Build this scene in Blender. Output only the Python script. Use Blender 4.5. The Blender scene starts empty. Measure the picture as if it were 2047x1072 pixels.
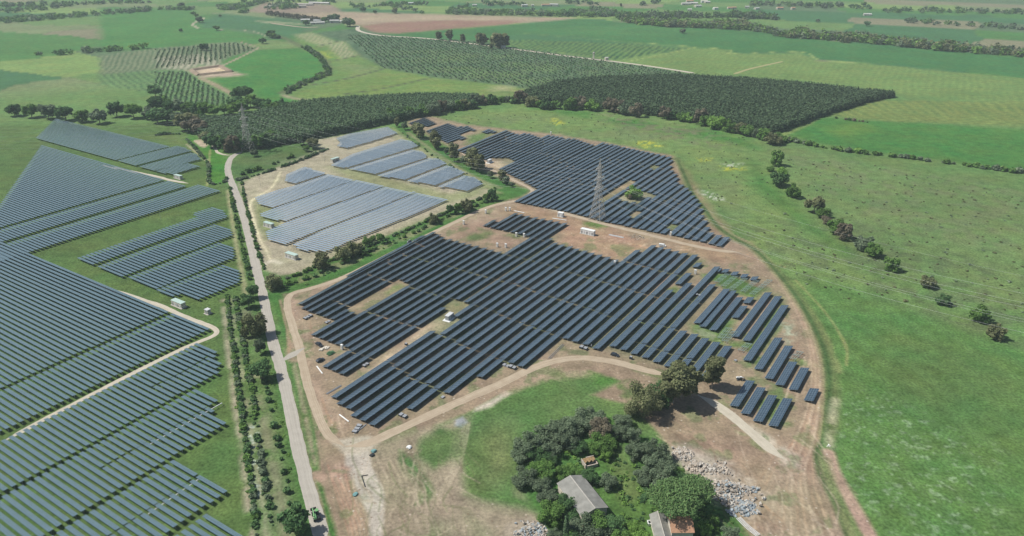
import bpy, math, random
import numpy as np
from mathutils import Vector, Matrix

R = math.radians
random.seed(7)
rng = np.random.default_rng(7)
S = bpy.context.scene
C = S.collection

# ------------------------------------------------------------------ camera
H, F, YH, CX, CY = 200.0, 1450.0, -140.0, 1023.5, 536.0     # drone height in m, focal length and horizon in photo pixels
TILT = math.atan((CY - YH) / F)
cam = bpy.data.cameras.new('camera')
co = bpy.data.objects.new('camera', cam)
C.objects.link(co)
co.location = (0, 0, H)
co.rotation_euler = (math.pi / 2 - TILT, 0, 0)
cam.sensor_fit = 'HORIZONTAL'
cam.sensor_width = 36.0
cam.lens = 36.0 * F / 2047.0
cam.clip_start = 1.0
cam.clip_end = 40000.0
S.camera = co

# ------------------------------------------------------------------ sun, sky, exposure
SUN_AZ, SUN_EL = R(277), R(52)
W = bpy.data.worlds.new('World')
S.world = W
W.use_nodes = True
nt = W.node_tree
bg = nt.nodes['Background']
sky = nt.nodes.new('ShaderNodeTexSky')
sky.sky_type = 'NISHITA'
sky.sun_disc = False
sky.sun_elevation = SUN_EL
sky.sun_rotation = SUN_AZ
sky.air_density = 1.0
sky.dust_density = 1.5
sky.altitude = 100
nt.links.new(sky.outputs[0], bg.inputs[0])
bg.inputs[1].default_value = 0.062
sl = bpy.data.lights.new('sun', 'SUN')
sl.energy = 3.9
sl.angle = R(0.5)
sl.color = (1.0, 0.95, 0.87)
so = bpy.data.objects.new('sun', sl)
C.objects.link(so)
sd = Vector((math.sin(SUN_AZ) * math.cos(SUN_EL), math.cos(SUN_AZ) * math.cos(SUN_EL), math.sin(SUN_EL)))
so.rotation_euler = (-sd).to_track_quat('-Z', 'Y').to_euler()
S.view_settings.view_transform = 'Standard'
S.view_settings.look = 'None'
S.view_settings.exposure = 0.4
S.view_settings.gamma = 1.0
S.cycles.max_bounces = 5
S.cycles.diffuse_bounces = 2
S.cycles.glossy_bounces = 2
S.cycles.transmission_bounces = 2
S.cycles.volume_bounces = 0
S.cycles.transparent_max_bounces = 4
S.cycles.use_denoising = True
S.cycles.denoiser = 'OPENIMAGEDENOISE'
S.cycles.denoising_input_passes = 'RGB_ALBEDO_NORMAL'
S.cycles.denoising_prefilter = 'ACCURATE'

HAZE_DENSITY = 0.00011
HAZE_COLOR = (0.80, 0.97, 1.0)

# ------------------------------------------------------------------ photo pixel -> ground
def G(x, y, z=0.0):
    u = (x - CX) / F
    v = (y - CY) / F
    dy = math.cos(TILT) - v * math.sin(TILT)
    dz = -math.sin(TILT) - v * math.cos(TILT)
    s = (H - z) / -dz
    return np.array((u * s, dy * s))

def GP(pts):
    return np.array([G(x, y) for x, y in pts])

def PX(X, Y, Z=0.0):
    zc = Y * math.cos(TILT) - (Z - H) * math.sin(TILT)
    up = Y * math.sin(TILT) + (Z - H) * math.cos(TILT)
    return CX + F * X / zc, CY - F * up / zc

def vscale(p):
    """photo pixels per metre of height for something standing at p"""
    a = PX(p[0], p[1], 0)
    b = PX(p[0], p[1], 10)
    return (a[1] - b[1]) / 10.0

def Z(ox, oy, s):
    return lambda *pts: [(ox + x / s, oy + y / s) for x, y in pts]

ORD = ['zeroth', 'first', 'second', 'third', 'fourth', 'fifth', 'sixth', 'seventh', 'eighth', 'ninth', 'tenth', 'eleventh', 'twelfth',
       'thirteenth', 'fourteenth', 'fifteenth', 'sixteenth', 'seventeenth', 'eighteenth', 'nineteenth']
TENS = {20: 'twent', 30: 'thirt', 40: 'fort', 50: 'fift', 60: 'sixt', 70: 'sevent', 80: 'eight', 90: 'ninet'}
def ordinal(n):
    if n < 20:
        return ORD[n]
    if n >= 100:
        return 'hundred and ' + ordinal(n - 100) if n > 100 else 'hundredth'
    t = n // 10 * 10
    return TENS[t] + 'ieth' if n == t else TENS[t] + 'y-' + ORD[n - t]

# ------------------------------------------------------------------ object helpers
def tag(o, label=None, cat=None, group=None, kind=None):
    if label: o['label'] = label
    if cat: o['category'] = cat
    if group: o['group'] = group
    if kind: o['kind'] = kind
    return o

def empty(name, loc, rz=0.0, sc=None):
    o = bpy.data.objects.new(name, None)
    C.objects.link(o)
    o.location = loc
    o.rotation_euler = (0, 0, rz)
    o.empty_display_size = 0.5
    if sc is not None:
        o.scale = sc if hasattr(sc, '__len__') else (sc, sc, sc)
    return o

def link(name, me, parent=None, loc=(0, 0, 0), rz=0.0, sc=None):
    o = bpy.data.objects.new(name, me)
    C.objects.link(o)
    if parent: o.parent = parent
    o.location = loc
    o.rotation_euler = (0, 0, rz)
    if sc is not None:
        o.scale = sc if hasattr(sc, '__len__') else (sc, sc, sc)
    return o

def np_mesh(name, v, quads, mat=None, uv=None, flat=True):
    me = bpy.data.meshes.new(name)
    v = np.asarray(v, np.float32)
    quads = np.asarray(quads, np.int32)
    k = quads.shape[1]
    me.vertices.add(len(v))
    me.vertices.foreach_set('co', v.ravel())
    me.loops.add(quads.size)
    me.loops.foreach_set('vertex_index', quads.ravel())
    me.polygons.add(len(quads))
    me.polygons.foreach_set('loop_start', np.arange(0, quads.size, k, dtype=np.int32))
    if uv is not None:
        l = me.uv_layers.new(name='UVMap')
        l.data.foreach_set('uv', np.asarray(uv, np.float32).ravel())
    me.update(calc_edges=True)
    if flat: me.shade_flat()
    if mat: me.materials.append(mat)
    return me

class MB:
    """collects boxes, bars, tubes and prisms into one mesh"""
    def __init__(s):
        s.v, s.f = [], []
    def add(s, vs, fs):
        n = len(s.v)
        s.v += [tuple(p) for p in vs]
        s.f += [tuple(i + n for i in f) for f in fs]
        return s
    def box(s, c, d, rz=0.0):
        cx, cy, cz = c
        x, y, z = d[0] / 2, d[1] / 2, d[2] / 2
        cs, sn = math.cos(rz), math.sin(rz)
        vs = []
        for k in (-z, z):
            for a, b in ((-x, -y), (x, -y), (x, y), (-x, y)):
                vs.append((cx + a * cs - b * sn, cy + a * sn + b * cs, cz + k))
        return s.add(vs, [(3, 2, 1, 0), (4, 5, 6, 7), (0, 1, 5, 4), (1, 2, 6, 5), (2, 3, 7, 6), (3, 0, 4, 7)])
    def bar(s, a, b, w, h=None):
        a, b = Vector(a), Vector(b)
        h = h or w
        d = (b - a).normalized()
        up = Vector((0, 0, 1)) if abs(d.z) < 0.95 else Vector((1, 0, 0))
        r = d.cross(up).normalized()
        u = r.cross(d)
        vs = []
        for p in (a, b):
            for i, j in ((-1, -1), (1, -1), (1, 1), (-1, 1)):
                vs.append(p + r * (i * w / 2) + u * (j * h / 2))
        return s.add(vs, [(3, 2, 1, 0), (4, 5, 6, 7), (0, 1, 5, 4), (1, 2, 6, 5), (2, 3, 7, 6), (3, 0, 4, 7)])
    def tube(s, pts, rads, n=7):
        pts = [Vector(p) for p in pts]
        vs, fs = [], []
        for i, p in enumerate(pts):
            d = (pts[min(i + 1, len(pts) - 1)] - pts[max(i - 1, 0)]).normalized()
            up = Vector((0, 0, 1)) if abs(d.z) < 0.9 else Vector((1, 0, 0))
            r = d.cross(up).normalized()
            u = r.cross(d)
            for k in range(n):
                t = 2 * math.pi * k / n
                vs.append(p + (r * math.cos(t) + u * math.sin(t)) * rads[i])
        for i in range(len(pts) - 1):
            for k in range(n):
                a, b = i * n + k, i * n + (k + 1) % n
                fs.append((a, b, b + n, a + n))
        fs.append(tuple(range(n - 1, -1, -1)))
        fs.append(tuple(range((len(pts) - 1) * n, len(pts) * n)))
        return s.add(vs, fs)
    def prism(s, poly, axis0, axis1, off):
        """extrude a closed 2-D outline given as 3-D points along off"""
        n = len(poly)
        o = Vector(off)
        vs = [Vector(p) for p in poly] + [Vector(p) + o for p in poly]
        fs = [tuple(range(n - 1, -1, -1)), tuple(range(n, 2 * n))]
        fs += [(i, (i + 1) % n, n + (i + 1) % n, n + i) for i in range(n)]
        return s.add(vs, fs)
    def mesh(s, name, mat=None, bevel=0.0):
        me = bpy.data.meshes.new(name)
        me.from_pydata(s.v, [], s.f)
        me.update()
        if mat: me.materials.append(mat)
        return me
    def build(s, name, mat=None, parent=None, loc=(0, 0, 0), rz=0.0):
        return link(name, s.mesh(name, mat), parent, loc, rz)

# ------------------------------------------------------------------ materials
def new_mat(name):
    m = bpy.data.materials.new(name)
    m.use_nodes = True
    t = m.node_tree
    return m, t, t.nodes['Principled BSDF']

def N(t, kind, **kw):
    n = t.nodes.new(kind)
    for k, v in kw.items():
        setattr(n, k, v)
    return n

def mat_plain(name, col, rough=0.7, metal=0.0, var=0.18, scale=1.5, spec=0.4):
    """painted / mineral surface with worn, blotchy variation"""
    m, t, b = new_mat(name)
    tc = N(t, 'ShaderNodeTexCoord')
    no = N(t, 'ShaderNodeTexNoise')
    no.inputs['Scale'].default_value = scale
    no.inputs['Detail'].default_value = 6
    t.links.new(tc.outputs['Object'], no.inputs['Vector'])
    mr = N(t, 'ShaderNodeMapRange')
    mr.inputs['From Min'].default_value = 0.3
    mr.inputs['From Max'].default_value = 0.7
    mr.inputs['To Min'].default_value = 1 - var
    mr.inputs['To Max'].default_value = 1 + var
    t.links.new(no.outputs['Fac'], mr.inputs['Value'])
    mx = N(t, 'ShaderNodeVectorMath', operation='SCALE')
    mx.inputs[0].default_value = col
    t.links.new(mr.outputs[0], mx.inputs['Scale'])
    t.links.new(mx.outputs[0], b.inputs['Base Color'])
    b.inputs['Roughness'].default_value = rough
    b.inputs['Metallic'].default_value = metal
    b.inputs['Specular IOR Level'].default_value = spec
    return m

def mat_leaf(name, c1, c2, trans=0.32):
    m, t, b = new_mat(name)
    t.nodes.remove(b)
    out = t.nodes['Material Output']
    geo = N(t, 'ShaderNodeNewGeometry')
    oi = N(t, 'ShaderNodeObjectInfo')
    mx = N(t, 'ShaderNodeMix', data_type='RGBA')
    mx.inputs['A'].default_value = (*c1, 1)
    mx.inputs['B'].default_value = (*c2, 1)
    t.links.new(geo.outputs['Random Per Island'], mx.inputs['Factor'])
    hs = N(t, 'ShaderNodeHueSaturation')
    mr = N(t, 'ShaderNodeMapRange')
    mr.inputs['To Min'].default_value = 0.8
    mr.inputs['To Max'].default_value = 1.2
    t.links.new(oi.outputs['Random'], mr.inputs['Value'])
    t.links.new(mr.outputs[0], hs.inputs['Value'])
    t.links.new(mx.outputs['Result'], hs.inputs['Color'])
    d = N(t, 'ShaderNodeBsdfDiffuse')
    tr = N(t, 'ShaderNodeBsdfTranslucent')
    t.links.new(hs.outputs[0], d.inputs['Color'])
    t.links.new(hs.outputs[0], tr.inputs['Color'])
    ms = N(t, 'ShaderNodeMixShader')
    ms.inputs[0].default_value = trans
    t.links.new(d.outputs[0], ms.inputs[1])
    t.links.new(tr.outputs[0], ms.inputs[2])
    t.links.new(ms.outputs[0], out.inputs['Surface'])
    return m

def mat_panel(name, cell, line, px, py, lw, rough, spec=0.5):
    """photovoltaic glass: dark cells in a grid of pale module frames, UV in metres"""
    m, t, b = new_mat(name)
    uv = N(t, 'ShaderNodeUVMap')
    sp = N(t, 'ShaderNodeSeparateXYZ')
    t.links.new(uv.outputs[0], sp.inputs[0])
    masks = []
    for i, p in ((0, px), (1, py)):
        d = N(t, 'ShaderNodeMath', operation='DIVIDE')
        d.inputs[1].default_value = p
        t.links.new(sp.outputs[i], d.inputs[0])
        fr = N(t, 'ShaderNodeMath', operation='FRACT')
        t.links.new(d.outputs[0], fr.inputs[0])
        lt = N(t, 'ShaderNodeMath', operation='LESS_THAN')
        lt.inputs[1].default_value = lw / p
        t.links.new(fr.outputs[0], lt.inputs[0])
        masks.append(lt)
    mx = N(t, 'ShaderNodeMath', operation='MAXIMUM')
    t.links.new(masks[0].outputs[0], mx.inputs[0])
    t.links.new(masks[1].outputs[0], mx.inputs[1])
    # module to module tone differences
    wn = N(t, 'ShaderNodeTexWhiteNoise', noise_dimensions='2D')
    sn = N(t, 'ShaderNodeVectorMath', operation='SNAP')
    sn.inputs[1].default_value = (px, py, 1)
    oi = N(t, 'ShaderNodeObjectInfo')
    ad = N(t, 'ShaderNodeVectorMath', operation='ADD')
    t.links.new(uv.outputs[0], sn.inputs[0])
    t.links.new(sn.outputs[0], ad.inputs[0])
    t.links.new(oi.outputs['Random'], ad.inputs[1])
    t.links.new(ad.outputs[0], wn.inputs['Vector'])
    mr = N(t, 'ShaderNodeMapRange')
    mr.inputs['To Min'].default_value = 0.9
    mr.inputs['To Max'].default_value = 1.1
    t.links.new(wn.outputs['Value'], mr.inputs['Value'])
    sc = N(t, 'ShaderNodeVectorMath', operation='SCALE')
    sc.inputs[0].default_value = cell
    t.links.new(mr.outputs[0], sc.inputs['Scale'])
    mc = N(t, 'ShaderNodeMix', data_type='RGBA')
    mc.inputs['B'].default_value = (*line, 1)
    t.links.new(mx.outputs[0], mc.inputs['Factor'])
    t.links.new(sc.outputs[0], mc.inputs['A'])
    t.links.new(mc.outputs['Result'], b.inputs['Base Color'])
    b.inputs['Roughness'].default_value = rough
    b.inputs['Specular IOR Level'].default_value = spec
    return m

M = {}
M['panel_new'] = mat_panel('panel_new', (0.039, 0.066, 0.097), (0.21, 0.27, 0.31), 2.0, 1.075, 0.08, 0.22)
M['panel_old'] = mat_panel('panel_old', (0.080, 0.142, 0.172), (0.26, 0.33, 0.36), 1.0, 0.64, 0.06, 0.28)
M['panel_mid_sheen'] = mat_panel('panel_mid_sheen', (0.230, 0.315, 0.400), (0.50, 0.55, 0.58), 1.0, 0.64, 0.06, 0.30)  # middle plant: sky sheen at this view angle put into a lighter base colour
M['galv'] = mat_plain('galvanised_steel', (0.42, 0.44, 0.45), 0.5, 0.5)
M['frame_green'] = mat_plain('bare_frame', (0.30, 0.42, 0.40), 0.5, 0.3)
M['pylon'] = mat_plain('pylon_steel', (0.43, 0.42, 0.39), 0.6, 0.2)
M['cable'] = mat_plain('cable_aluminium', (0.50, 0.52, 0.52), 0.6, 0.2)
M['glass_ins'] = mat_plain('insulator', (0.30, 0.38, 0.38), 0.3)
M['white'] = mat_plain('white_paint', (0.74, 0.76, 0.75), 0.5, 0, 0.10)
M['cream'] = mat_plain('cream_plaster', (0.58, 0.54, 0.46), 0.8, 0, 0.15)
M['greenroof'] = mat_plain('pale_green_sheet', (0.42, 0.55, 0.50), 0.5, 0, 0.12)
M['grey'] = mat_plain('grey_metal', (0.34, 0.36, 0.38), 0.5, 0.2)
M['lightgrey'] = mat_plain('light_grey', (0.55, 0.57, 0.58), 0.55)
M['dark'] = mat_plain('dark_opening', (0.03, 0.035, 0.04), 0.5)
M['concrete'] = mat_plain('concrete', (0.43, 0.41, 0.37), 0.9, 0, 0.15, 0.8)
M['eternit'] = mat_plain('weathered_roof', (0.235, 0.235, 0.215), 0.9, 0, 0.22, 0.35)
M['tile'] = mat_plain('terracotta', (0.42, 0.24, 0.15), 0.85, 0, 0.2, 1.2)
M['rust'] = mat_plain('rusty_sheet', (0.28, 0.19, 0.095), 0.85, 0, 0.35, 0.8)
M['stone'] = mat_plain('rubble_stone', (0.41, 0.36, 0.30), 0.95, 0, 0.25, 0.6)
M['bluerubble'] = mat_plain('blue_grey_rubble', (0.26, 0.31, 0.34), 0.9, 0, 0.25, 0.6)
M['trunk'] = mat_plain('bark', (0.20, 0.16, 0.12), 0.95, 0, 0.3, 3)
M['palebark'] = mat_plain('pale_bark', (0.36, 0.31, 0.25), 0.9, 0, 0.3, 2)
M['carpaint'] = mat_plain('dark_car_paint', (0.045, 0.055, 0.07), 0.25, 0.3, 0.05)
M['tyre'] = mat_plain('tyre', (0.03, 0.03, 0.03), 0.9)
M['glass'] = mat_plain('car_glass', (0.05, 0.07, 0.08), 0.1)
M['machine_green'] = mat_plain('machine_green', (0.16, 0.36, 0.15), 0.4, 0, 0.1)
M['orange'] = mat_plain('machine_orange', (0.55, 0.22, 0.05), 0.5)
M['tarp'] = mat_plain('green_tarp', (0.05, 0.14, 0.06), 0.8, 0, 0.3, 2)
M['teal'] = mat_plain('teal_plastic', (0.16, 0.32, 0.32), 0.5)
M['wood'] = mat_plain('pallet_wood', (0.42, 0.33, 0.22), 0.9)
M['skin'] = mat_plain('skin', (0.45, 0.28, 0.20), 0.6)
M['workwear'] = mat_plain('dark_workwear', (0.05, 0.06, 0.10), 0.9)
M['hivis'] = mat_plain('pale_vest', (0.75, 0.72, 0.60), 0.8)
LEAF = {
    'olive': mat_leaf('leaf_olive', (0.105, 0.157, 0.096), (0.220, 0.281, 0.176)),
    'dark': mat_leaf('leaf_dark', (0.062, 0.135, 0.058), (0.135, 0.239, 0.094)),
    'green': mat_leaf('leaf_green', (0.085, 0.178, 0.047), (0.178, 0.304, 0.085)),
    'bright': mat_leaf('leaf_bright', (0.127, 0.254, 0.051), (0.237, 0.389, 0.101)),
    'euc': mat_leaf('leaf_eucalyptus', (0.131, 0.157, 0.074), (0.264, 0.281, 0.150)),
    'brown': mat_leaf('leaf_brown', (0.150, 0.135, 0.095), (0.240, 0.215, 0.155)),
    'conifer': mat_leaf('leaf_conifer', (0.070, 0.125, 0.066), (0.120, 0.180, 0.095), 0.12),
    'pine': mat_leaf('leaf_pine', (0.078, 0.156, 0.058), (0.166, 0.254, 0.098), 0.15),
    'heath': mat_leaf('leaf_heath', (0.100, 0.125, 0.055), (0.160, 0.165, 0.090)),
}

# ------------------------------------------------------------------ value noise
def _hash(ix, iy, seed):
    h = (ix.astype(np.int64) * 374761393 + iy.astype(np.int64) * 668265263 + seed * 974711) & 0xffffffff
    h = ((h ^ (h >> 13)) * 1274126177) & 0xffffffff
    return ((h ^ (h >> 16)) & 0xffff) / 65535.0

def vnoise(x, y, seed=0):
    ix, iy = np.floor(x), np.floor(y)
    fx, fy = x - ix, y - iy
    fx = fx * fx * (3 - 2 * fx)
    fy = fy * fy * (3 - 2 * fy)
    a, b = _hash(ix, iy, seed), _hash(ix + 1, iy, seed)
    c, d = _hash(ix, iy + 1, seed), _hash(ix + 1, iy + 1, seed)
    return (a * (1 - fx) + b * fx) * (1 - fy) + (c * (1 - fx) + d * fx) * fy

def fbm(x, y, seed=0, oct=4):
    s, a, t = 0, 0.5, 0
    for i in range(oct):
        s = s + a * vnoise(x, y, seed + i * 17)
        t += a
        a *= 0.5
        x = x * 2.03 + 11.3
        y = y * 2.03 + 7.7
    return s / t

# ------------------------------------------------------------------ the ground: one sheet, fields and bare soil as its own colours
def make_ground():
    az = np.concatenate([np.linspace(-180, -50, 60, endpoint=False), np.linspace(-50, 50, 1150), np.linspace(50, 180, 60)[1:-1]])
    t = np.linspace(1.60, 0.05, 880)
    rr = np.concatenate([[2.0, 30, 80], H / t, [5200, 8000, 16000, 30000]])
    A, RR = np.meshgrid(np.radians(az), rr)
    na, nr = len(az), len(rr)
    X, Y = (RR * np.sin(A)).ravel(), (RR * np.cos(A)).ravel()
    D = RR.ravel()
    n = len(X)
    col = np.zeros((n, 3))
    gr = np.ones(n)                        # 1 grass, 0 bare soil
    nz1 = fbm(X / 9, Y / 9, 3, 4)
    nz2 = fbm(X / 45, Y / 45, 5, 4)
    nz3 = fbm(X / 220, Y / 220, 8, 3)
    nzf = fbm(X / 2.2, Y / 2.2, 21, 3)

    def mixin(idx, m, c, g):
        c = np.asarray(c)
        m = m[:, None]
        col[idx] = col[idx] * (1 - m) + c * m
        gr[idx] = gr[idx] * (1 - m[:, 0]) + g * m[:, 0]

    def sdf(poly):
        lo, hi = poly.min(0) - 40, poly.max(0) + 40
        idx = np.nonzero((X > lo[0]) & (X < hi[0]) & (Y > lo[1]) & (Y < hi[1]))[0]
        x, y = X[idx], Y[idx]
        d2 = np.full(len(idx), 1e12)
        ins = np.zeros(len(idx), bool)
        m = len(poly)
        for i in range(m):
            ax, ay = poly[i]
            bx, by = poly[(i + 1) % m]
            ex, ey = bx - ax, by - ay
            L = ex * ex + ey * ey + 1e-9
            s = np.clip(((x - ax) * ex + (y - ay) * ey) / L, 0, 1)
            d2 = np.minimum(d2, (x - ax - s * ex) ** 2 + (y - ay - s * ey) ** 2)
            c = ((ay > y) != (by > y)) & (x < ex * (y - ay) / (ey + 1e-12) + ax)
            ins ^= c
        d = np.sqrt(d2)
        return idx, np.where(ins, d, -d)

    def area(pts, c, g=1.0, soft=1.2, amp=2.0, op=1.0, noise=None, stripe=None, world=False):
        poly = np.asarray(pts, float) if world else GP(pts)
        idx, d = sdf(poly)
        sc = np.clip(D[idx] / 420, 0.6, 4)
        e = (d + (nz1[idx] - 0.5) * 2 * amp * sc) / (soft * sc)
        m = np.clip(e * 0.5 + 0.5, 0, 1) * op
        if noise is not None:              # patchy: only where the noise passes a level
            which, lo, hi = noise
            src = {'f': nzf, 's': nz1, 'm': nz2, 'l': nz3}[which][idx]
            m = m * np.clip((src - lo) / (hi - lo), 0, 1)
        if stripe is not None:
            ang, pitch, c2, duty = stripe
            a = math.radians(ang)
            ph = (X[idx] * math.cos(a) - Y[idx] * math.sin(a) + (nz2[idx] - 0.5) * pitch * 1.2) / pitch
            ph = np.abs((ph % 1.0) - 0.5) * 2
            w = np.clip((duty - ph) / 0.25 + 0.5, 0, 1) * (0.55 + 0.9 * (nz1[idx] - 0.2))
            w = np.clip(w, 0, 1)[:, None]
            cc = np.asarray(c) * (1 - w) + np.asarray(c2) * w
            mixin(idx, m, cc, g)
        else:
            mixin(idx, m, np.broadcast_to(np.asarray(c, float), (len(idx), 3)), g)

    def line(pts, w, c, g=0.0, soft=0.6, amp=0.5, op=1.0, noise=None, smooth=True):
        P = GP(pts)
        if smooth: P = catmull(P, 6)
        lo, hi = P.min(0) - w - 10, P.max(0) + w + 10
        idx = np.nonzero((X > lo[0]) & (X < hi[0]) & (Y > lo[1]) & (Y < hi[1]))[0]
        x, y = X[idx], Y[idx]
        d2 = np.full(len(idx), 1e12)
        for i in range(len(P) - 1):
            ax, ay = P[i]
            ex, ey = P[i + 1] - P[i]
            s = np.clip(((x - ax) * ex + (y - ay) * ey) / (ex * ex + ey * ey + 1e-9), 0, 1)
            d2 = np.minimum(d2, (x - ax - s * ex) ** 2 + (y - ay - s * ey) ** 2)
        d = w / 2 - np.sqrt(d2) + (nz1[idx] - 0.5) * 2 * amp
        m = np.clip(d / soft * 0.5 + 0.5, 0, 1) * op
        if noise is not None:
            which, l0, h0 = noise
            src = {'f': nzf, 's': nz1, 'm': nz2, 'l': nz3}[which][idx]
            m = m * np.clip((src - l0) / (h0 - l0), 0, 1)
        mixin(idx, m, np.broadcast_to(np.asarray(c, float), (len(idx), 3)), g)

    # colours of the land
    MEAD, VIV, YG, OLV = (.112, .172, .058), (.064, .145, .040), (.160, .215, .070), (.130, .150, .064)
    TEAL, GREY = (.050, .120, .050), (.088, .125, .066)
    DRY, TAN, SOIL, RED = (.325, .288, .208), (.335, .272, .195), (.252, .198, .136), (.280, .190, .122)
    PLOW, PALE, ROAD = (.215, .130, .095), (.470, .425, .340), (.440, .395, .325)
    YEL, WHT = (.380, .360, .050), (.480, .480, .400)

    # ---- the plain beyond and beside the photo: a patchwork of fields
    a0 = R(24)
    fx, fy = X * math.cos(a0) - Y * math.sin(a0), X * math.sin(a0) + Y * math.cos(a0)
    fx, fy = fx + (nz3 - .5) * 160, fy + (nz3 - .5) * 120
    cell = _hash(np.floor(fx / 260), np.floor(fy / 150), 5)
    pal = np.array([MEAD, TEAL, VIV, YG, GREY, (.155, .175, .085), TEAL, MEAD, VIV, (.19, .165, .105)])
    col[:] = pal[(cell * 9.999).astype(int)]
    near = np.clip((1250 - D) / 120, 0, 1)[:, None]
    col[:] = col * (1 - near) + np.array(MEAD) * near
    bx = np.minimum(np.abs((fx / 260) % 1 - .5), 0.5)
    edge = np.clip((0.492 - np.maximum(np.abs((fx / 260) % 1 - .5), np.abs((fy / 150) % 1 - .5))) * -220 + 1, 0, 1)[:, None] * (1 - near)
    col[:] = col * (1 - edge * .3) + np.array((.06, .09, .04)) * edge * .3

    # ---- far fields
    area([(200, 14), (385, 18), (402, 50), (440, 57), (535, 72), (525, 86), (200, 104)], (.060, .150, .040), soft=3)
    area([(395, 46), (440, 27), (520, 34), (612, 45), (612, 66), (560, 79), (500, 61), (405, 56)], TEAL, soft=3)
    area([(515, 42), (600, 47), (606, 50), (530, 46)], (.26, .24, .15), soft=3)
    area([(491, 23), (527, 5), (600, 7), (665, 10), (684, 23), (640, 27), (552, 28)], (.215, .165, .125), .2, soft=3)
    area([(560, 29), (690, 24), (800, 27), (1000, 32), (1150, 36), (1130, 42), (1000, 48), (800, 48), (700, 52), (690, 40), (600, 36)], (.275, .215, .150), .2, soft=4)
    area([(720, 52), (790, 44), (900, 41), (1045, 42), (1010, 50), (900, 58), (800, 67), (735, 66)], PLOW, 0, soft=3)
    area([(720, 30), (1000, 36), (1000, 40), (720, 42)], (.33, .27, .18), 0, soft=8, op=.6, noise=('m', .4, .6))
    area([(735, 68), (800, 68), (900, 60), (1000, 51), (1150, 38), (1280, 46), (1500, 62), (1739, 90), (2100, 118), (2100, 160), (1739, 126), (1640, 118), (1612, 107),
          (1560, 105), (1455, 105), (1350, 92), (1260, 86), (1150, 72), (1050, 68), (950, 82), (820, 76)], (.048, .128, .042), soft=3)
    area([(900, 55), (1300, 50), (1700, 95), (1300, 75)], (.07, .15, .05), soft=14, op=.6, noise=('l', .4, .6))
    area([(625, 66), (715, 56), (790, 74), (950, 83), (1010, 92), (1200, 118), (1385, 147), (1250, 156), (1060, 181), (1020, 173), (870, 156), (765, 138), (715, 110), (682, 85)],
         (.086, .125, .070), soft=3, stripe=(62, 9, (.055, .092, .048), .5))
    area([(800, 100), (1100, 110), (1350, 147), (1060, 181), (870, 156)], (.120, .165, .062), soft=20, op=.6, noise=('m', .35, .65))
    area([(955, 80), (1050, 80), (1250, 87), (1372, 97), (1232, 121), (1130, 106), (1012, 96)], (.105, .165, .055), soft=2, stripe=(20, 11, (.028, .070, .030), .5))
    area([(1232, 122), (1382, 97), (1452, 99), (1462, 108), (1600, 106), (1640, 122), (1739, 128), (2100, 162), (2100, 215), (1739, 184), (1600, 160), (1470, 149), (1380, 147)],
         (.140, .190, .062), soft=2, stripe=(28, 9, (.118, .168, .056), .5))
    area([(1050, 67), (1280, 87), (1450, 100), (1380, 97), (1200, 80)], (.13, .18, .06), soft=3)
    # strips between the far fields
    area([(590, 78), (625, 70), (690, 86), (716, 112), (768, 138), (700, 156), (655, 166), (615, 130), (600, 100)], (.110, .170, .050), soft=2)
    area([(584, 70), (622, 65), (675, 84), (640, 93)], (.24, .23, .13), soft=2, stripe=(-32, 10, (.17, .19, .09), .5))
    area([(655, 90), (684, 82), (714, 111), (680, 119)], (.27, .25, .15), soft=2, stripe=(-32, 8, (.16, .19, .09), .5))
    area([(628, 100), (650, 102), (676, 118), (640, 118)], (.24, .27, .05), soft=4, noise=('s', .35, .6))
    area([(586, 187), (620, 176), (700, 156), (770, 138), (870, 156), (1020, 173), (1062, 181), (1040, 190), (960, 191), (850, 188), (700, 193), (600, 198)],
         (.130, .185, .052), soft=2, stripe=(80, 14, (.155, .190, .062), .4))
    area([(960, 181), (1060, 178), (1040, 190), (975, 190)], (.20, .21, .085), soft=5, stripe=(80, 12, (.11, .15, .05), .4), op=.8)
    area([(990, 174), (1020, 173), (1012, 180), (985, 180)], (.33, .29, .18), soft=6, op=.8)
    area([(685, 119), (722, 116), (765, 137), (700, 158), (672, 130)], (.20, .20, .10), soft=5, op=.5, noise=('m', .4, .6))
    # vivid field in the bend and the young orchards on the left
    area([(432, 126), (500, 106), (530, 99), (600, 95), (640, 114), (658, 140), (640, 152), (570, 180), (570, 190), (610, 203), (570, 217), (540, 212), (505, 186), (465, 182), (425, 158), (492, 150), (440, 140)],
         (.055, .150, .036), soft=2)
    area([(480, 92), (560, 80), (600, 95), (530, 99), (510, 100)], (.130, .175, .065), soft=2)
    area([(200, 112), (308, 97), (470, 83), (515, 97), (440, 122), (440, 134), (400, 130), (378, 140), (308, 140), (200, 150)], (.150, .160, .095), soft=2,
         stripe=(-48, 8, (.062, .098, .050), .45))
    area([(308, 116), (400, 108), (440, 122), (440, 134), (400, 130), (378, 140), (330, 138)], (.33, .30, .23), .2, soft=3, op=.7, stripe=(-48, 8, (.12, .13, .08), .45))
    area([(200, 150), (308, 141), (374, 140), (402, 160), (466, 195), (466, 222), (438, 225), (360, 214), (308, 186), (200, 170)], (.115, .180, .072), soft=2,
         stripe=(-36, 9.5, (.048, .090, .040), .42))
    area([(374, 141), (400, 134), (442, 130), (448, 134), (474, 146), (496, 150), (462, 153), (402, 156)], (.30, .24, .18), 0, soft=2)
    area([(396, 145), (415, 136), (440, 134), (462, 144), (420, 150), (400, 150)], (.44, .36, .25), 0, soft=1.5, amp=.5)
    line([(438, 140), (452, 145)], 7, (.50, .40, .24), 0)
    line([(440, 134), (516, 97)], 5, (.27, .23, .16), 0)
    line([(402, 157), (430, 170), (466, 190), (478, 205)], 9, (.24, .20, .13), .2)
    line([(516, 95), (480, 84)], 5, (.22, .19, .13), 0)
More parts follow.
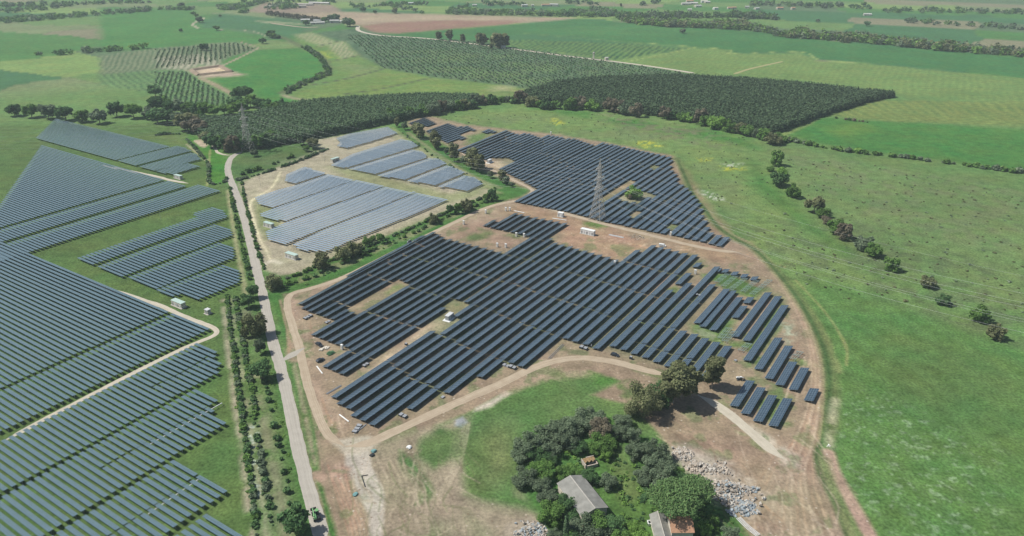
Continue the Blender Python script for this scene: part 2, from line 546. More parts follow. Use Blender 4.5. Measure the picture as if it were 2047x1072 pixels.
    line([(395, 56), (385, 48), (408, 37)], 6, (.30, .28, .20), 0)
    line([(440, 60), (500, 62), (535, 73)], 4, (.22, .22, .14), .3)
    # far lanes and tracks
    line([(1262, 84), (1450, 99), (1462, 107), (1600, 104), (1640, 120), (1739, 127)], 4, (.22, .26, .09), 1, soft=2)
    line([(1250, 125), (1390, 95)], 4, (.22, .26, .09), 1, soft=2)
    # ditches
    for pts in ([(622, 170), (700, 156), (770, 137)], [(690, 188), (760, 178), (860, 156)], [(633, 93), (680, 82)], [(660, 123), (714, 112)]):
        line(pts, 5, (.070, .075, .045), 1, soft=2)
    line([(565, 186), (600, 168), (655, 145), (640, 112), (600, 92), (570, 77), (540, 70)], 13, (.10, .115, .055), 1, soft=4)
    line([(566, 190), (584, 196), (620, 202)], 9, (.25, .23, .14), .3, soft=3)
    line([(1250, 155), (1500, 158), (1739, 182)], 6, OLV, 1, soft=3)

    # ---- meadow on the right
    area([(1480, 265), (1560, 270), (1640, 300), (1739, 330), (2100, 400), (2100, 620), (1700, 520), (1640, 470), (1560, 400), (1500, 320)], (.128, .180, .066), soft=8)
    area([(850, 232), (1040, 212), (1250, 225), (1500, 265), (1560, 330), (1640, 470), (1739, 560), (1700, 700), (1600, 600), (1470, 450), (1350, 310), (1200, 280), (1010, 256)], (.140, .195, .066), soft=6)
    area([(900, 225), (1100, 235), (1300, 260), (1460, 330), (1640, 560), (1500, 470), (1350, 300), (1180, 275), (1000, 255)], (.155, .155, .085), soft=10, op=.4, noise=('m', .50, .66))
    area([(1050, 213), (1300, 235), (1480, 270), (1520, 300), (1400, 275), (1200, 243)], (.064, .150, .034), soft=6, noise=('m', .36, .5))
    area([(1200, 225), (1420, 262), (1470, 300), (1360, 285), (1220, 250)], (.155, .140, .085), soft=8, op=.8, noise=('s', .45, .62))
    area([(1560, 300), (1739, 325), (2060, 380), (2060, 520), (1700, 430), (1600, 370)], (.150, .145, .085), soft=10, op=.45, noise=('s', .46, .64))
    area([(1460, 440), (1739, 440), (2060, 560), (2060, 700), (1739, 640), (1560, 540)], (.105, .125, .060), soft=10, op=.7, noise=('s', .44, .60))
    area([(1500, 320), (1560, 380), (1640, 460), (1700, 500), (1690, 510), (1600, 450), (1500, 370)], (.058, .135, .030), soft=6, op=.8)
    area([(1095, 238), (1110, 236), (1128, 246), (1115, 251), (1100, 245)], YEL, soft=2, noise=('f', .42, .56))
    area([(1268, 283), (1300, 282), (1320, 292), (1290, 296)], YEL, soft=2, noise=('f', .40, .55))
    area([(1395, 318), (1425, 316), (1420, 323), (1398, 324)], YEL, soft=2, op=.8, noise=('f', .40, .55))
    area([(1440, 333), (1490, 335), (1488, 340), (1448, 341)], YEL, soft=2, noise=('f', .38, .54))
    area([(1446, 329), (1482, 328), (1470, 333), (1448, 333)], WHT, .5, soft=2, noise=('f', .42, .6))
    area([(1392, 379), (1412, 382), (1444, 394), (1448, 402), (1420, 400), (1400, 388)], WHT, .5, soft=2, op=.9, noise=('f', .45, .6))
    area([(1570, 270), (1640, 236), (1739, 241), (2100, 262), (2100, 350), (1739, 302), (1650, 290)], (.060, .150, .036), soft=3)
    area([(1660, 262), (1720, 248), (1739, 262), (1690, 268)], (.16, .20, .04), soft=8, op=.6)
    area([(1652, 231), (1739, 201), (2100, 205), (2100, 256), (1739, 240), (1690, 236)], (.170, .195, .060), soft=2, stripe=(72, 9, (.105, .145, .048), .5))
    line([(1560, 272), (1610, 250), (1655, 225), (1739, 199)], 7, (.16, .21, .07), 1, soft=2)
    # vivid corn field on the right with white flowers
    area([(1600, 560), (1660, 560), (1739, 590), (2200, 760), (2300, 1200), (1745, 1200), (1690, 990), (1650, 910), (1665, 800), (1660, 720), (1625, 640)], (.098, .168, .052), soft=6, stripe=(-14, 13, (.088, .158, .044), .5))
    area([(1640, 600), (2100, 720), (2100, 900), (1760, 800)], (.10, .145, .05), soft=16, op=.55, noise=('m', .42, .6))
    area([(1668, 780), (1760, 790), (2000, 900), (2000, 1100), (1760, 1060), (1690, 950), (1660, 860)], (.30, .36, .24), 1, soft=8, op=.5, noise=('f', .60, .80))
    line([(1590, 560), (1650, 625), (1690, 690), (1692, 730)], 1.6, (.30, .28, .12), .5, op=.55)
    line([(1505, 485), (1560, 560), (1625, 640), (1672, 740)], 6, (.26, .25, .11), .6, soft=1.5, op=.75, noise=('s', .3, .55))

    # ---- left: grass of the older solar fields
    area([(-200, 250), (310, 248), (372, 262), (450, 330), (490, 500), (505, 620), (560, 800), (640, 1090), (-200, 1200)], (.085, .130, .040), soft=5)
    area([(380, 262), (412, 290), (440, 300), (460, 322), (458, 345), (448, 366), (420, 368), (416, 326), (372, 285)], (.060, .160, .026), soft=2)
    area([(310, 270), (360, 270), (400, 310), (350, 290)], (.120, .150, .052), soft=4, op=.7)
    area([(395, 700), (470, 640), (500, 1080), (330, 1080), (470, 990), (400, 860)], (.100, .135, .048), soft=12, op=.8, noise=('m', .42, .62))
    area([(310, 420), (460, 370), (470, 420), (330, 440)], (.12, .14, .055), soft=6, op=.6, noise=('m', .4, .6))
    area([(485, 305), (560, 285), (625, 290), (640, 300), (480, 362), (460, 345), (462, 325)], (.075, .125, .042), soft=3)
    area([(490, 320), (600, 290), (610, 300), (520, 330)], (.125, .140, .062), soft=8, op=.7, noise=('m', .4, .6))
    # strip between hedge and farm road
    area([(452, 590), (500, 580), (540, 700), (600, 930), (645, 1090), (505, 1090), (470, 760)], (.088, .138, .045), soft=2)
    line([(488, 610), (505, 720), (530, 860), (560, 1000), (575, 1090)], 5.2, (.230, .205, .140), .2, soft=2.2, op=.6, noise=('s', .35, .6))
    line([(462, 600), (480, 720), (500, 850), (520, 980), (535, 1090)], 2.6, (.27, .25, .17), .4, soft=1.6, op=.75, noise=('s', .35, .6))
    line([(446, 600), (458, 720), (474, 840), (490, 960), (504, 1090)], 2.4, (.300, .265, .190), .3, soft=1.3, op=.9, noise=('s', .25, .5))
    line([(455, 380), (464, 440), (474, 500), (486, 555), (490, 590)], 2.4, (.30, .28, .16), .4, soft=1.4, op=.9)
    line([(420, 300), (416, 345), (414, 372)], 2.0, (.27, .27, .12), .6, op=.7)
    line([(372, 288), (400, 310), (418, 326)], 3.0, (.33, .29, .19), .4, op=.8)
    line([(395, 281), (408, 292)], 8, (.42, .35, .26), 0)
    # white flowers between the hedge rows
    area([(495, 850), (512, 850), (525, 1000), (510, 1000)], (.40, .42, .38), 1, soft=3, op=.7, noise=('f', .55, .7))

    # ---- older array on dry ground in the middle
    area([(478, 366), (560, 331), (642, 300), (626, 281), (690, 269), (776, 255), (806, 272), (870, 312), (990, 376), (975, 391), (880, 426), (770, 470), (690, 503), (604, 545), (560, 551), (528, 541), (512, 500), (500, 460), (483, 400)],
         DRY, .3, soft=2)
    area([(655, 334), (720, 340), (900, 388), (970, 372), (960, 392), (880, 410), (700, 362)], (.225, .225, .115), .8, soft=4, op=.85)
    area([(790, 272), (840, 300), (990, 376), (960, 378), (880, 330), (800, 285)], (.20, .215, .10), .8, soft=3, op=.8)
    area([(505, 400), (530, 412), (560, 420), (560, 470), (530, 480), (512, 450)], (.16, .185, .07), .8, soft=3, op=.8)
    area([(560, 330), (640, 305), (640, 345), (520, 400), (495, 380)], (.41, .355, .265), 0, soft=10, op=.7, noise=('m', .35, .6))
    area([(600, 545), (690, 503), (880, 428), (895, 418), (700, 490), (600, 535)], (.30, .27, .17), .4, soft=3, op=.6)
    line([(560, 344), (552, 362), (540, 378), (510, 396), (500, 410), (507, 440), (520, 480), (532, 500), (540, 522)], 3.6, (.40, .36, .24), .3, soft=1)
    for o in (-.9, .9):
        line([(560 + o, 344), (552 + o, 362), (540 + o, 378), (510, 396 + o), (500 + o, 410), (507 + o, 440), (520 + o, 480), (532 + o, 500), (541 + o, 522)], .9, (.52, .48, .33), 0, soft=.4, amp=.1)
    line([(516, 537), (540, 522), (560, 526)], 4, (.50, .46, .36), 0, soft=1.5)
    # verge with shrubs between the old and the new arrays
    area([(556, 580), (545, 556), (606, 546), (690, 510), (880, 431), (986, 391), (992, 378), (870, 310), (782, 258), (815, 240), (880, 282), (930, 320), (1000, 357), (1062, 381), (1042, 392), (984, 410),
          (862, 468), (704, 548), (592, 584), (570, 600)], (.062, .135, .034), soft=2)
    area([(600, 555), (690, 518), (880, 440), (975, 398), (980, 402), (880, 448), (700, 530), (600, 566)], (.21, .20, .11), .7, soft=1.5, op=.75, noise=('s', .3, .55))
    line([(785, 256), (830, 290), (900, 332), (985, 380), (1000, 386)], 5, (.20, .22, .10), .7, soft=1.5, op=.8)
    line([(815, 265), (870, 305), (940, 350), (1000, 376)], 4, (.26, .23, .14), .6, soft=2, op=.7)

    # ---- bare soil of the building site
    area([(566, 588), (592, 584), (704, 549), (862, 469), (984, 411), (1044, 393), (1064, 381), (1000, 357), (950, 335), (915, 312), (903, 297), (870, 280), (850, 270), (818, 252), (812, 243), (835, 235), (855, 231),
          (930, 249), (1010, 258), (1110, 268), (1200, 282), (1345, 312), (1362, 350), (1400, 400), (1424, 440), (1462, 470), (1505, 500), (1562, 560), (1600, 610), (1632, 680), (1648, 740), (1650, 800),
          (1640, 850), (1634, 900), (1650, 950), (1700, 1080), (1735, 1180), (1500, 1180), (1480, 1045), (1400, 960), (1345, 900), (1300, 850), (1262, 810), (1175, 790), (1240, 762), (1180, 742), (1100, 748),
          (1000, 792), (930, 830), (870, 850), (850, 905), (905, 1000), (1080, 1040), (1000, 1180), (640, 1180), (620, 1000), (600, 860), (576, 720), (570, 640)], SOIL, 0, soft=2)
    # tans and reds
    area([(570, 600), (700, 552), (860, 472), (980, 414), (1000, 420), (860, 500), (690, 560), (600, 610), (640, 760), (700, 870), (660, 880), (600, 740)], (.325, .245, .178), 0, soft=5, op=.8)
    area([(1040, 408), (1240, 455), (1440, 495), (1500, 520), (1440, 525), (1290, 492), (1180, 480), (1000, 425)], RED, 0, soft=4, op=.75, noise=('m', .32, .55))
    area([(1130, 450), (1300, 480), (1290, 495), (1230, 520), (1120, 485)], (.30, .20, .135), .1, soft=3, op=.9)
    area([(900, 455), (1010, 440), (1050, 480), (1010, 500), (900, 478)], (.285, .205, .145), .2, soft=4, op=.9)
    area([(930, 470), (975, 468), (975, 480), (935, 482)], (.09, .135, .045), 1, soft=3, op=.8, noise=('s', .35, .55))
    area([(955, 455), (1040, 470), (1040, 478), (960, 462)], (.12, .15, .06), 1, soft=3, op=.7, noise=('s', .35, .55))
    area([(1165, 443), (1200, 445), (1212, 452), (1195, 457), (1168, 452)], (.10, .155, .042), 1, soft=2, op=.9)
    area([(1345, 312), (1375, 345), (1410, 400), (1460, 465), (1430, 470), (1390, 400), (1345, 350)], RED, 0, soft=3, op=.6)
    area([(945, 322), (1030, 320), (1033, 326), (1000, 337), (960, 328)], (.44, .35, .25), 0, soft=2)
    area([(1236, 396), (1252, 382), (1290, 386), (1304, 392), (1282, 407), (1244, 402)], (.44, .375, .255), .2, soft=2)
    area([(1250, 432), (1268, 424), (1284, 425), (1268, 437)], (.42, .31, .22), 0, soft=2)
    area([(1335, 455), (1354, 450), (1346, 461)], (.20, .23, .07), 1, soft=1.5)
    area([(1300, 336), (1310, 332), (1317, 335), (1306, 341)], (.20, .20, .11), .7, soft=1.5)
    area([(1185, 402), (1272, 357), (1282, 359), (1200, 404)], (.36, .23, .155), 0, soft=1.2)
    area([(820, 254), (900, 285), (960, 262), (1000, 262), (960, 280), (910, 300)], (.13, .155, .06), 1, soft=3, op=.8, noise=('m', .3, .5))
    area([(935, 272), (985, 262), (960, 285), (930, 290)], (.09, .16, .045), 1, soft=3, op=.8)
    # grass coming through under the unfinished rows
    area([(1405, 545), (1460, 548), (1530, 575), (1510, 600), (1440, 575), (1410, 562)], (.085, .165, .040), 1, soft=3, op=.9, noise=('s', .34, .52))
    area([(1330, 580), (1350, 572), (1360, 580), (1345, 592)], (.10, .17, .045), 1, soft=2, op=.8)
    area([(1380, 645), (1440, 640), (1470, 640), (1450, 680), (1500, 690), (1500, 705), (1440, 690), (1385, 668)], (.095, .160, .045), 1, soft=3, op=.9, noise=('s', .32, .50))
    area([(1485, 680), (1560, 600), (1580, 620), (1530, 700), (1560, 700), (1500, 770), (1490, 730)], (.070, .140, .036), 1, soft=3, op=.75, noise=('s', .30, .5))
    area([(1500, 800), (1560, 770), (1590, 800), (1580, 850), (1545, 850)], (.075, .150, .036), 1, soft=3, op=.7, noise=('s', .34, .5))
    area([(1555, 645), (1580, 640), (1592, 670), (1575, 690)], (.30, .33, .25), .6, soft=3, op=.7, noise=('f', .40, .55))
    area([(1372, 665), (1400, 655), (1440, 672), (1430, 690), (1390, 680)], (.28, .29, .20), .6, soft=3, op=.6, noise=('f', .40, .55))
    area([(1580, 700), (1600, 705), (1612, 730), (1590, 730)], (.12, .18, .055), 1, soft=2, op=.8, noise=('s', .34, .52))
    area([(707, 612), (800, 568), (812, 572), (725, 620)], (.32, .24, .165), .2, soft=1.5)
    area([(765, 585), (800, 567), (812, 572), (775, 592)], (.155, .18, .07), .8, soft=2, op=.8)
    area([(690, 780), (900, 610), (935, 612), (960, 615), (860, 690), (720, 780)], (.375, .295, .210), 0, soft=2)
    area([(900, 610), (930, 608), (950, 616), (915, 635), (890, 625)], (.40, .26, .17), 0, soft=3, op=.8)
    # weeds growing between the rows in the middle of the arrays
    area([(700, 580), (880, 480), (1000, 515), (1060, 480), (1110, 490), (1230, 525), (1300, 495), (1400, 520), (1360, 600), (1440, 570), (1360, 665), (1460, 700), (1390, 760), (1290, 720), (1130, 675), (1010, 725), (900, 780), (760, 820), (700, 760), (880, 650), (800, 620)],
         (.120, .135, .068), .8, soft=6, op=.7, noise=('m', .30, .52))
    area([(960, 300), (1060, 275), (1340, 318), (1340, 345), (1400, 440), (1420, 480), (1250, 445), (1060, 405), (1075, 378), (1030, 350)], (.125, .135, .072), .8, soft=6, op=.65, noise=('m', .32, .54))
    # wheel ruts and worn lanes on the soil
    for k in range(130):
        x0, y0 = [(600, 640), (640, 820), (690, 940), (720, 1000), (1560, 900), (1600, 800), (1500, 1000), (1400, 880), (1350, 850), (1480, 520), (1320, 485), (1180, 470), (1250, 505)][k % 13]
        x0 += random.uniform(-38, 38); y0 += random.uniform(-26, 26)
        dx, dy = [(8, 60), (25, 60), (20, 70), (15, 60), (-60, 90), (20, -90), (60, 50), (90, 40), (80, 50), (70, 35), (80, 12), (60, 14), (70, 20)][k % 13]
        c = random.choice([(.42, .32, .22), (.24, .165, .11), (.45, .36, .26), (.20, .145, .10), (.36, .22, .13)])
        line([(x0, y0), (x0 + dx * .5 + random.uniform(-6, 6), y0 + dy * .5), (x0 + dx, y0 + dy)], random.uniform(.35, 1.2), c, 0, soft=.35, amp=.35, op=random.uniform(.35, .75))
    for k in range(9):
        line([(1345 + k, 320), (1364 + k * .8, 360), (1402 + k, 412), (1446 + k * 1.2, 462), (1505 + k * 1.5, 505 - k), (1562 + k * 2, 572), (1600 + k * 2.5, 640), (1622 + k * 2.5, 720), (1618 + k * 3.5, 800), (1590 + k * 6, 880),
              (1560 + k * 8, 950), (1530 + k * 17, 1080)], .9, [(.42, .335, .24), (.27, .19, .13), (.38, .28, .19)][k % 3], 0, soft=.5, amp=.4, op=.75)
    area([(1345, 900), (1420, 820), (1500, 830), (1560, 930), (1490, 1020), (1400, 960)], (.245, .185, .130), .1, soft=8, op=.7)
    for k in range(16):
        line([(1290 + k * 9, 800 + k * 6), (1370 + k * 9, 850 + k * 6.5), (1460 + k * 6, 905 + k * 5), (1560, 935 + k * 1.5)], .7, [(.24, .17, .12), (.36, .275, .195)][k % 2], 0, soft=.5, amp=.5, op=.5)
    area([(1560, 900), (1640, 900), (1700, 1080), (1560, 1180), (1540, 1000)], (.345, .290, .225), 0, soft=8, op=.7, noise=('m', .34, .6))
    area([(1470, 838), (1500, 850), (1560, 885), (1600, 915), (1600, 940), (1570, 930), (1530, 900)], (.42, .38, .30), 0, soft=3, op=.8, noise=('s', .25, .5))
    area([(1500, 870), (1545, 900), (1560, 925), (1500, 890), (1470, 862)], (.19, .195, .10), .7, soft=1.5, op=.8, noise=('s', .3, .5))
    # verge, ditch and pale earth track beside the ring road
    line([(1352, 318), (1366, 345), (1378, 380), (1402, 412), (1432, 450), (1470, 478), (1508, 498), (1560, 550), (1612, 620), (1646, 690), (1662, 760), (1662, 830), (1656, 870)], 7, (.125, .145, .058), 1, soft=2, op=.9)
    line([(1356, 322), (1384, 385), (1405, 412), (1437, 455), (1475, 480), (1520, 508), (1590, 590), (1640, 680), (1656, 740), (1658, 800), (1650, 870), (1632, 905), (1640, 950), (1670, 1010), (1700, 1085)], 2.4, (.060, .100, .035), 1, soft=1, op=.95)
    line([(1656, 905), (1672, 950), (1705, 1010), (1745, 1080), (1790, 1150)], 5.2, (.335, .245, .185), 0, soft=1)
    line([(1650, 920), (1668, 985), (1700, 1060), (1740, 1130)], 4, (.17, .18, .085), .8, soft=1.5, op=.8)
    line([(1670, 800), (1662, 850), (1660, 890)], 3.6, (.36, .33, .22), .5, soft=1.5, op=.8, noise=('s', .3, .5))

    # ---- south plot: fallow field, trampled earth
    area([(700, 905), (760, 880), (870, 850), (940, 830), (1080, 1040), (1000, 1180), (740, 1180)], (.255, .215, .150), .3, soft=5)
    area([(935, 838), (985, 800), (1060, 770), (1130, 750), (1190, 755), (1230, 765), (1180, 792), (1190, 815), (1060, 872), (1035, 920), (1032, 985), (1090, 1020), (1060, 1030), (960, 1012), (925, 990), (918, 900)],
         (.090, .150, .048), 1, soft=5, amp=5)
    area([(960, 850), (1150, 770), (1170, 800), (1050, 870), (1000, 980), (950, 980)], (.150, .160, .075), 1, soft=10, op=.75, noise=('m', .40, .60))
    area([(840, 880), (880, 850), (915, 870), (905, 920), (868, 935), (835, 912)], (.068, .138, .038), 1, soft=3, amp=3, op=.9)
    area([(800, 900), (835, 930), (872, 985), (868, 1002), (830, 1010), (845, 985), (800, 930)], (.075, .135, .040), 1, soft=2.5, amp=2, op=.9)
    area([(870, 1030), (900, 1040), (900, 1100), (850, 1100)], (.085, .135, .048), 1, soft=4, amp=3, op=.8)
    area([(935, 1030), (985, 1060), (990, 1100), (950, 1100)], (.080, .140, .044), 1, soft=4, amp=3, op=.8)
    area([(880, 935), (915, 900), (930, 990), (1080, 1025), (1060, 1100), (880, 1100), (850, 1030)], (.270, .225, .165), .1, soft=4, amp=3, op=.7)
    line([(918, 845), (912, 900), (900, 950), (870, 1010)], 4.5, (.33, .28, .20), .1, soft=1.5, op=.8)
    for o in (0, 4, 9, 13):
        line([(926 + o, 845), (918 + o, 890), (904 + o, 935), (880 + o, 980)], .7, (.40, .35, .25), 0, soft=.4, amp=.3, op=.7)
    for o in (0, 7, 14):
        line([(880 + o, 1010), (925 + o, 1020), (945 + o, 1060), (950 + o, 1090)], .8, (.19, .17, .11), .3, soft=.5, amp=.4, op=.7)
    area([(985, 798), (1010, 782), (1022, 786), (985, 812), (945, 825), (950, 815)], (.47, .425, .345), 0, soft=2, amp=2)
    area([(910, 840), (925, 832), (935, 845), (922, 856), (908, 852)], (.27, .29, .31), 0, soft=1.5, amp=1)
    area([(1000, 770), (1100, 740), (1200, 740), (1240, 755), (1180, 752), (1080, 765), (1000, 795)], (.34, .255, .185), .2, soft=3, op=.8, noise=('s', .3, .5))
    area([(850, 855), (910, 835), (930, 850), (880, 870), (840, 885)], (.36, .31, .22), .2, soft=4, op=.6, noise=('s', .35, .55))
    area([(1195, 752), (1225, 755), (1235, 762), (1205, 772), (1185, 768)], (.066, .15, .034), 1, soft=2, op=.9)
    area([(1262, 728), (1330, 748), (1320, 760), (1255, 738)], (.12, .155, .06), 1, soft=2, op=.7, noise=('s', .35, .55))
    # gravelled access and earth works on the left of it
    area([(690, 898), (740, 890), (742, 930), (765, 975), (770, 1010), (760, 1100), (735, 1100), (738, 1030), (710, 970), (690, 930)], (.395, .365, .305), 0, soft=1.5, amp=1)
    area([(660, 880), (735, 870), (760, 880), (745, 900), (690, 910)], (.40, .355, .285), 0, soft=2)
    for k in range(14):
        line([(655 + k * 3, 930 + (k % 5) * 9), (672 + k * 2.5, 990), (690 + k * 3, 1040), (700 + k * 3, 1085)], .7, [(.38, .24, .16), (.22, .155, .11), (.34, .26, .19)][k % 3], 0, soft=.4, amp=.6, op=.6)
    for k in range(12):
        line([(750 + k * 7, 905 + k * 3), (775 + k * 6, 960), (770 + k * 8, 1005), (760 + k * 9, 1030)], .7, [(.35, .29, .21), (.20, .16, .115)][k % 2], 0, soft=.4, amp=.7, op=.5)
    line([(663, 700), (610, 590)], .1, SOIL, 0, op=0)
    # road verges
    area([(530, 588), (562, 583), (580, 650), (572, 694), (556, 640)], (.062, .140, .034), 1, soft=1.5)
    line([(560, 600), (572, 650), (578, 690)], 1.6, (.30, .215, .15), 0, op=.8)
    area([(572, 725), (600, 724), (625, 820), (640, 940), (622, 945), (598, 830)], (.066, .138, .036), 1, soft=1.5, amp=1.5)
    line([(588, 726), (604, 800), (622, 890), (632, 940)], 2.2, (.29, .24, .165), .3, soft=1, op=.75, noise=('s', .3, .5))
    area([(632, 960), (648, 975), (680, 1090), (660, 1090)], (.062, .132, .034), 1, soft=1.5)
    line([(640, 955), (690, 940)], 4, (.33, .245, .175), 0, soft=1.2)
    line([(600, 740), (625, 830), (650, 930), (680, 1030), (700, 1090)], 1.2, (.20, .165, .11), .3, soft=.6, op=.7)
    area([(540, 620), (556, 700), (590, 860), (630, 1010), (620, 1060), (585, 930), (545, 740)], (.066, .138, .036), 1, soft=2.5, amp=1.2)

    # ---- farm grove
    area([(1180, 815), (1240, 835), (1300, 880), (1345, 935), (1395, 965), (1480, 1045), (1520, 1100), (1490, 1180), (1080, 1180), (1100, 1060), (1060, 1010), (1040, 960), (1040, 900), (1100, 850)], (.070, .135, .036), 1, soft=3)
    area([(1215, 880), (1250, 890), (1275, 960), (1290, 990), (1245, 1010), (1225, 960)], (.120, .155, .055), 1, soft=4, op=.8)
    area([(1012, 1050), (1060, 1030), (1090, 1060), (1085, 1100), (1000, 1100)], (.29, .25, .19), 0, soft=2)

    # ragged weeds over the whole site, dust round the heaps
    area([(575, 600), (700, 555), (860, 475), (985, 415), (1010, 440), (1290, 500), (1500, 525), (1600, 640), (1640, 760), (1620, 900), (1680, 1080), (1500, 1080), (1400, 950), (1250, 800), (1150, 760), (930, 835), (760, 885), (700, 1080), (640, 1000), (600, 760)],
         (.115, .150, .062), .8, soft=4, op=.55, noise=('s', .60, .70))
    area([(1335, 900), (1370, 890), (1470, 930), (1530, 980), (1500, 1035), (1440, 1010), (1380, 960)], (.39, .345, .285), 0, soft=5, op=.8, noise=('s', .3, .55))
    for k in range(60):
        x0, y0 = random.uniform(1420, 1640), random.uniform(850, 1060)
        line([(x0, y0), (x0 + random.uniform(10, 40), y0 + random.uniform(20, 60)), (x0 + random.uniform(20, 90), y0 + random.uniform(50, 120))], random.uniform(.3, .8), random.choice([(.40, .33, .25), (.20, .15, .105), (.24, .18, .125)]), 0, soft=.3, amp=.3, op=.5)
    for k in range(80):
        x0, y0 = random.uniform(700, 930), random.uniform(870, 1060)
        line([(x0, y0), (x0 + random.uniform(-20, 30), y0 + random.uniform(15, 50)), (x0 + random.uniform(-10, 50), y0 + random.uniform(40, 90))], random.uniform(.3, .9), random.choice([(.37, .31, .23), (.18, .145, .10), (.13, .15, .07)]), .2, soft=.3, amp=.4, op=.5)
    area([(750, 890), (830, 880), (930, 845), (930, 990), (1000, 1030), (1080, 1050), (1060, 1110), (780, 1110), (775, 1000)], (.105, .150, .055), 1, soft=5, amp=3, op=.8, noise=('m', .46, .60))
    area([(690, 560), (610, 600), (585, 590), (600, 640), (640, 800), (680, 880), (650, 870), (600, 740), (575, 640)], (.12, .15, .06), .8, soft=4, op=.6, noise=('s', .54, .66))
    area([(1120, 735), (1330, 762), (1290, 800), (1180, 800), (1080, 765)], (.11, .15, .055), 1, soft=4, op=.7, noise=('s', .48, .62))
    col[:] = col * (1 - gr[:, None] * (1 - np.array((.90, 1.02, .96))))
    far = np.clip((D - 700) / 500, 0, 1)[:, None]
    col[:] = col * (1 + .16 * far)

    # ------------------------------------------------ build
    idx = np.arange(na * nr).reshape(nr, na)
    a, b = idx[:-1, :], idx[1:, :]
    q = np.stack([a, np.roll(a, -1, 1), np.roll(b, -1, 1), b], -1).reshape(-1, 4)
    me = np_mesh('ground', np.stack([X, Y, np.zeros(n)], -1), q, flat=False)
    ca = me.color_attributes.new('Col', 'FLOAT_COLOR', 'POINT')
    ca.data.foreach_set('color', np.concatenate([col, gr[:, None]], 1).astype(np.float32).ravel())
    m, t, bs = new_mat('ground')
    at = N(t, 'ShaderNodeVertexColor', layer_name='Col')
    geo = N(t, 'ShaderNodeNewGeometry')
    facs = []
    for scale, det, lo, hi in ((0.75, 4, .45, 1.55), (0.13, 8, .66, 1.34), (0.012, 3, .86, 1.14)):
        no = N(t, 'ShaderNodeTexNoise')
        no.inputs['Scale'].default_value = scale
        no.inputs['Detail'].default_value = det
        no.inputs['Roughness'].default_value = .6
        t.links.new(geo.outputs['Position'], no.inputs['Vector'])
        mr = N(t, 'ShaderNodeMapRange')
        mr.inputs['From Min'].default_value = .25
        mr.inputs['From Max'].default_value = .75
        mr.inputs['To Min'].default_value = lo
        mr.inputs['To Max'].default_value = hi
        t.links.new(no.outputs['Fac'], mr.inputs['Value'])
        facs.append(mr)
    # bare soil is calmer than grass at the finest scale
    mf = N(t, 'ShaderNodeMix', data_type='FLOAT')
    mf.inputs['A'].default_value = 1.0
    ml = N(t, 'ShaderNodeMapRange')
    ml.inputs['To Min'].default_value = .55
    ml.inputs['To Max'].default_value = 1.0
    t.links.new(at.outputs['Alpha'], ml.inputs['Value'])
    t.links.new(ml.outputs[0], mf.inputs['Factor'])
    t.links.new(facs[0].outputs[0], mf.inputs['B'])
    m1 = N(t, 'ShaderNodeMath', operation='MULTIPLY')
    m2 = N(t, 'ShaderNodeMath', operation='MULTIPLY')
    t.links.new(mf.outputs['Result'], m1.inputs[0])
    t.links.new(facs[1].outputs[0], m1.inputs[1])
    t.links.new(m1.outputs[0], m2.inputs[0])
    t.links.new(facs[2].outputs[0], m2.inputs[1])
    sc = N(t, 'ShaderNodeVectorMath', operation='SCALE')
    t.links.new(at.outputs['Color'], sc.inputs[0])
    t.links.new(m2.outputs[0], sc.inputs['Scale'])
    # clods and stones on the bare soil
    vo = N(t, 'ShaderNodeTexVoronoi')
    vo.inputs['Scale'].default_value = .55
    t.links.new(geo.outputs['Position'], vo.inputs['Vector'])
    vr = N(t, 'ShaderNodeMapRange')
    vr.inputs['From Min'].default_value = .16
    vr.inputs['From Max'].default_value = .30
    vr.inputs['To Min'].default_value = 1.0
    vr.inputs['To Max'].default_value = 0.0
    t.links.new(vo.outputs['Distance'], vr.inputs['Value'])
    vs = N(t, 'ShaderNodeSeparateColor')
    t.links.new(vo.outputs['Color'], vs.inputs[0])
    vg = N(t, 'ShaderNodeMath', operation='GREATER_THAN')
    vg.inputs[1].default_value = .80
    t.links.new(vs.outputs[0], vg.inputs[0])
    inv = N(t, 'ShaderNodeMath', operation='SUBTRACT')
    inv.inputs[0].default_value = 1.0
    t.links.new(at.outputs['Alpha'], inv.inputs[1])
    p1 = N(t, 'ShaderNodeMath', operation='MULTIPLY')
    p2 = N(t, 'ShaderNodeMath', operation='MULTIPLY')
    t.links.new(vr.outputs[0], p1.inputs[0])
    t.links.new(vg.outputs[0], p1.inputs[1])
    t.links.new(p1.outputs[0], p2.inputs[0])
    t.links.new(inv.outputs[0], p2.inputs[1])
    st = N(t, 'ShaderNodeMix', data_type='RGBA')
    t.links.new(vs.outputs[1], st.inputs['A'])
    sa = N(t, 'ShaderNodeMix', data_type='RGBA')
    sa.inputs['A'].default_value = (.17, .12, .085, 1)
    sa.inputs['B'].default_value = (.50, .44, .36, 1)
    t.links.new(vs.outputs[1], sa.inputs['Factor'])
    t.links.new(p2.outputs[0], st.inputs['Factor'])
    t.links.new(sc.outputs[0], st.inputs['A'])
    t.links.new(sa.outputs['Result'], st.inputs['B'])
    # slight drift of hue
    no = N(t, 'ShaderNodeTexNoise')
    no.inputs['Scale'].default_value = .035
    no.inputs['Detail'].default_value = 4
    t.links.new(geo.outputs['Position'], no.inputs['Vector'])
    hr = N(t, 'ShaderNodeMapRange')
    hr.inputs['From Min'].default_value = .3
    hr.inputs['From Max'].default_value = .7
    hr.inputs['To Min'].default_value = .482
    hr.inputs['To Max'].default_value = .518
    t.links.new(no.outputs['Fac'], hr.inputs['Value'])
    hs = N(t, 'ShaderNodeHueSaturation')
    t.links.new(hr.outputs[0], hs.inputs['Hue'])
    t.links.new(st.outputs['Result'], hs.inputs['Color'])
    t.links.new(hs.outputs[0], bs.inputs['Base Color'])
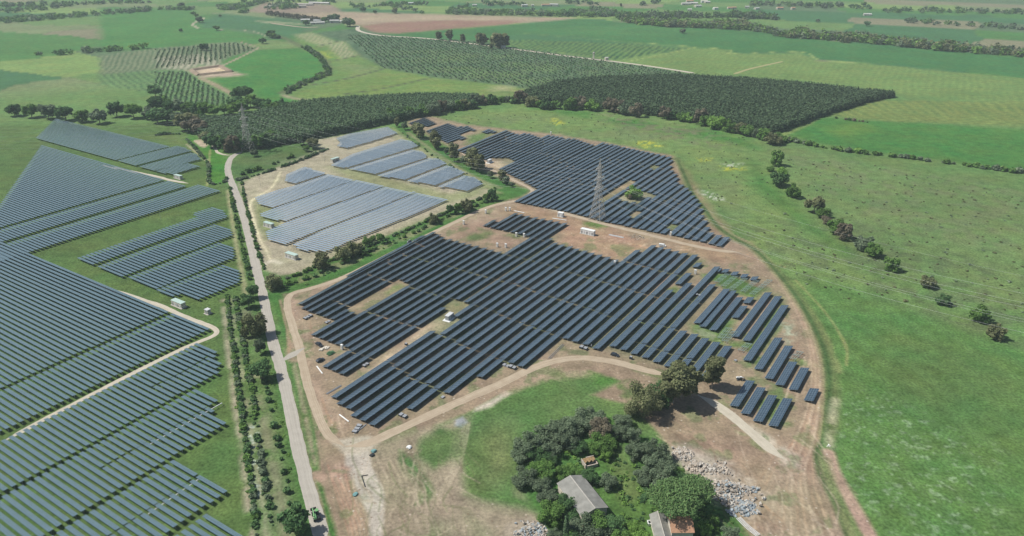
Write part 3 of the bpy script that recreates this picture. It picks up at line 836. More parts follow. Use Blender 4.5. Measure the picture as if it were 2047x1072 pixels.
    bs.inputs['Roughness'].default_value = .95
    bs.inputs['Specular IOR Level'].default_value = .1
    me.materials.append(m)
    tag(link('ground', me), kind='structure')

def catmull(P, k=6):
    P = np.asarray(P, float)
    if len(P) < 3:
        return np.array([P[0] + (P[-1] - P[0]) * i / k for i in range(k + 1)])
    Q = np.vstack([2 * P[0] - P[1], P, 2 * P[-1] - P[-2]])
    out = []
    for i in range(1, len(Q) - 2):
        for j in range(k):
            t = j / k
            a, b, c, d = Q[i - 1:i + 3]
            out.append(.5 * (2 * b + (c - a) * t + (2 * a - 5 * b + 4 * c - d) * t * t + (3 * b - a - 3 * c + d) * t ** 3))
    out.append(P[-1])
    return np.array(out)

make_ground()

# ------------------------------------------------------------------ roads and tracks
def mat_road(name, c1, c2):
    m, t, b = new_mat(name)
    geo = N(t, 'ShaderNodeNewGeometry')
    uv = N(t, 'ShaderNodeUVMap')
    no = N(t, 'ShaderNodeTexNoise')
    no.inputs['Scale'].default_value = .25
    no.inputs['Detail'].default_value = 7
    no.inputs['Roughness'].default_value = .65
    t.links.new(geo.outputs['Position'], no.inputs['Vector'])
    # two worn wheel lanes along the strip
    mp = N(t, 'ShaderNodeMapping')
    mp.inputs['Scale'].default_value = (.02, 9, 1)
    t.links.new(uv.outputs[0], mp.inputs[0])
    n2 = N(t, 'ShaderNodeTexNoise')
    n2.inputs['Scale'].default_value = 1
    n2.inputs['Detail'].default_value = 3
    t.links.new(mp.outputs[0], n2.inputs['Vector'])
    ad = N(t, 'ShaderNodeMath', operation='ADD')
    t.links.new(no.outputs['Fac'], ad.inputs[0])
    t.links.new(n2.outputs['Fac'], ad.inputs[1])
    mr = N(t, 'ShaderNodeMapRange')
    mr.inputs['From Min'].default_value = .7
    mr.inputs['From Max'].default_value = 1.3
    t.links.new(ad.outputs[0], mr.inputs['Value'])
    mx = N(t, 'ShaderNodeMix', data_type='RGBA')
    mx.inputs['A'].default_value = (*c1, 1)
    mx.inputs['B'].default_value = (*c2, 1)
    t.links.new(mr.outputs[0], mx.inputs['Factor'])
    t.links.new(mx.outputs['Result'], b.inputs['Base Color'])
    b.inputs['Roughness'].default_value = .95
    b.inputs['Specular IOR Level'].default_value = .1
    return m

MR_FARM = mat_road('farm_road', (.325, .305, .265), (.425, .400, .350))
MR_DIRT = mat_road('dirt_road', (.330, .265, .190), (.455, .385, .290))
MR_PALE = mat_road('pale_track', (.400, .365, .290), (.540, .500, .410))

def ribbon(name, pts, w, mat, z=0.03):
    P = catmull(GP(pts), 5)
    seg = np.sqrt(((P[1:] - P[:-1]) ** 2).sum(1))
    s = np.concatenate([[0], np.cumsum(seg)])
    u = np.arange(0, s[-1], 1.6)
    X, Y = np.interp(u, s, P[:, 0]), np.interp(u, s, P[:, 1])
    dx, dy = np.gradient(X), np.gradient(Y)
    L = np.hypot(dx, dy) + 1e-9
    nx, ny = dy / L, -dx / L
    wl = w / 2 + (fbm(u / 5, u * 0 + 3.1, 31, 3) - .5) * .9
    wr = w / 2 + (fbm(u / 5, u * 0 + 9.7, 37, 3) - .5) * .9
    taper = np.clip(np.minimum(u, s[-1] - u) / 9, .12, 1)
    wl, wr = wl * taper, wr * taper
    n = len(u)
    k = 5
    V, UV = [], []
    for j in range(k):
        f = j / (k - 1)
        off = -wl * (1 - f) + wr * f
        V.append(np.stack([X + nx * off, Y + ny * off, np.full(n, z)], -1))
        UV.append(np.stack([u, np.full(n, f)], -1))
    V, UV = np.concatenate(V), np.concatenate(UV)
    i = np.arange(n - 1)
    q = np.concatenate([np.stack([j * n + i, (j + 1) * n + i, (j + 1) * n + i + 1, j * n + i + 1], -1) for j in range(k - 1)])
    me = np_mesh(name, V, q, mat, UV[q.ravel()])
    return tag(link(name, me), kind='structure')

ribbon('farm_road', [(486, 303), (466, 312), (457, 326), (456, 345), (466, 372), (477, 400), (490, 445), (501, 488), (510, 526), (521, 570), (533, 625), (546, 685), (561, 735), (574, 790), (589, 860), (606, 935), (625, 1005), (650, 1100)], 5.6, MR_FARM)
ribbon('site_access_track', [(556, 726), (580, 712), (600, 700), (612, 694)], 5.0, MR_FARM, .034)
ribbon('dirt_road', [(1048, 399), (980, 413), (900, 449), (800, 498), (690, 553), (620, 577), (590, 585), (577, 594), (574, 612), (584, 650), (597, 690), (604, 720), (614, 765), (632, 820), (655, 868), (690, 893)], 4.2, MR_DIRT, .030)
ribbon('dirt_road', [(690, 893), (735, 886), (790, 862), (860, 830), (930, 798), (1000, 768), (1060, 738), (1110, 722), (1160, 716), (1220, 722), (1290, 740), (1340, 752)], 5.0, MR_DIRT, .038)
ribbon('pale_track', [(1395, 790), (1430, 808), (1470, 838), (1510, 872), (1545, 903), (1572, 920)], 5.2, MR_PALE, .036)
ribbon('dirt_road', [(920, 302), (945, 320), (975, 336), (1000, 348), (1030, 362), (1062, 378), (1062, 386), (1048, 396)], 3.6, MR_DIRT, .034)
ribbon('gravel_path', [(200, 330), (308, 352), (335, 359), (360, 364), (378, 367)], 3.6, MR_PALE, .03)
ribbon('gravel_path', [(160, 560), (308, 607), (340, 620), (372, 634), (400, 645), (425, 655), (433, 662), (430, 669), (415, 677), (380, 691), (345, 707), (308, 725), (230, 765), (120, 822), (0, 886)], 3.2, MR_PALE, .03)
ribbon('farm_lane', [(716, 52), (718, 62), (760, 71), (850, 77), (930, 86), (1010, 96), (1130, 112), (1240, 125), (1320, 136), (1390, 147)], 9, MR_PALE, .2)
ribbon('farm_lane', [(540, 46), (565, 50), (610, 55), (640, 54)], 8, MR_DIRT, .2)
ribbon('farm_lane', [(1466, 149), (1500, 138), (1566, 123)], 6, mat_road('grass_lane', (.26, .26, .12), (.38, .36, .19)), .2)
ribbon('gravel_path', [(464, 311), (446, 309), (434, 304), (430, 296), (422, 290)], 3.0, MR_PALE, .034)
ribbon('dirt_road', [(1052, 402), (1120, 424), (1200, 446), (1290, 468), (1380, 490), (1430, 500), (1480, 505)], 4.4, MR_DIRT, .034)

# ------------------------------------------------------------------ solar tables
PW, PLOW, PTILT = 4.3, 0.75, R(12.5)           # new tables: slope width, low edge, tilt
def table_arrays(n, w, ztop, tilt, mod, org):
    """vertices, quads, uv of one slab of n module columns; x along the row, y across (0 = low edge, going negative)"""
    L = n * mod
    cy, sy = math.cos(tilt), math.sin(tilt)
    v = []
    for th in (0.0, -0.06):
        for x, s in ((0, 0), (L, 0), (L, w), (0, w)):
            v.append((x, -s * cy + org + th * sy * -1, ztop + s * sy + th * cy))
    q = [(3, 2, 1, 0), (4, 5, 6, 7), (0, 1, 5, 4), (1, 2, 6, 5), (2, 3, 7, 6), (3, 0, 4, 7)]
    uvs = [(0, 0), (L, 0), (L, w), (0, w)] * 2
    uv = []
    for fi, f in enumerate(q):
        for i in f:
            uv.append(uvs[i] if fi == 0 else (.5, .5))
    return np.array(v), np.array(q), np.array(uv)

_pc = {}
def new_table_meshes(n, tilt):
    PTILT = R(tilt)
    if (n, tilt) not in _pc:
        v, q, uv = table_arrays(n, PW, PLOW, PTILT, 1.0, 0)
        pm = np_mesh('panel_surface', v, q, M['panel_new'], uv)
        f = MB()
        L = n * 1.0
        cy, sy = math.cos(PTILT), math.sin(PTILT)
        k = max(2, int(L / 5.7) + 1)
        for i in range(k):
            x = .5 + (L - 1) * i / (k - 1)
            f.bar((x, -.8 * cy, 0), (x, -.8 * cy, PLOW + .8 * sy - .08), .16)
            f.bar((x, -3.4 * cy, 0), (x, -3.4 * cy, PLOW + 3.4 * sy - .08), .16)
            f.bar((x, -.2 * cy, PLOW + .2 * sy - .12), (x, -4.2 * cy, PLOW + 4.2 * sy - .12), .1)
        for s in (.7, 2.1, 3.6):
            f.bar((0.02, -s * cy, PLOW + s * sy - .10), (L - .02, -s * cy, PLOW + s * sy - .10), .07)
        _pc[n, tilt] = (pm, f.mesh('support_frame', M['galv']))
    return _pc[n, tilt]

def rdir(a):
    a = R(a)
    return np.array((math.sin(a), math.cos(a)))

def line_poly(A, d, polys_in, holes, smin=None, smax=None):
    """intervals of the line A + s d inside polygon polys_in and outside all holes (world polygons)"""
    def cross(poly):
        out = []
        m = len(poly)
        for i in range(m):
            p, q = poly[i], poly[(i + 1) % m]
            e = q - p
            den = d[0] * e[1] - d[1] * e[0]
            if abs(den) < 1e-9: continue
            r = p - A
            s = (r[0] * e[1] - r[1] * e[0]) / den
            u = (r[0] * d[1] - r[1] * d[0]) / den
            if 0 <= u < 1: out.append(s)
        return sorted(out)
    c = cross(polys_in)
    iv = [(c[i], c[i + 1]) for i in range(0, len(c) - 1, 2)]
    for h in holes:
        c = cross(h)
        for j in range(0, len(c) - 1, 2):
            a, b = c[j], c[j + 1]
            nv = []
            for s0, s1 in iv:
                if b <= s0 or a >= s1: nv.append((s0, s1)); continue
                if a > s0: nv.append((s0, a))
                if b < s1: nv.append((b, s1))
            iv = nv
    if smin is not None:
        iv = [(max(a, smin), b) for a, b in iv if b > smin]
    return iv

def line_cut(A, d, path):
    """parameters where the line crosses an open world polyline"""
    out = []
    for p, q in zip(path[:-1], path[1:]):
        e = q - p
        den = d[0] * e[1] - d[1] * e[0]
        if abs(den) < 1e-9: continue
        r = p - A
        s = (r[0] * e[1] - r[1] * e[0]) / den
        u = (r[0] * d[1] - r[1] * d[0]) / den
        if 0 <= u < 1: out.append(s)
    return out

NEW = []     # (start xy, angle deg, modules, label)
def add_new(A, ang, s0, s1, label):
    n = int(round(s1 - s0))
    if n < 4: return
    NEW.append((A + rdir(ang) * s0, ang, n, label))

# ---- big southern array
z1, z2, z3, z7, z9 = Z(580, 470, 6.7), Z(600, 600, 6.7), Z(640, 720, 6.7), Z(1080, 600, 6.7), Z(920, 640, 8.577)
anch = {}
for k, p in zip(range(0, 2), z1((740, 565), (95, 940))): anch[k] = p
for k, p in zip([2, 3, 4, 5, 6, 7, 8, 9, 10, 12, 13, 14], z2((5, 130), (85, 165), (190, 200), (285, 235), (385, 268), (135, 485), (235, 525), (345, 568), (450, 605), (290, 910), (400, 955), (505, 1000))): anch[k] = p
for k, p in zip(range(16, 24), z3((135, 515), (210, 605), (325, 660), (395, 765), (515, 820), (640, 880), (1145, 665), (1640, 450))): anch[k] = p
for k, p in zip(range(24, 27), z9((265, 990), (800, 750), (960, 810))): anch[k] = p
for k, p in zip(range(27, 36), z7((285, 530), (410, 570), (550, 610), (690, 665), (915, 635), (1055, 680), (1195, 735), (1345, 785), (1495, 845))): anch[k] = p
anch[11] = (685, 695.5)
anch[15] = (875, 639)
AW = {k: G(*p) for k, p in anch.items()}
ANGM = lambda k: np.interp(k, [0, 8, 16, 24, 40], [31.2, 32.2, 33.2, 33.4, 33.6])
n35 = np.array((math.cos(R(33.6)), -math.sin(R(33.6))))
for i in range(1, 5):                      # the last rows run behind the eucalyptus trees
    AW[35 + i] = AW[35] + n35 * 6.35 * i - rdir(33.6) * (0.6 * i)
MFILL = GP([(560, 640), (560, 590), (866, 466), (884, 476), (907, 482), (962, 455), (1022, 427), (1131, 449), (1096, 484), (1106, 486.5), (1222, 518.5), (1234, 523), (1298, 491), (1362, 508), (1401, 515), (1336, 573), (1343, 594),
            (1424, 533.5), (1440, 539), (1409, 568), (1432, 573), (1357, 664), (1371, 666), (1463, 698), (1478, 704), (1410, 790), (1300, 790), (1120, 760), (1000, 790), (750, 890), (630, 850), (560, 720)])
MHOLES = [GP(p) for p in ([(884, 477), (967, 454.5), (1061, 476.5), (1003, 507)], [(690, 616), (710, 606), (800, 562), (818, 574), (722, 628), (700, 626)],
                          [(858, 660), (868, 668), (903, 641), (938, 611), (900, 598)])]
GAPS = [[(689.6, 702.2), (707.5, 706.7), (730, 714), (743, 719)],
        [(770, 723), (777, 726), (789, 737), (805.7, 744), (817.6, 756.6), (837, 764.8), (858, 772), (876, 785)],
        [(655, 599), (662.7, 601.5), (689.6, 611.2), (719.4, 620.1), (752.2, 630.6), (779, 639.6), (800, 646.3), (832.8, 655.2), (870, 667)],
        [(870, 668.5), (889.3, 674.2), (904, 679.4), (914.6, 689.9), (932.5, 695.8), (950.4, 702.5), (972.8, 711.5), (992, 718), (1008, 724)],
        [(728, 547), (733.7, 549), (753, 555.8), (768, 561), (783, 565.5), (801, 568.5), (818.8, 575.2), (836.7, 581.2), (853, 586.4), (874, 590.6), (891, 595), (905.7, 599.6), (929.6, 606.3), (955, 613.7), (971, 618.2), (984.8, 622.7),
         (998.2, 631.6), (1014.6, 636.9), (1031, 643.6), (1047.5, 650.3), (1065.4, 655.5), (1084.8, 663), (1101.2, 669.7), (1121, 677)],
        [(806, 510.5), (812.8, 512.5), (830.7, 517), (845.7, 521.5), (857.9, 523.5), (877.3, 529), (896.7, 532.7), (914.6, 538.7), (935.5, 544.6), (955, 550.6), (971.3, 554.3), (984.8, 558.8), (998, 561.8), (1016, 566),
         (1032.5, 571), (1049, 576.5), (1064, 583), (1078.8, 587.6), (1095.2, 592.8), (1114, 599), (1131, 604), (1148.7, 609.6), (1165, 614.8), (1183, 620.7), (1199, 628.4), (1218.8, 634.3), (1238.2, 640.3), (1258, 645), (1290.4, 643.3), (1311.3, 649.3), (1330.7, 655.2), (1360, 664)],
        [(1003, 507), (1005.7, 508), (1019, 511.8), (1035.5, 515.5), (1052, 519.3), (1066.9, 523), (1081.8, 527.5), (1098, 531), (1112.8, 535.7), (1123.3, 541.6), (1138.2, 546), (1156, 550.6), (1172.5, 555.8), (1189, 560.3), (1205.4, 564.8),
         (1221.8, 570), (1238.2, 574.5), (1255.4, 580.4), (1274, 585.7), (1293.4, 590.9), (1312.8, 595.4), (1358.8, 597), (1379.7, 603), (1402, 609)],
        [(1059.4, 476), (1075.8, 479.7), (1090.7, 482.7), (1100, 485)],
        [(1237, 520), (1254.6, 525.2), (1271, 529.7), (1289, 534.2), (1303.9, 539.4), (1323, 543.9), (1340, 548.4), (1357, 552), (1372, 556)],
        [(1262, 683), (1290, 692), (1330, 706), (1380, 722)],
        [(690, 567.8), (697, 571)], [(768, 514), (776, 528)], [(823, 485), (846, 494)]]
GW = [GP(g) for g in GAPS]
for k in sorted(AW):
    a = float(ANGM(k))
    d = rdir(a)
    n = np.array((d[1], -d[0]))
    A = AW[k]
    mid = A + n * 1.6
    iv = line_poly(mid, d, MFILL, MHOLES, 0.0)
    cuts = sorted(s for g in GW for s in line_cut(mid, d, g))
    j = 0
    for s0, s1 in iv:
        if s1 - s0 < 5: continue
        edges = [s0] + [c for c in cuts if s0 + 4 < c < s1 - 4] + [s1]
        for e0, e1 in zip(edges[:-1], edges[1:]):
            if e1 - e0 < 4: continue
            j += 1
            add_new(A, a, e0 + .3, e1 - .3, f'dark solar table, southern array, {ordinal(k + 1)} row from the tree verge, {ordinal(j)} from near end')

# ---- unfinished rows at the right end: low left corner at the near end, far end tip
z8, zR = Z(1320, 500, 6.7), Z(1340, 620, 4.287)
SEG = [((1383, 536), (1404, 529)), ((1348, 570), (1383, 550)), ((1425, 545), (1440, 538.5)), ((1440, 547), (1460, 542)), ((1459, 552), (1480, 547)), ((1478, 557), (1499, 552)), ((1498, 562), (1519, 557.5)),
       ((1385.5, 648), (1451, 579)), ((1397, 655), (1471, 585)), ((1417, 662), (1485, 598.5)), ((1484.5, 608), (1511, 599)), ((1461.5, 637), (1498, 616)), ((1461, 675), (1544, 589.5)), ((1483.5, 683), (1564, 597.5)),
       ((1484.6, 722.6), (1578, 615)), ((1506.8, 740), (1564, 680.6)), ((1527.8, 758.8), (1585, 697)), ((1548.8, 771.6), (1597, 728.5)), ((1575.6, 781), (1620, 741)), ((1606, 803), (1631, 780)),
       ((1457.8, 813.6), (1515, 768)), ((1480, 828.8), (1533, 781)), ((1504.5, 844), (1557, 796)), ((1534.8, 853.3), (1586, 802))]
SEGL = ['short dark solar table beside the pale cabinet, nearest the white van', 'short dark solar table above the small gap with grass', 'small dark solar table, first of the short ones along the ring road',
        'small dark solar table, second of the short ones along the ring road', 'small dark solar table, third of the short ones along the ring road', 'small dark solar table, fourth of the short ones along the ring road',
        'small dark solar table, last of the short ones along the ring road', 'dark solar table left of the three ending above bare frames', 'dark solar table, middle of the three ending above bare frames',
        'dark solar table, right of the three ending above bare frames', 'short dark solar table beside bare frames, upper of two in line', 'short dark solar table over grass, lower of two in line',
        'long dark solar table at the right end, ending over grass, left of a pair', 'long dark solar table at the right end, ending over grass, right of a pair', 'longest dark solar table at the right end beside the ring road bend',
        'dark solar table at the right end just below the longest one', 'dark solar table at the right end, second below the longest one', 'dark solar table at the right end, third below the longest one',
        'dark solar table at the right end, fourth below the longest one', 'smallest dark solar table standing alone beside the ring road', 'dark solar table in the lowest group of four, leftmost, in tree shade',
        'dark solar table in the lowest group of four, second from the left', 'dark solar table in the lowest group of four, third from the left', 'dark solar table in the lowest group of four, rightmost, beside grass']
for (sw, ne), lb in zip(SEG, SEGL):
    a = 33.6
    d = rdir(a)
    A = G(*sw)
    s = float((G(*ne) - A) @ d) - 1.0
    add_new(A, a, 0, s, lb)

# ---- northern array
zg, zb, zc = Z(900, 280, 8.935), Z(1020, 350, 7.658), Z(1240, 360, 7.658)
UA = zg((130, 190), (190, 215), (250, 240), (320, 270))
U0 = zg((880, 525), (920, 545), (975, 570), (1030, 600), (1090, 630), (1150, 660), (1210, 685), (1270, 720), (1340, 760), (1400, 790), (1460, 825), (1530, 855))
U1 = [(1031, 403), (1042, 405.5), (1054.6, 407.5), (1065.7, 410), (1077.5, 412), (1090, 414.6), (1101.6, 416.6), (1114, 419.2), (1128.4, 421.8), (1141.4, 425), (1155, 428.3), (1167.6, 431.6)]
U2 = [(1209.3, 442.7), (1223, 445.3), (1235.5, 447.3), (1249, 450.8), (1264.8, 454), (1279, 456.6), (1293.5, 460.5), (1307, 463), (1321, 465.8), (1338, 468.4), (1352.3, 471), (1368, 475), (1383.6, 478.8), (1400, 482), (1417, 486.7), (1432.6, 490.6)]
def between(p, q, n):
    return [p + (q - p) * (i + 1) / (n + 1) for i in range(n)]
UW = [G(*p) for p in UA]
UW += between(G(*UA[-1]), G(*U0[0]), 9) + [G(*p) for p in U0]
UW += [G(*p) for p in U1] + between(G(*U1[-1]), G(*U2[0]), 2) + [G(*p) for p in U2]
UFILL = GP([(908, 306), (914, 301.5), (951, 286), (1013, 262), (1038, 270.5), (1055, 267), (1081, 277), (1098, 271.5), (1127, 276), (1128, 282), (1143, 276.5), (1187, 291.5), (1204, 286.5), (1343, 316), (1342, 328), (1339, 340), (1344, 344),
            (1354, 354), (1352, 364), (1355, 370), (1367, 372), (1378, 384), (1390, 399), (1402, 415), (1401, 430), (1414, 450), (1413, 465), (1463, 479.5), (1440, 500), (1240, 455), (1020, 408), (1020, 402), (1066, 378), (998, 345), (990, 341), (1026, 327),
            (1024, 321), (1012, 317), (985, 317), (950, 323), (915, 306)])
UHOLES = [GP(p) for p in ([(1184, 402), (1275, 357), (1281, 359), (1200, 404)], [(1232, 397), (1252, 380), (1288, 385), (1306, 391), (1280, 408), (1244, 403)], [(1250, 434), (1268, 423.5), (1286, 424), (1269, 437)],
                          [(1331, 458), (1342, 450), (1356, 451), (1344, 462)], [(1299, 338), (1309, 332), (1319, 334), (1306, 342)])]
for k, A in enumerate(UW):
    a = float(np.interp(k, [0, 12, 25, 55], [31.2, 31.6, 32.6, 33.4]))
    d = rdir(a)
    n = np.array((d[1], -d[0]))
    mid = A + n * 1.6
    iv = line_poly(mid, d, UFILL, UHOLES, -60.0 if 4 <= k < 13 else -3.0)
    j = 0
    for s0, s1 in iv:
        if s1 - s0 < 5: continue
        cuts = np.arange(s0 + 78 - (7 * k) % 13, s1, 78) if s1 - s0 > 95 else []
        edges = [s0] + [c for c in cuts if s0 + 12 < c < s1 - 12] + [s1]
        for e0, e1 in zip(edges[:-1], edges[1:]):
            j += 1
            add_new(A, a, e0 + .3, e1 - .3, f'dark solar table, northern array, {ordinal(k + 1)} row from far corner, {ordinal(j)} from the road end')

# ---- three little arrays at the far end
for poly, rows, nm in (([(815.7, 248.2), (849, 236.5), (872, 248.4), (840, 257)], 6, 'farthest small block'), ([(849, 263.5), (897, 248.6), (915, 255.5), (933, 252.8), (950, 261), (916, 270), (931, 278), (891, 287)], 11, 'second small block'),
                       ([(961, 265), (977.6, 259.4), (992, 265), (973, 269)], 3, 'tiny block of three rows')):
    P = GP(poly)
    a = 31.4
    d = rdir(a)
    n = np.array((d[1], -d[0]))
    vmin, vmax = (P @ n).min(), (P @ n).max()
    for r in range(rows):
        v = vmin + (vmax - vmin) * (r + .2) / rows
        A = n * v + d * float((P @ d).mean())
        iv = line_poly(A + n * 1.6, d, P, [])
        for s0, s1 in iv:
            add_new(A, a, s0, s1, f'dark solar table in the {nm}, {ordinal(r + 1)} row from its far left edge')

def place_new():
    for A, a, n, lb in NEW:
        pm, fm = new_table_meshes(n, 11 if 'northern' in lb or 'block' in lb else 16)
        rz = math.pi / 2 - R(a)
        t = empty('solar_table', (A[0], A[1], 0), rz)
        tag(t, lb, 'solar table', 'dark solar tables of the new plant')
        link('panel_surface', pm, t)
        link('support_frame', fm, t)

# keep the number of single tables near three hundred: the farthest become one mass
NEW.sort(key=lambda t: float(np.hypot(*t[0])))
FAR_NEW = NEW[300:]
NEW = NEW[:300]
place_new()

def mass(name, items, w, ztop, tilt, mod, org, mat, label, cat, group):
    if not items: return
    V, Q, UV = [], [], []
    o = 0
    for A, a, n, lb in items:
        v, q, uv = table_arrays(n, w, ztop, tilt, mod, org)
        rz = math.pi / 2 - R(a)
        c, s = math.cos(rz), math.sin(rz)
        x = v[:, 0] * c - v[:, 1] * s + A[0]
        y = v[:, 0] * s + v[:, 1] * c + A[1]
        V.append(np.stack([x, y, v[:, 2]], -1))
        Q.append(q + o)
        UV.append(uv)
        o += len(v)
        # four posts under each
        L = n * mod
        for f in (.02, .34, .66, .98):
            for yy in ((org - w * math.cos(tilt) * .8),):
                zt = ztop + w * math.sin(tilt) * .8 - .1
                px, py = f * L, yy
                b = np.array([(px + i * .08, py + j * .08, z) for z in (0, zt) for i, j in ((-1, -1), (1, -1), (1, 1), (-1, 1))])
                bx = b[:, 0] * c - b[:, 1] * s + A[0]
                by = b[:, 0] * s + b[:, 1] * c + A[1]
                V.append(np.stack([bx, by, b[:, 2]], -1))
                Q.append(np.array([(0, 1, 5, 4), (1, 2, 6, 5), (2, 3, 7, 6), (3, 0, 4, 7), (4, 5, 6, 7), (3, 2, 1, 0)]) + o)
                UV.append(np.full((24, 2), .5))
                o += 8
    me = np_mesh(name, np.concatenate(V), np.concatenate(Q), mat, np.concatenate(UV))
    tag(link(name, me), label, cat, group, 'stuff')

mass('far_solar_tables', FAR_NEW, PW, 0.9, R(8), 1.0, 0, M['panel_new'], 'dark solar tables in the farthest rows of the new plant', 'solar tables', 'dark solar tables of the new plant')

# ---- older tracker arrays on the left and in the middle
OW, OZ, OM = 1.86, 1.75, 1.0
zA, zB, zC, zD, zE, zW, zX, zY = Z(305, 280, 6.7), Z(305, 410, 5.36), Z(305, 600, 5.36), Z(305, 780, 6.7), Z(305, 910, 6.62), Z(500, 330, 8.935), Z(640, 360, 7.146), Z(660, 250, 6.4)
OLD = []
aA, aD, aW, aY = 123.0, 122.4, 121.2, 120.0
def ext(p, a, mode):
    """carry a point of the photo's left border on beyond it, along the strip ('n') or along the rows ('d')"""
    q = G(*p)
    d = rdir(a)
    v = -np.array((-d[1], d[0])) if False else np.array((-d[1], d[0]))
    if mode == 'n':
        w = np.array((d[1], -d[0]))          # to the lower left
        if PX(*(q + w * 10))[0] > PX(*q)[0]: w = -w
    else:
        w = -d                               # up the rows to the upper left
    s = 0
    while s < 190 and PX(*(q + w * s))[0] > -40: s += 4
    return tuple(PX(*(q + w * s)))

def below_path(p, a):
    """the ground beyond the row line through p: where a path bounds the strips"""
    q, d = G(*p), rdir(a)
    w = np.array((-d[1], d[0]))
    if PX(*(q + w * 10))[0] > PX(*q)[0]: w = -w
    return np.array([q + d * 120, q - d * 400, q - d * 400 + w * 400, q + d * 120 + w * 400])

HOLE_A = [below_path(zA((20, 442))[0], aA)]
HOLE_C = [below_path(zB((20, 922))[0], aD)]

def old_strip(name, pts, a, pitch, phase=0.0, holes=(), mid=None):
    pm_ = 'middle plant' in name or 'eucalyptus' in name or 'detached' in name
    P = GP(pts)
    d = rdir(a)
    n = np.array((d[1], -d[0]))
    v = P @ n
    k0, k1 = int(np.floor((v.min() - phase) / pitch)), int(np.ceil((v.max() - phase) / pitch))
    rows = []
    for k in range(k0, k1 + 1):
        A = n * (phase + k * pitch) + d * float((P @ d).mean())
        for s0, s1 in line_poly(A, d, P, holes):
            if s1 - s0 < 3: continue
            c0, c1 = PX(*(A + d * s0)), PX(*(A + d * s1))
            if max(c0[0], c1[0]) < -20: continue
            rows.append((A, s0 + .5, s1 - .8))
    rows.sort(key=lambda r: -PX(*(r[0] + d * r[2]))[0])
    cuts = [GP(m) for m in mid] if mid else []
    for i, (A, s0, s1) in enumerate(rows):
        e = [s0] + sorted(c for m in cuts for c in line_cut(A, d, m) if s0 + 2.5 < c < s1 - 2.5) + [s1]
        for j, (b0, b1) in enumerate(zip(e[:-1], e[1:])):
            w = '' if len(e) == 2 else (' upper part' if j == 0 else ' lower part')
            nm = int(round((b1 - b0 - (.5 if len(e) > 2 else 0)) / OM))
            if nm < 2: continue
            OLD.append((A + d * (b0 + (.25 if len(e) > 2 and j else 0)), a, nm, ('pale silvery' if pm_ else 'pale blue') + f' tracker table, {name[4:]}, {ordinal(i + 1)} from right end' + (',' + w if w else '')))

A_ = zA((20, 55), (250, 110), (20, 158))
old_strip('the farthest left strip', [ext(A_[0], aA, 'd'), A_[0], A_[1], ext(A_[1], aA, 'n')], aA, 2.62, holes=HOLE_A)
q = zA((265, 113), (330, 100), (420, 118), (530, 170))
old_strip('the second left strip', [ext(q[0], aA, 'n')] + q + [ext(q[3], aA, 'n')], aA, 2.62, holes=HOLE_A)
q = zA((520, 190), (600, 215), (655, 285), (500, 322))
old_strip('the third left strip', [ext(q[0], aA, 'n')] + q + [ext(q[3], aA, 'n')], aA, 2.62, holes=HOLE_A)
q = zA((20, 430), (495, 328), (650, 378), (350, 468), (280, 490), (20, 440))
old_strip('the left strip behind the path', q, aA, 2.62)
q = zA((20, 515), (180, 560))
old_strip('the strip just below the path', [ext(q[0], aA, 'd'), q[0], q[1], ext(q[1], aA, 'n')], aA, 2.66)
q = zA((200, 572), (460, 648))
old_strip('the second strip below the path', [ext(q[0], aA, 'n'), q[0], q[1], ext(q[1], aA, 'n')], aA, 2.66)
q = zA((480, 665), (600, 625), (915, 710))
old_strip('the strip with its long right edge', [ext(q[0], aA, 'n'), q[0], q[1], q[2], ext(q[2], aA, 'n')], aA, 2.7)
q = zB((470, 150), (430, 110), (640, 45), (760, 80), (810, 155), (20, 425))
old_strip('the uppermost strip by the road', [ext(q[0], aA, 'n')] + q[:5] + [ext(q[5], aA, 'n')], aA, 2.8, holes=HOLE_C)
q = zB((680, 222), (830, 270), (870, 350), (20, 655))
old_strip('the second strip by the road', [ext(q[0], aA, 'n')] + q[:3] + [ext(q[3], aA, 'n')], aA, 2.8, holes=HOLE_C)
q = zB((720, 420), (870, 470), (890, 590), (20, 925))
old_strip('the third strip by the road', [ext(q[0], aA, 'n')] + q[:3] + [ext(q[3], aA, 'n')], aA, 2.82, holes=HOLE_C)
q = zB((50, 932), (770, 660), (935, 715), (945, 855), (500, 1050), (330, 985), (215, 1010))
old_strip('the strip by the green cabin', q, aD, 2.9)
q = zC((20, 85), (185, 165))
old_strip('the short strip inside the path bend', [ext(q[0], aD, 'd'), q[0], q[1], ext(q[1], aD, 'n')], aD, 2.94)
q = zC((210, 172), (618, 345), (20, 630))
old_strip('the strip inside the path bend', [ext(q[0], aD, 'n'), q[0], q[1], ext(q[1], aD, 'n')], aD, 2.94)
q = zC((490, 478), (730, 580), (665, 628), (765, 710), (700, 745), (735, 810)) + zD((560, 2),)
old_strip('the strip below the path bend', [ext(q[0], aD, 'n')] + q + [ext(q[-1], aD, 'n')], aD, 2.96, mid=[zC((20, 960), (370, 785), (480, 715), (620, 625))])
q = zD((600, 5), (925, 165), (760, 265), (875, 330), (640, 300), (1010, 490))
mA, mB = zD((40, 680), (740, 270))
dl = (mA[0] - mB[0], mA[1] - mB[1])
old_strip('the wide strip with a drive shaft', [ext(q[0], aD, 'n'), q[0], q[1], zD((815, 235))[0], zD((745, 262))[0], zD((865, 335))[0], zD((800, 372))[0], q[5], ext(q[5], aD, 'n')], aD, 3.0,
          mid=[[(mA[0] + dl[0], mA[1] + dl[1]), mA, mB]])
q = zE((305, 82), (1020, 525))
mC, mD = zE((30, 715), (650, 290))
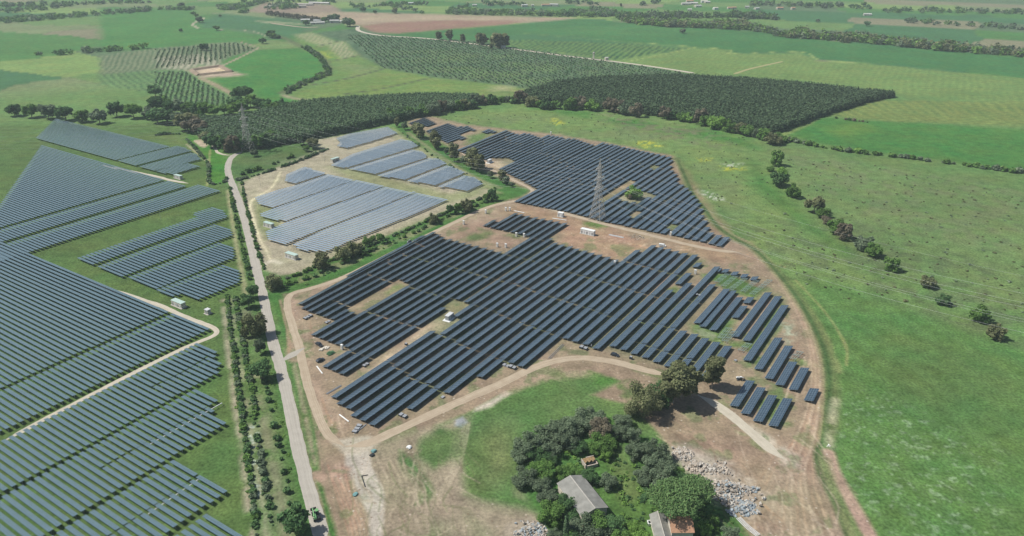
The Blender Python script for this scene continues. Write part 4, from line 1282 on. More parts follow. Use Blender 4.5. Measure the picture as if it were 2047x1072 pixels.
old_strip('the near strip with a drive shaft', [ext(q[0], aD, 'n'), q[0], q[1], ext(q[1], aD, 'n')], aD, 3.05, mid=[[(mC[0] * 2 - mD[0], mC[1] * 2 - mD[1]), mC, mD]])
q = zE((710, 815), (1250, 1150))
old_strip('the nearest strip at the bottom edge', [ext(q[0], aD, 'n'), q[0], q[1], (420, 1150), (0, 1260)], aD, 3.05)

old_strip('the top strip of the middle plant', zW((620, 322), (650, 200), (900, 88), (970, 68), (1345, 165), (1345, 195), (820, 368)), aW, 2.6)
old_strip('the second strip of the middle plant', zW((90, 610), (520, 470), (800, 400), (1390, 195)) + zX((490, 24), (480, 40)) + zW((400, 805), (165, 748)), aW, 2.6)
old_strip('the third strip of the middle plant', zW((180, 905), (430, 806)) + zX((500, 30), (925, 115), (905, 126), (20, 436)) + zW((650, 1045), (430, 1010), (205, 970)), aW, 2.62)
old_strip('the fourth strip of the middle plant', [(531, 467), (571, 449)] + zX((20, 446), (935, 120), (1375, 208), (20, 742)) + [(572, 493), (537, 485)], aW, 2.66)
old_strip('the lowest strip of the middle plant', [(584, 494)] + zX((20, 752), (1385, 206), (1855, 305), (500, 878), (130, 1048), (60, 1064)) + [(629, 506), (608, 507)], aW, 2.7)
old_strip('the far detached strip', zY((75, 190), (250, 130), (740, 42), (870, 125), (520, 235), (230, 315), (85, 292), (130, 240)), aY, 2.58)
old_strip('the upper strip beside the eucalyptus verge', zY((20, 525), (150, 460), (290, 390), (890, 205), (1050, 225), (1140, 292), (220, 572), (10, 542)), aY, 2.6)
old_strip('the second strip beside the eucalyptus verge', zY((235, 582), (1050, 337), (1180, 360), (1245, 412), (1232, 445), (572, 656)), aY, 2.6)
old_strip('the third strip beside the eucalyptus verge', zY((600, 668), (1262, 447), (1380, 450), (1505, 515), (955, 727)), aY, 2.6)
old_strip('the fourth strip beside the eucalyptus verge', zY((980, 737), (1505, 532), (1745, 630), (1350, 797)), aY, 2.62)
old_strip('the nearest strip beside the eucalyptus verge', zY((1380, 807), (1705, 670), (1855, 692), (1965, 780), (1770, 872)), aY, 2.64)

_oc = {}
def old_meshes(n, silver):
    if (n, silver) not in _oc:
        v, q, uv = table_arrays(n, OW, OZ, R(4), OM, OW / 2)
        pm = np_mesh('panel_surface', v, q, M['panel_mid_sheen' if silver else 'panel_old'], uv)
        f = MB()
        L = n * OM
        k = max(2, int(L / 7) + 1)
        for i in range(k):
            x = .4 + (L - .8) * i / (k - 1)
            f.bar((x, 0, 0), (x, 0, OZ - .02), .16)
        f.bar((0.05, 0, OZ - .08), (L - .05, 0, OZ - .08), .14)
        _oc[n, silver] = (pm, f.mesh('support_frame', M['galv']))
    return _oc[n, silver]

def app(t):
    g = t[0]
    return t[2] / (np.hypot(g[0], g[1]) ** 2)
OLD = [o for o in OLD if -60 < PX(*(o[0] + rdir(o[1]) * o[2] * .5))[0] < 2100 and PX(*o[0])[1] < 1120]
OLD.sort(key=lambda t: -app(t))
def place_old():
    for A, a, n, lb in OLD[:300]:
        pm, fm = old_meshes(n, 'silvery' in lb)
        t = empty('tracker_table', (A[0], A[1], 0), math.pi / 2 - R(a))
        tag(t, lb, 'solar tracker', 'pale tracker tables of the older plant')
        link('panel_surface', pm, t)
        link('support_frame', fm, t)
place_old()
mass('far_tracker_tables', [o for o in OLD[300:] if 'silvery' not in o[3]], OW, OZ, R(4), OM, OW / 2, M['panel_old'], 'pale blue tracker tables in the farther strips left of the farm road', 'solar trackers', 'pale tracker tables of the older plant')
mass('far_tracker_tables', [o for o in OLD[300:] if 'silvery' in o[3]], OW, OZ, R(4), OM, OW / 2, M['panel_mid_sheen'], 'pale silvery tracker tables on the dry ground right of the farm road', 'solar trackers', 'pale tracker tables of the older plant')
print('TABLES new', len(NEW), len(FAR_NEW), 'old', len(OLD))

for nm, p, q2 in (('wide strip', zD((-60, 735))[0], zD((930, 168))[0]), ('near strip', zE((-60, 775))[0], zE((640, 293))[0])):
    a, b = G(*p, 1.5), G(*q2, 1.5)
    sh = MB().bar((*a, 1.35), (*b, 1.35), .32, .18)
    for i in range(14):
        t = i / 13
        sh.bar((*(a + (b - a) * t), 0), (*(a + (b - a) * t), 1.3), .15)
    tag(sh.build('drive_shaft', M['lightgrey']), f'long pale drive shaft linking the tracker tables of the {nm}', 'drive shaft')

# ---- bare frames waiting for their modules
def bare_frame(p, q, label):
    A, B = G(*p), G(*q)
    L = float(np.hypot(*(B - A)))
    d = (B - A) / L
    t = empty('bare_table_frame', (A[0], A[1], 0), math.atan2(d[1], d[0]))
    tag(t, label, 'table frame', 'bare table frames without modules')
    cy, sy = math.cos(PTILT), math.sin(PTILT)
    k = max(2, int(L / 3.8) + 1)
    po, ra = MB(), MB()
    for i in range(k):
        x = .3 + (L - .6) * i / (k - 1)
        po.bar((x, -.8 * cy, 0), (x, -.8 * cy, PLOW + .8 * sy), .2)
        po.bar((x, -3.4 * cy, 0), (x, -3.4 * cy, PLOW + 3.4 * sy), .2)
        ra.bar((x, -.2 * cy, PLOW + .2 * sy), (x, -4.2 * cy, PLOW + 4.2 * sy), .2)
    for s in (.5, 1.5, 2.6, 3.7):
        ra.bar((0, -s * cy, PLOW + s * sy + .15), (L, -s * cy, PLOW + s * sy + .15), .13)
    po.build('posts', M['galv'], t)
    ra.build('rails', M['frame_green'], t)
BF = [(z8((715, 435))[0], z8((850, 330))[0], 'behind the second short table'), (z8((800, 490))[0], z8((960, 360))[0], 'behind the third short table'), (z8((890, 540))[0], z8((1090, 390))[0], 'behind the fourth short table'),
      (z8((1060, 560))[0], z8((1240, 420))[0], 'behind the last short table'), (z8((1180, 600))[0], z8((1420, 410))[0], 'nearest the ring road bend'), (zR((395, 245))[0], zR((470, 160))[0], 'in the grass below three long tables'),
      (zR((430, 270))[0], zR((520, 190))[0], 'in the grass left of a long table'), (zR((570, 350))[0], zR((640, 290))[0], 'under the end of a long table'), (zR((1010, 420))[0], zR((1075, 360))[0], 'beside the ring road over bright grass')]
for p, q2, lb in BF:
    bare_frame(p, q2, 'bare steel table frame without modules ' + lb)

# ------------------------------------------------------------------ trees and shrubs
def leaf_arrays(blobs, n, size, seed, up=0.45):
    r = np.random.default_rng(seed)
    B = np.array(blobs, float)
    ar = (B[:, 3] * B[:, 4] + B[:, 3] * B[:, 5] + B[:, 4] * B[:, 5])
    pick = r.choice(len(B), n, p=ar / ar.sum())
    b = B[pick]
    d = r.normal(size=(n, 3))
    d /= np.linalg.norm(d, axis=1, keepdims=True)
    rad = np.clip(r.normal(.92, .20, n), .35, 1.35)[:, None]
    p = b[:, :3] + d * b[:, 3:6] * rad
    nr = d / b[:, 3:6]
    nr /= np.linalg.norm(nr, axis=1, keepdims=True)
    nr = nr + r.normal(size=(n, 3)) * .55 + np.array((0, 0, up))
    nr /= np.linalg.norm(nr, axis=1, keepdims=True)
    t = np.cross(nr, r.normal(size=(n, 3)))
    t /= np.linalg.norm(t, axis=1, keepdims=True)
    u = np.cross(nr, t)
    s = (size * r.uniform(.55, 1.35, n))[:, None]
    k = r.uniform(.55, 1.0, n)[:, None]
    v = np.stack([p - t * s - u * s * k, p + t * s - u * s * k * .7, p + t * s * .8 + u * s * k, p - t * s * .9 + u * s * k], 1).reshape(-1, 3)
    q = np.arange(4 * n).reshape(n, 4)
    return v, q

def blob_set(kind, seed):
    r = random.Random(seed)
    B = []
    if kind == 'broad':                      # round-headed tree
        B.append((0, 0, .58, .30, .30, .28))
        for i in range(11):
            a = i * 2.4 + r.random()
            h = r.uniform(.32, .88)
            w = .34 * math.sqrt(max(.08, 1 - ((h - .55) / .42) ** 2))
            s = r.uniform(.11, .17)
            B.append((math.cos(a) * w, math.sin(a) * w, h, s, s, s * .85))
    elif kind == 'bushy':                    # leafy to the ground, broad
        B.append((0, 0, .42, .36, .36, .36))
        for i in range(13):
            a = i * 2.4 + r.random()
            h = r.uniform(.14, .86)
            w = .46 * math.sqrt(max(.08, 1 - ((h - .36) / .62) ** 2))
            s = r.uniform(.13, .2)
            B.append((math.cos(a) * w, math.sin(a) * w, h, s, s, s * .85))
    elif kind == 'euc':                      # tall, open, clumped
        for i in range(15):
            h = .30 + .66 * (i / 14) ** .9
            a = i * 2.4 + r.random() * 1.3
            w = r.uniform(.05, .24) * (1.1 - .55 * abs(h - .62) / .4)
            s = r.uniform(.075, .135)
            B.append((math.cos(a) * w, math.sin(a) * w, h, s, s, s * .95))
    elif kind == 'pine':                     # umbrella pine
        for i in range(46):
            a = i * 2.4
            w = .62 * math.sqrt((i + .5) / 46)
            B.append((math.cos(a) * w, math.sin(a) * w, .90 - .42 * w * w + r.uniform(-.03, .03), r.uniform(.10, .14), r.uniform(.10, .14), r.uniform(.07, .10)))
    elif kind == 'cypress':
        for i in range(10):
            h = .08 + .88 * i / 9
            w = .10 * (1 - (h - .35) ** 2 * 1.7)
            B.append((r.uniform(-.02, .02), r.uniform(-.02, .02), h, max(.03, w), max(.03, w), .09))
    elif kind == 'conifer':                  # plantation pine, rounded cone
        for i in range(7):
            h = .22 + .72 * i / 6
            w = .27 * (1.05 - h) + .05
            a = i * 2.4
            B.append((math.cos(a) * .05, math.sin(a) * .05, h, w, w, .12))
    elif kind == 'shrub':
        B.append((0, 0, .45, .42, .42, .42))
        for i in range(5):
            a = i * 1.3 + r.random()
            s = r.uniform(.2, .28)
            B.append((math.cos(a) * .34, math.sin(a) * .34, r.uniform(.3, .72), s, s, s))
    elif kind == 'willow':                   # airy grey crown
        for i in range(13):
            a = i * 2.4 + r.random()
            h = r.uniform(.22, .92)
            w = .36 * math.sqrt(max(.1, 1 - ((h - .5) / .55) ** 2))
            s = r.uniform(.10, .17)
            B.append((math.cos(a) * w, math.sin(a) * w, h, s, s, s))
    return B

_crown, _trunk = {}, {}
def crown_mesh(kind, var, mat, n, size):
    key = (kind, var, mat, n)
    if key not in _crown:
        v, q = leaf_arrays(blob_set(kind, 100 + var * 7), n, size, 50 + var)
        _crown[key] = np_mesh('crown', v, q, LEAF[mat])
    return _crown[key]

def trunk_mesh(kind, var, mat):
    key = (kind, var, mat)
    if key not in _trunk:
        r = random.Random(var + 5)
        m = MB()
        top = {'pine': .78, 'euc': .85, 'cypress': .6, 'conifer': .8}.get(kind, .55)
        w = {'euc': .020, 'pine': .028}.get(kind, .028)
        bx, by = r.uniform(-.03, .03), r.uniform(-.03, .03)
        m.tube([(0, 0, -.01), (bx * .4, by * .4, top * .4), (bx, by, top)], [w, w * .75, w * .3], 7)
        for i in range(6 if kind in ('euc', 'pine') else 4):
            a = i * 2.4 + r.random()
            h = top * r.uniform(.45, .85)
            rr = {'pine': .45, 'euc': .17}.get(kind, .24)
            m.tube([(bx * h, by * h, h), (math.cos(a) * rr * .5, math.sin(a) * rr * .5, h + .07), (math.cos(a) * rr, math.sin(a) * rr, h + (.08 if kind == 'pine' else .17))], [w * .5, w * .35, w * .12], 5)
        _trunk[key] = m.mesh('trunk', M[mat])
    return _trunk[key]

TREES = []
def tree(px, py, hm, kind, mat, name, label, group=None, wide=1.0, cat='tree', n=1500, size=.05, trunk='trunk', base=True):
    """px, py: foot of the tree in the photo; hm: height in metres"""
    g = G(px, py)
    var = len(TREES) % 4
    t = empty(name, (g[0], g[1], 0), random.uniform(0, 6.28), (hm * wide, hm * wide, hm))
    tag(t, label, cat, group)
    link('trunk', trunk_mesh(kind, var, trunk), t)
    link('crown', crown_mesh(kind, var, mat, n, size), t)
    TREES.append(t)
    return t

def rank(i, n, what):
    """say which one along a line of n, left to right"""
    if i == 0: return 'leftmost ' + what
    if i == n - 1: return 'rightmost ' + what
    if i < n / 2: return f'{ordinal(i + 1)} {what} from the left'
    return f'{ordinal(n - i)} {what} from the right'

# ---- the eucalyptus group by the southern dirt road
tree(1285, 829, 17.5, 'bushy', 'euc', 'broadleaf_tree', 'broad olive-green tree, left one of the clump by the dirt road', wide=.80, n=8000, size=.019)
tree(1316, 806, 10, 'bushy', 'dark', 'broadleaf_tree', 'low dark green tree in the middle of the clump by the dirt road', wide=1.1, n=3000, size=.035)
tree(1345, 806, 20, 'euc', 'euc', 'eucalyptus_tree', 'tall broad eucalyptus, highest of the clump by the dirt road', wide=1.3, n=8000, size=.019, trunk='palebark')
tree(1362, 798, 16, 'euc', 'euc', 'eucalyptus_tree', 'eucalyptus just right of the highest one in the clump', wide=1.2, n=6500, size=.021, trunk='palebark')
tree(1382, 791, 14, 'euc', 'euc', 'eucalyptus_tree', 'slim eucalyptus at the right edge of the clump', wide=.95, n=2600, size=.032, trunk='palebark')
tree(1423, 776, 16.5, 'euc', 'euc', 'eucalyptus_tree', 'single slender eucalyptus standing alone before the last table rows', wide=1.1, n=6000, size=.020, trunk='palebark')

# ---- trees beside the farm road
road = [(548, 577, 9.5, .95, 'euc'), (507, 596, 9.5, .85, 'dark'), (497, 615, 9, 1.0, 'dark'), (511, 670, 13.5, .85, 'euc'), (521, 706, 8, .8, 'olive'), (524, 757, 10.5, 1.05, 'dark'), (590, 1066, 12, .95, 'dark')]
rl = ['round tree on the right of the farm road at the verge corner', 'upper of the two dark trees close together left of the farm road', 'lower of the two dark trees close together left of the farm road', 'tall dark tree left of the farm road casting shade over it',
      'smaller tree between two big ones left of the farm road', 'wide dark tree left of the farm road beside the site entrance', 'dark tree at the bottom edge beside the green machine on the farm road']
for (x, y, h, w, mt), lb in zip(road, rl):
    tree(x, y, h, 'broad' if mt != 'euc' else 'bushy', mt, 'broadleaf_tree', lb, wide=w, n=2600, size=.036)
tree(484, 664, 3.2, 'shrub', 'dark', 'broadleaf_tree', 'small dark bushy tree left of the tall roadside tree', n=500, size=.08)

# ---- verge between the old and new plants
vt = [(645, 537, 11.5, 'bushy', 'euc', .75), (687, 520, 11, 'bushy', 'euc', .95), (710, 509, 11, 'bushy', 'euc', .95), (733, 490, 6, 'shrub', 'green', .9), (745, 484, 5, 'shrub', 'green', 1), (761, 486, 8, 'broad', 'green', .8),
      (868, 447, 9, 'bushy', 'euc', .7), (900, 428, 8, 'broad', 'dark', .8), (916, 427, 8.5, 'broad', 'green', .8), (932, 423, 11, 'bushy', 'euc', .75), (939, 419, 6, 'broad', 'dark', 1), (973, 403, 7.5, 'broad', 'green', .8), (984, 401, 10, 'broad', 'dark', .75)]
for i, (x, y, h, k, mt, w) in enumerate(vt):
    tree(x, y, h, k, mt, 'broadleaf_tree', rank(i, len(vt), 'tree') + ' in the green verge above the southern array', 'trees in the verge between the plants', w, n=1800, size=.045)
ve = [(780, 246, 8), (794, 254, 10), (809, 260, 9), (833, 275, 15), (841, 278, 15), (869, 297, 17), (874, 300, 12), (892, 309, 6), (908, 322, 16), (927, 327, 8), (943, 337, 18), (950, 341, 14), (959, 345, 16), (980, 356, 6.5), (1004, 366, 11), (1012, 369, 8), (1021, 374, 5)]
for i, (x, y, h) in enumerate(ve):
    tree(x, y, h, 'euc' if h > 9 else 'broad', 'euc' if h > 9 else 'olive', 'eucalyptus_tree', rank(i, len(ve), 'eucalyptus') + ' in the grassy strip beside the northern array', 'eucalyptus trees in the grassy strip', 1.2 if h > 9 else .9, n=1500, size=.05)
tree(1267, 397, 11, 'bushy', 'bright', 'broadleaf_tree', 'pale green tree alone on a sandy patch among the northern tables', wide=1.0, n=2200, size=.04)
tree(1258, 398, 5, 'shrub', 'brown', 'broadleaf_tree', 'low brownish bush under the pale green tree among the tables', n=500, size=.08)

# ---- the meadow on the right
mt_ = [(1551, 331, 15, 'bushy', 'green', .72), (1556, 372, 14, 'bushy', 'dark', .95), (1584, 395, 12, 'bushy', 'green', .8), (1540, 343, 5, 'shrub', 'green', 1.3), (1563, 350, 7, 'shrub', 'bright', 1.2), (1626, 426, 14, 'willow', 'euc', 1.05), (1643, 434, 8, 'shrub', 'green', 1.2),
       (1668, 466, 11, 'bushy', 'green', .9), (1686, 478, 11, 'willow', 'brown', 1.1), (1652, 448, 6, 'shrub', 'brown', 1.2), (1725, 498, 10, 'bushy', 'olive', 1.1), (1745, 512, 9, 'bushy', 'green', 1.1)]
ml = ['tall green tree, uppermost in the line across the meadow', 'round dark tree, second big one in the meadow line', 'leaning green tree, third big one in the meadow line', 'small shrub left below the uppermost meadow tree', 'bright shrub between the two uppermost meadow trees',
      'wide olive-brown tree, fourth in the meadow line', 'green shrub at the right foot of the olive-brown meadow tree', 'green tree left of the grey-brown one in the lower meadow', 'grey-brown airy tree in the lower part of the meadow line',
      'grey shrub between the olive-brown and the lower meadow trees', 'olive tree near the right end of the meadow line', 'last green tree at the right end of the meadow line']
for (x, y, h, k, mt, w), lb in zip(mt_, ml):
    tree(x, y, h, k, mt, 'broadleaf_tree', lb, 'trees in the meadow', w, n=1900, size=.045)
for i in range(5):
    tree(1780 + i * 52 + (i % 2) * 20, 540 + i * 34, 9 - i % 3, 'bushy', ['green', 'euc', 'dark'][i % 3], 'broadleaf_tree', rank(i, 5, 'tree') + ' of the meadow line continuing at the right edge', 'trees in the meadow', 1.0, n=1500, size=.05)

# ---- the grove round the farm
zG = Z(1000, 780, 3.67)
grove = [(640, 215, 90, 'olive'), (705, 205, 60, 'olive'), (530, 260, 80, 'olive'), (425, 310, 88, 'olive'), (310, 365, 90, 'olive'), (200, 420, 85, 'olive'), (150, 475, 62, 'olive'), (255, 475, 70, 'dark'), (372, 440, 72, 'olive'), (482, 375, 82, 'olive'), (565, 415, 64, 'dark'),
         (180, 640, 82, 'olive'), (300, 600, 84, 'green'), (355, 510, 52, 'dark'), (310, 720, 62, 'olive'), (345, 800, 72, 'olive'), (375, 910, 90, 'green'), (480, 850, 72, 'dark'), (520, 925, 58, 'dark'), (735, 305, 76, 'brown'), (742, 392, 86, 'green'), (815, 335, 50, 'dark'),
         (890, 232, 62, 'olive'), (868, 318, 58, 'olive'), (962, 332, 62, 'olive'), (985, 458, 66, 'olive'), (1130, 462, 82, 'olive'), (1110, 548, 70, 'olive'), (1040, 635, 62, 'olive'), (1192, 508, 62, 'olive'), (1202, 590, 70, 'olive'), (1182, 655, 82, 'olive'), (1292, 650, 60, 'dark'),
         (790, 675, 60, 'olive'), (650, 640, 62, 'dark'), (560, 600, 52, 'green'), (470, 610, 60, 'green'), (600, 1020, 92, 'olive'), (700, 985, 90, 'green'), (822, 985, 82, 'dark'), (742, 1045, 70, 'olive'), (982, 1015, 52, 'bright'), (1022, 1072, 62, 'bright'), (402, 1075, 50, 'olive'),
         (1384, 725, 80, 'dark'), (770, 480, 46, 'bright'), (700, 455, 40, 'green'), (1680, 1070, 66, 'olive'), (1500, 1020, 50, 'bright'), (1560, 960, 40, 'green'), (540, 1110, 80, 'dark'), (880, 1110, 70, 'green'), (1130, 1130, 60, 'bright'), (1300, 600, 44, 'green')]
gl = {'olive': 'grey-green olive tree', 'dark': 'dark green tree', 'green': 'mid-green leafy tree', 'brown': 'brownish tree', 'bright': 'bright green shrubby tree'}
cnt = {}
for (x, y, r, mt) in sorted(grove):
    cnt[mt] = cnt.get(mt, 0) + 1
tot = dict(cnt)
cnt = {}
for (x, y, r, mt) in sorted(grove):
    p = zG((x, y + r * .5))[0]
    g = G(*p)
    wpx = 2.05 * r / 3.67
    zc = g[1] * math.cos(TILT) + H * math.sin(TILT)
    wm = wpx * zc / F
    hm = wm * random.uniform(.72, .9) if mt != 'brown' else wm * .95
    i = cnt.get(mt, 0)
    cnt[mt] = i + 1
    lab = gl[mt] + (' in the farm grove' if tot[mt] == 1 else ' in the farm grove, ' + rank(i, tot[mt], 'one'))
    tree(p[0], p[1], hm, 'bushy', mt, 'olive_tree' if mt == 'olive' else 'broadleaf_tree', lab, 'trees of the farm grove', wm / hm * .98, n=5200, size=.024)
tree(1131, 1078, 11, 'cypress', 'conifer', 'cypress_tree', 'narrow dark cypress left of the olive clump at the bottom edge', wide=.8, n=1500, size=.03)
tree(1343, 1040, 14.5, 'pine', 'pine', 'umbrella_pine', 'huge domed umbrella pine over the farmhouse', wide=1.02, n=9000, size=.016)
tree(1387, 1014, 12.5, 'pine', 'pine', 'umbrella_pine', 'smaller umbrella pine behind the huge one, to its right', wide=.85, n=6000, size=.02)

# ---- planted rows: small bushes, each one of them
_bm = {}
def bush_mesh(mat, var, n=150):
    k = (mat, var, n)
    if k not in _bm:
        v, q = leaf_arrays(blob_set('shrub', 300 + var), n, .17, 80 + var)
        _bm[k] = np_mesh('hedge_bush', v, q, LEAF[mat])
    return _bm[k]

def bush_row(name, pts, step, h, mats, where, cat, group, gap=0.06, jit=.5, wide=1.15):
    P = catmull(GP(pts), 6)
    s = np.concatenate([[0], np.cumsum(np.sqrt(((P[1:] - P[:-1]) ** 2).sum(1)))])
    u, i = 0.0, 0
    end = 'left' if abs(pts[-1][0] - pts[0][0]) > abs(pts[-1][1] - pts[0][1]) else 'far'
    while u < s[-1]:
        if random.random() > gap:
            i += 1
            x = np.interp(u, s, P[:, 0]) + random.uniform(-jit, jit)
            y = np.interp(u, s, P[:, 1]) + random.uniform(-jit, jit)
            k = h * random.uniform(.5, 1.35)
            o = link(name, bush_mesh(random.choice(mats), random.randrange(4)), None, (x, y, 0), random.uniform(0, 6), (k * wide, k * wide, k))
            tag(o, f'small bush in {where}, {ordinal(i)} from its {end} end', cat, group)
        u += step * random.uniform(.8, 1.2)

bush_row('olive_bush', [(454, 592), (459, 640), (466, 690), (473, 745), (480, 800), (487, 850), (495, 910), (502, 965), (509, 1030), (514, 1070)], 1.6, 1.8, ['dark', 'olive', 'green'], 'the left hedge row', 'bush', 'bushes of the hedge rows')
bush_row('olive_bush', [(471, 597), (478, 640), (487, 690), (495, 740), (505, 790), (511, 840)], 1.6, 1.9, ['dark', 'olive', 'green'], 'the right hedge row', 'bush', 'bushes of the hedge rows')
bush_row('olive_bush', [(512, 860), (520, 910), (528, 960), (537, 1010), (544, 1060)], 2.5, 1.9, ['dark', 'olive'], 'the lower right hedge row', 'bush', 'bushes of the hedge rows', gap=.2)
for i, (x, y, s) in enumerate(sorted([(529, 766, 2.6), (536, 787, 2.4), (538, 803, 2.6), (543, 822, 1.8), (549, 854, 3.0), (554, 879, 2.6), (557, 893, 2.4), (566, 905, 1.6), (562, 919, 1.4), (568, 946, 2.2), (575, 963, 1.4), (574, 985, 2.6), (579, 1009, 1.8), (533, 776, 1.6), (527, 752, 1.8)], key=lambda b: b[1])):
    g = G(x, y)
    tag(link('roadside_bush', bush_mesh('dark', i % 4), None, (g[0], g[1], 0), i, (s, s, s)), f'single dark bush left of the farm road, {ordinal(i + 1)} from the top of its line', 'bush', 'single bushes along the farm road')
bush_row('roadside_bush', [(460, 376), (466, 410), (474, 445), (481, 478), (490, 515), (497, 545), (501, 560)], 2.6, 2.1, ['dark', 'green'], 'the row left of the farm road', 'bush', 'bushes along the farm road', gap=.12)
bush_row('roadside_bush', [(484, 368), (490, 400), (498, 435), (507, 470), (516, 502), (524, 525), (530, 545)], 3.0, 2.0, ['dark', 'green'], 'the row right of the farm road', 'bush', 'bushes along the farm road', gap=.15)
bush_row('hedge_bush', [(476, 361), (510, 352), (545, 341), (580, 329), (610, 318), (640, 305), (662, 297)], 2.8, 2.4, ['dark', 'olive'], 'the hedge along the dry ground', 'bush', 'bushes of the top hedge', gap=.05)
bush_row('hedge_bush', [(484, 349), (510, 342), (540, 332), (570, 320), (590, 313)], 6.5, 3.4, ['dark', 'green'], 'the spaced row behind the hedge', 'bush', 'bushes of the top hedge', gap=.1)
bush_row('hedge_bush', [(640, 277), (690, 266), (740, 255), (776, 247)], 4.2, 3.4, ['dark', 'green', 'olive'], 'the row above the detached strip', 'bush', 'bushes of the top hedge', gap=.06)
bush_row('verge_bush', [(556, 563), (600, 549), (640, 530), (690, 512), (740, 492), (790, 471), (840, 449), (890, 427), (940, 407), (985, 387)], 2.8, 2.0, ['dark', 'green', 'olive'], 'the upper verge row', 'bush', 'bushes of the verge rows', gap=.1)
bush_row('verge_bush', [(562, 575), (610, 560), (650, 543), (700, 521), (750, 499), (800, 477), (850, 456), (900, 433), (950, 413), (995, 395)], 4.6, 2.4, ['dark', 'green'], 'the lower verge row', 'bush', 'bushes of the verge rows', gap=.2, jit=1.2)
bush_row('verge_bush', [(800, 262), (830, 288), (870, 314), (910, 338), (950, 360), (1000, 382)], 6, 1.7, ['green', 'dark', 'olive'], 'the ditch row under the eucalypts', 'bush', 'bushes of the ditch row', gap=.25, jit=2)
bush_row('field_hedge', [(312, 271), (335, 269), (358, 269)], 3.0, 2.8, ['dark'], 'the hedge above the far strips', 'bush', 'bushes of the left field hedge', gap=.04)
bush_row('field_hedge', [(372, 278), (385, 292), (400, 309), (414, 325), (418, 340), (417, 355), (420, 368), (432, 369), (448, 365), (456, 355)], 2.6, 2.4, ['dark', 'olive'], 'the bent hedge by the meadow', 'bush', 'bushes of the left field hedge', gap=.08)
bush_row('field_hedge', [(1572, 280), (1600, 287), (1640, 295), (1680, 302), (1720, 307), (1745, 309)], 4.6, 4.2, ['green', 'olive', 'bright'], 'the hedge below the right-hand field', 'bush', 'bushes of the right field hedge', gap=.05, jit=1.5)
bush_row('field_hedge', [(1750, 310), (1850, 322), (1960, 336), (2060, 350)], 6, 4.2, ['green', 'olive'], 'the right field hedge near the edge', 'bush', 'bushes of the right field hedge', gap=.1, jit=2)
bush_row('field_hedge', [(1664, 236), (1700, 241), (1745, 247)], 5, 2.6, ['brown', 'dark'], 'the row under the right-hand vineyard', 'bush', 'bushes of the right field hedge', gap=.1)

# ---- willows and broadleaf trees in front of the plantations
z2a, z3a, z7b, z1a, z4a = Z(780, 0, 3.97), Z(1250, 0, 3.97), Z(1350, 230, 3.97), Z(300, 0, 3.97), Z(300, 230, 3.97)
edge = [(p, h, mt) for p, h, mt in zip(z2a((20, 945), (80, 955), (150, 930), (205, 925), (260, 915), (350, 910), (415, 890), (470, 875), (540, 870), (590, 862), (650, 860), (690, 828), (740, 830), (805, 825), (880, 812), (930, 808), (990, 822), (1030, 815), (1130, 845), (1190, 858), (1240, 868), (1310, 862), (1430, 872), (1500, 862), (1600, 878), (1740, 885), (1800, 895), (1860, 910), (1950, 925)),
        (13, 12, 13, 12, 13, 15, 14, 12, 13, 12, 11, 14, 11, 12, 8, 8, 9, 15, 13, 11, 12, 10, 15, 15, 14, 15, 16, 15, 17),
        ('green', 'dark', 'green', 'dark', 'green', 'olive', 'brown', 'olive', 'green', 'euc', 'dark', 'olive', 'brown', 'dark', 'green', 'olive', 'dark', 'brown', 'euc', 'green', 'dark', 'green', 'green', 'brown', 'bright', 'brown', 'brown', 'olive', 'brown'))]
edge += [(p, h, mt) for p, h, mt in zip(z3a((310, 945), (360, 945), (445, 962), (490, 968), (590, 985), (640, 998), (712, 1020), (775, 1030), (835, 1050), (905, 1060), (960, 1075)), (14, 10, 11, 11, 17, 13, 15, 15, 11, 12, 12),
         ('brown', 'dark', 'green', 'bright', 'brown', 'green', 'bright', 'bright', 'green', 'euc', 'green'))]
edge += [(p, h, mt) for p, h, mt in zip(z7b((595, 165), (645, 180), (700, 195), (770, 232), (825, 215)), (11, 10, 12, 12, 10), ('green', 'olive', 'green', 'euc', 'green'))]
for i, (p, h, mt) in enumerate(sorted(edge)):
    tree(p[0], p[1], h, 'willow' if mt == 'brown' else 'bushy', mt, 'willow_tree' if mt == 'brown' else 'broadleaf_tree', rank(i, len(edge), 'tree') + ' along the foot of the pine woods', 'trees along the foot of the pine woods', random.uniform(.95, 1.25), n=1300, size=.055)
left = [(p, h, mt) for p, h, mt in zip(z1a((55, 880), (120, 860), (180, 905), (250, 905), (310, 915), (380, 920), (440, 925), (510, 930), (590, 912), (650, 915), (60, 975), (140, 985), (230, 990), (300, 1035), (345, 1055), (400, 1065), (700, 800), (690, 860), (760, 790), (800, 850), (870, 870), (930, 890), (980, 895), (1040, 885), (730, 890), (45, 770)),
        (17, 15, 16, 18, 15, 16, 17, 15, 14, 14, 18, 17, 16, 20, 18, 15, 17, 16, 19, 16, 15, 15, 14, 15, 14, 16), ('dark', 'green', 'dark', 'olive', 'green', 'dark', 'green', 'green', 'green', 'bright', 'dark', 'dark', 'olive', 'euc', 'brown', 'brown', 'dark', 'dark', 'dark', 'green', 'dark', 'dark', 'green', 'dark', 'green', 'dark'))]
left += [(p, h, mt) for p, h, mt in zip(z4a((445, 215), (485, 262), (530, 250), (605, 285), (655, 290), (720, 280), (862, 262), (905, 235), (960, 215), (1222, 240), (1292, 268), (1245, 290), (830, 330)), (12, 15, 12, 15, 15, 14, 14, 13, 12, 15, 12, 6, 7),
         ('euc', 'dark', 'green', 'dark', 'brown', 'dark', 'green', 'dark', 'green', 'conifer', 'euc', 'green', 'olive'))]
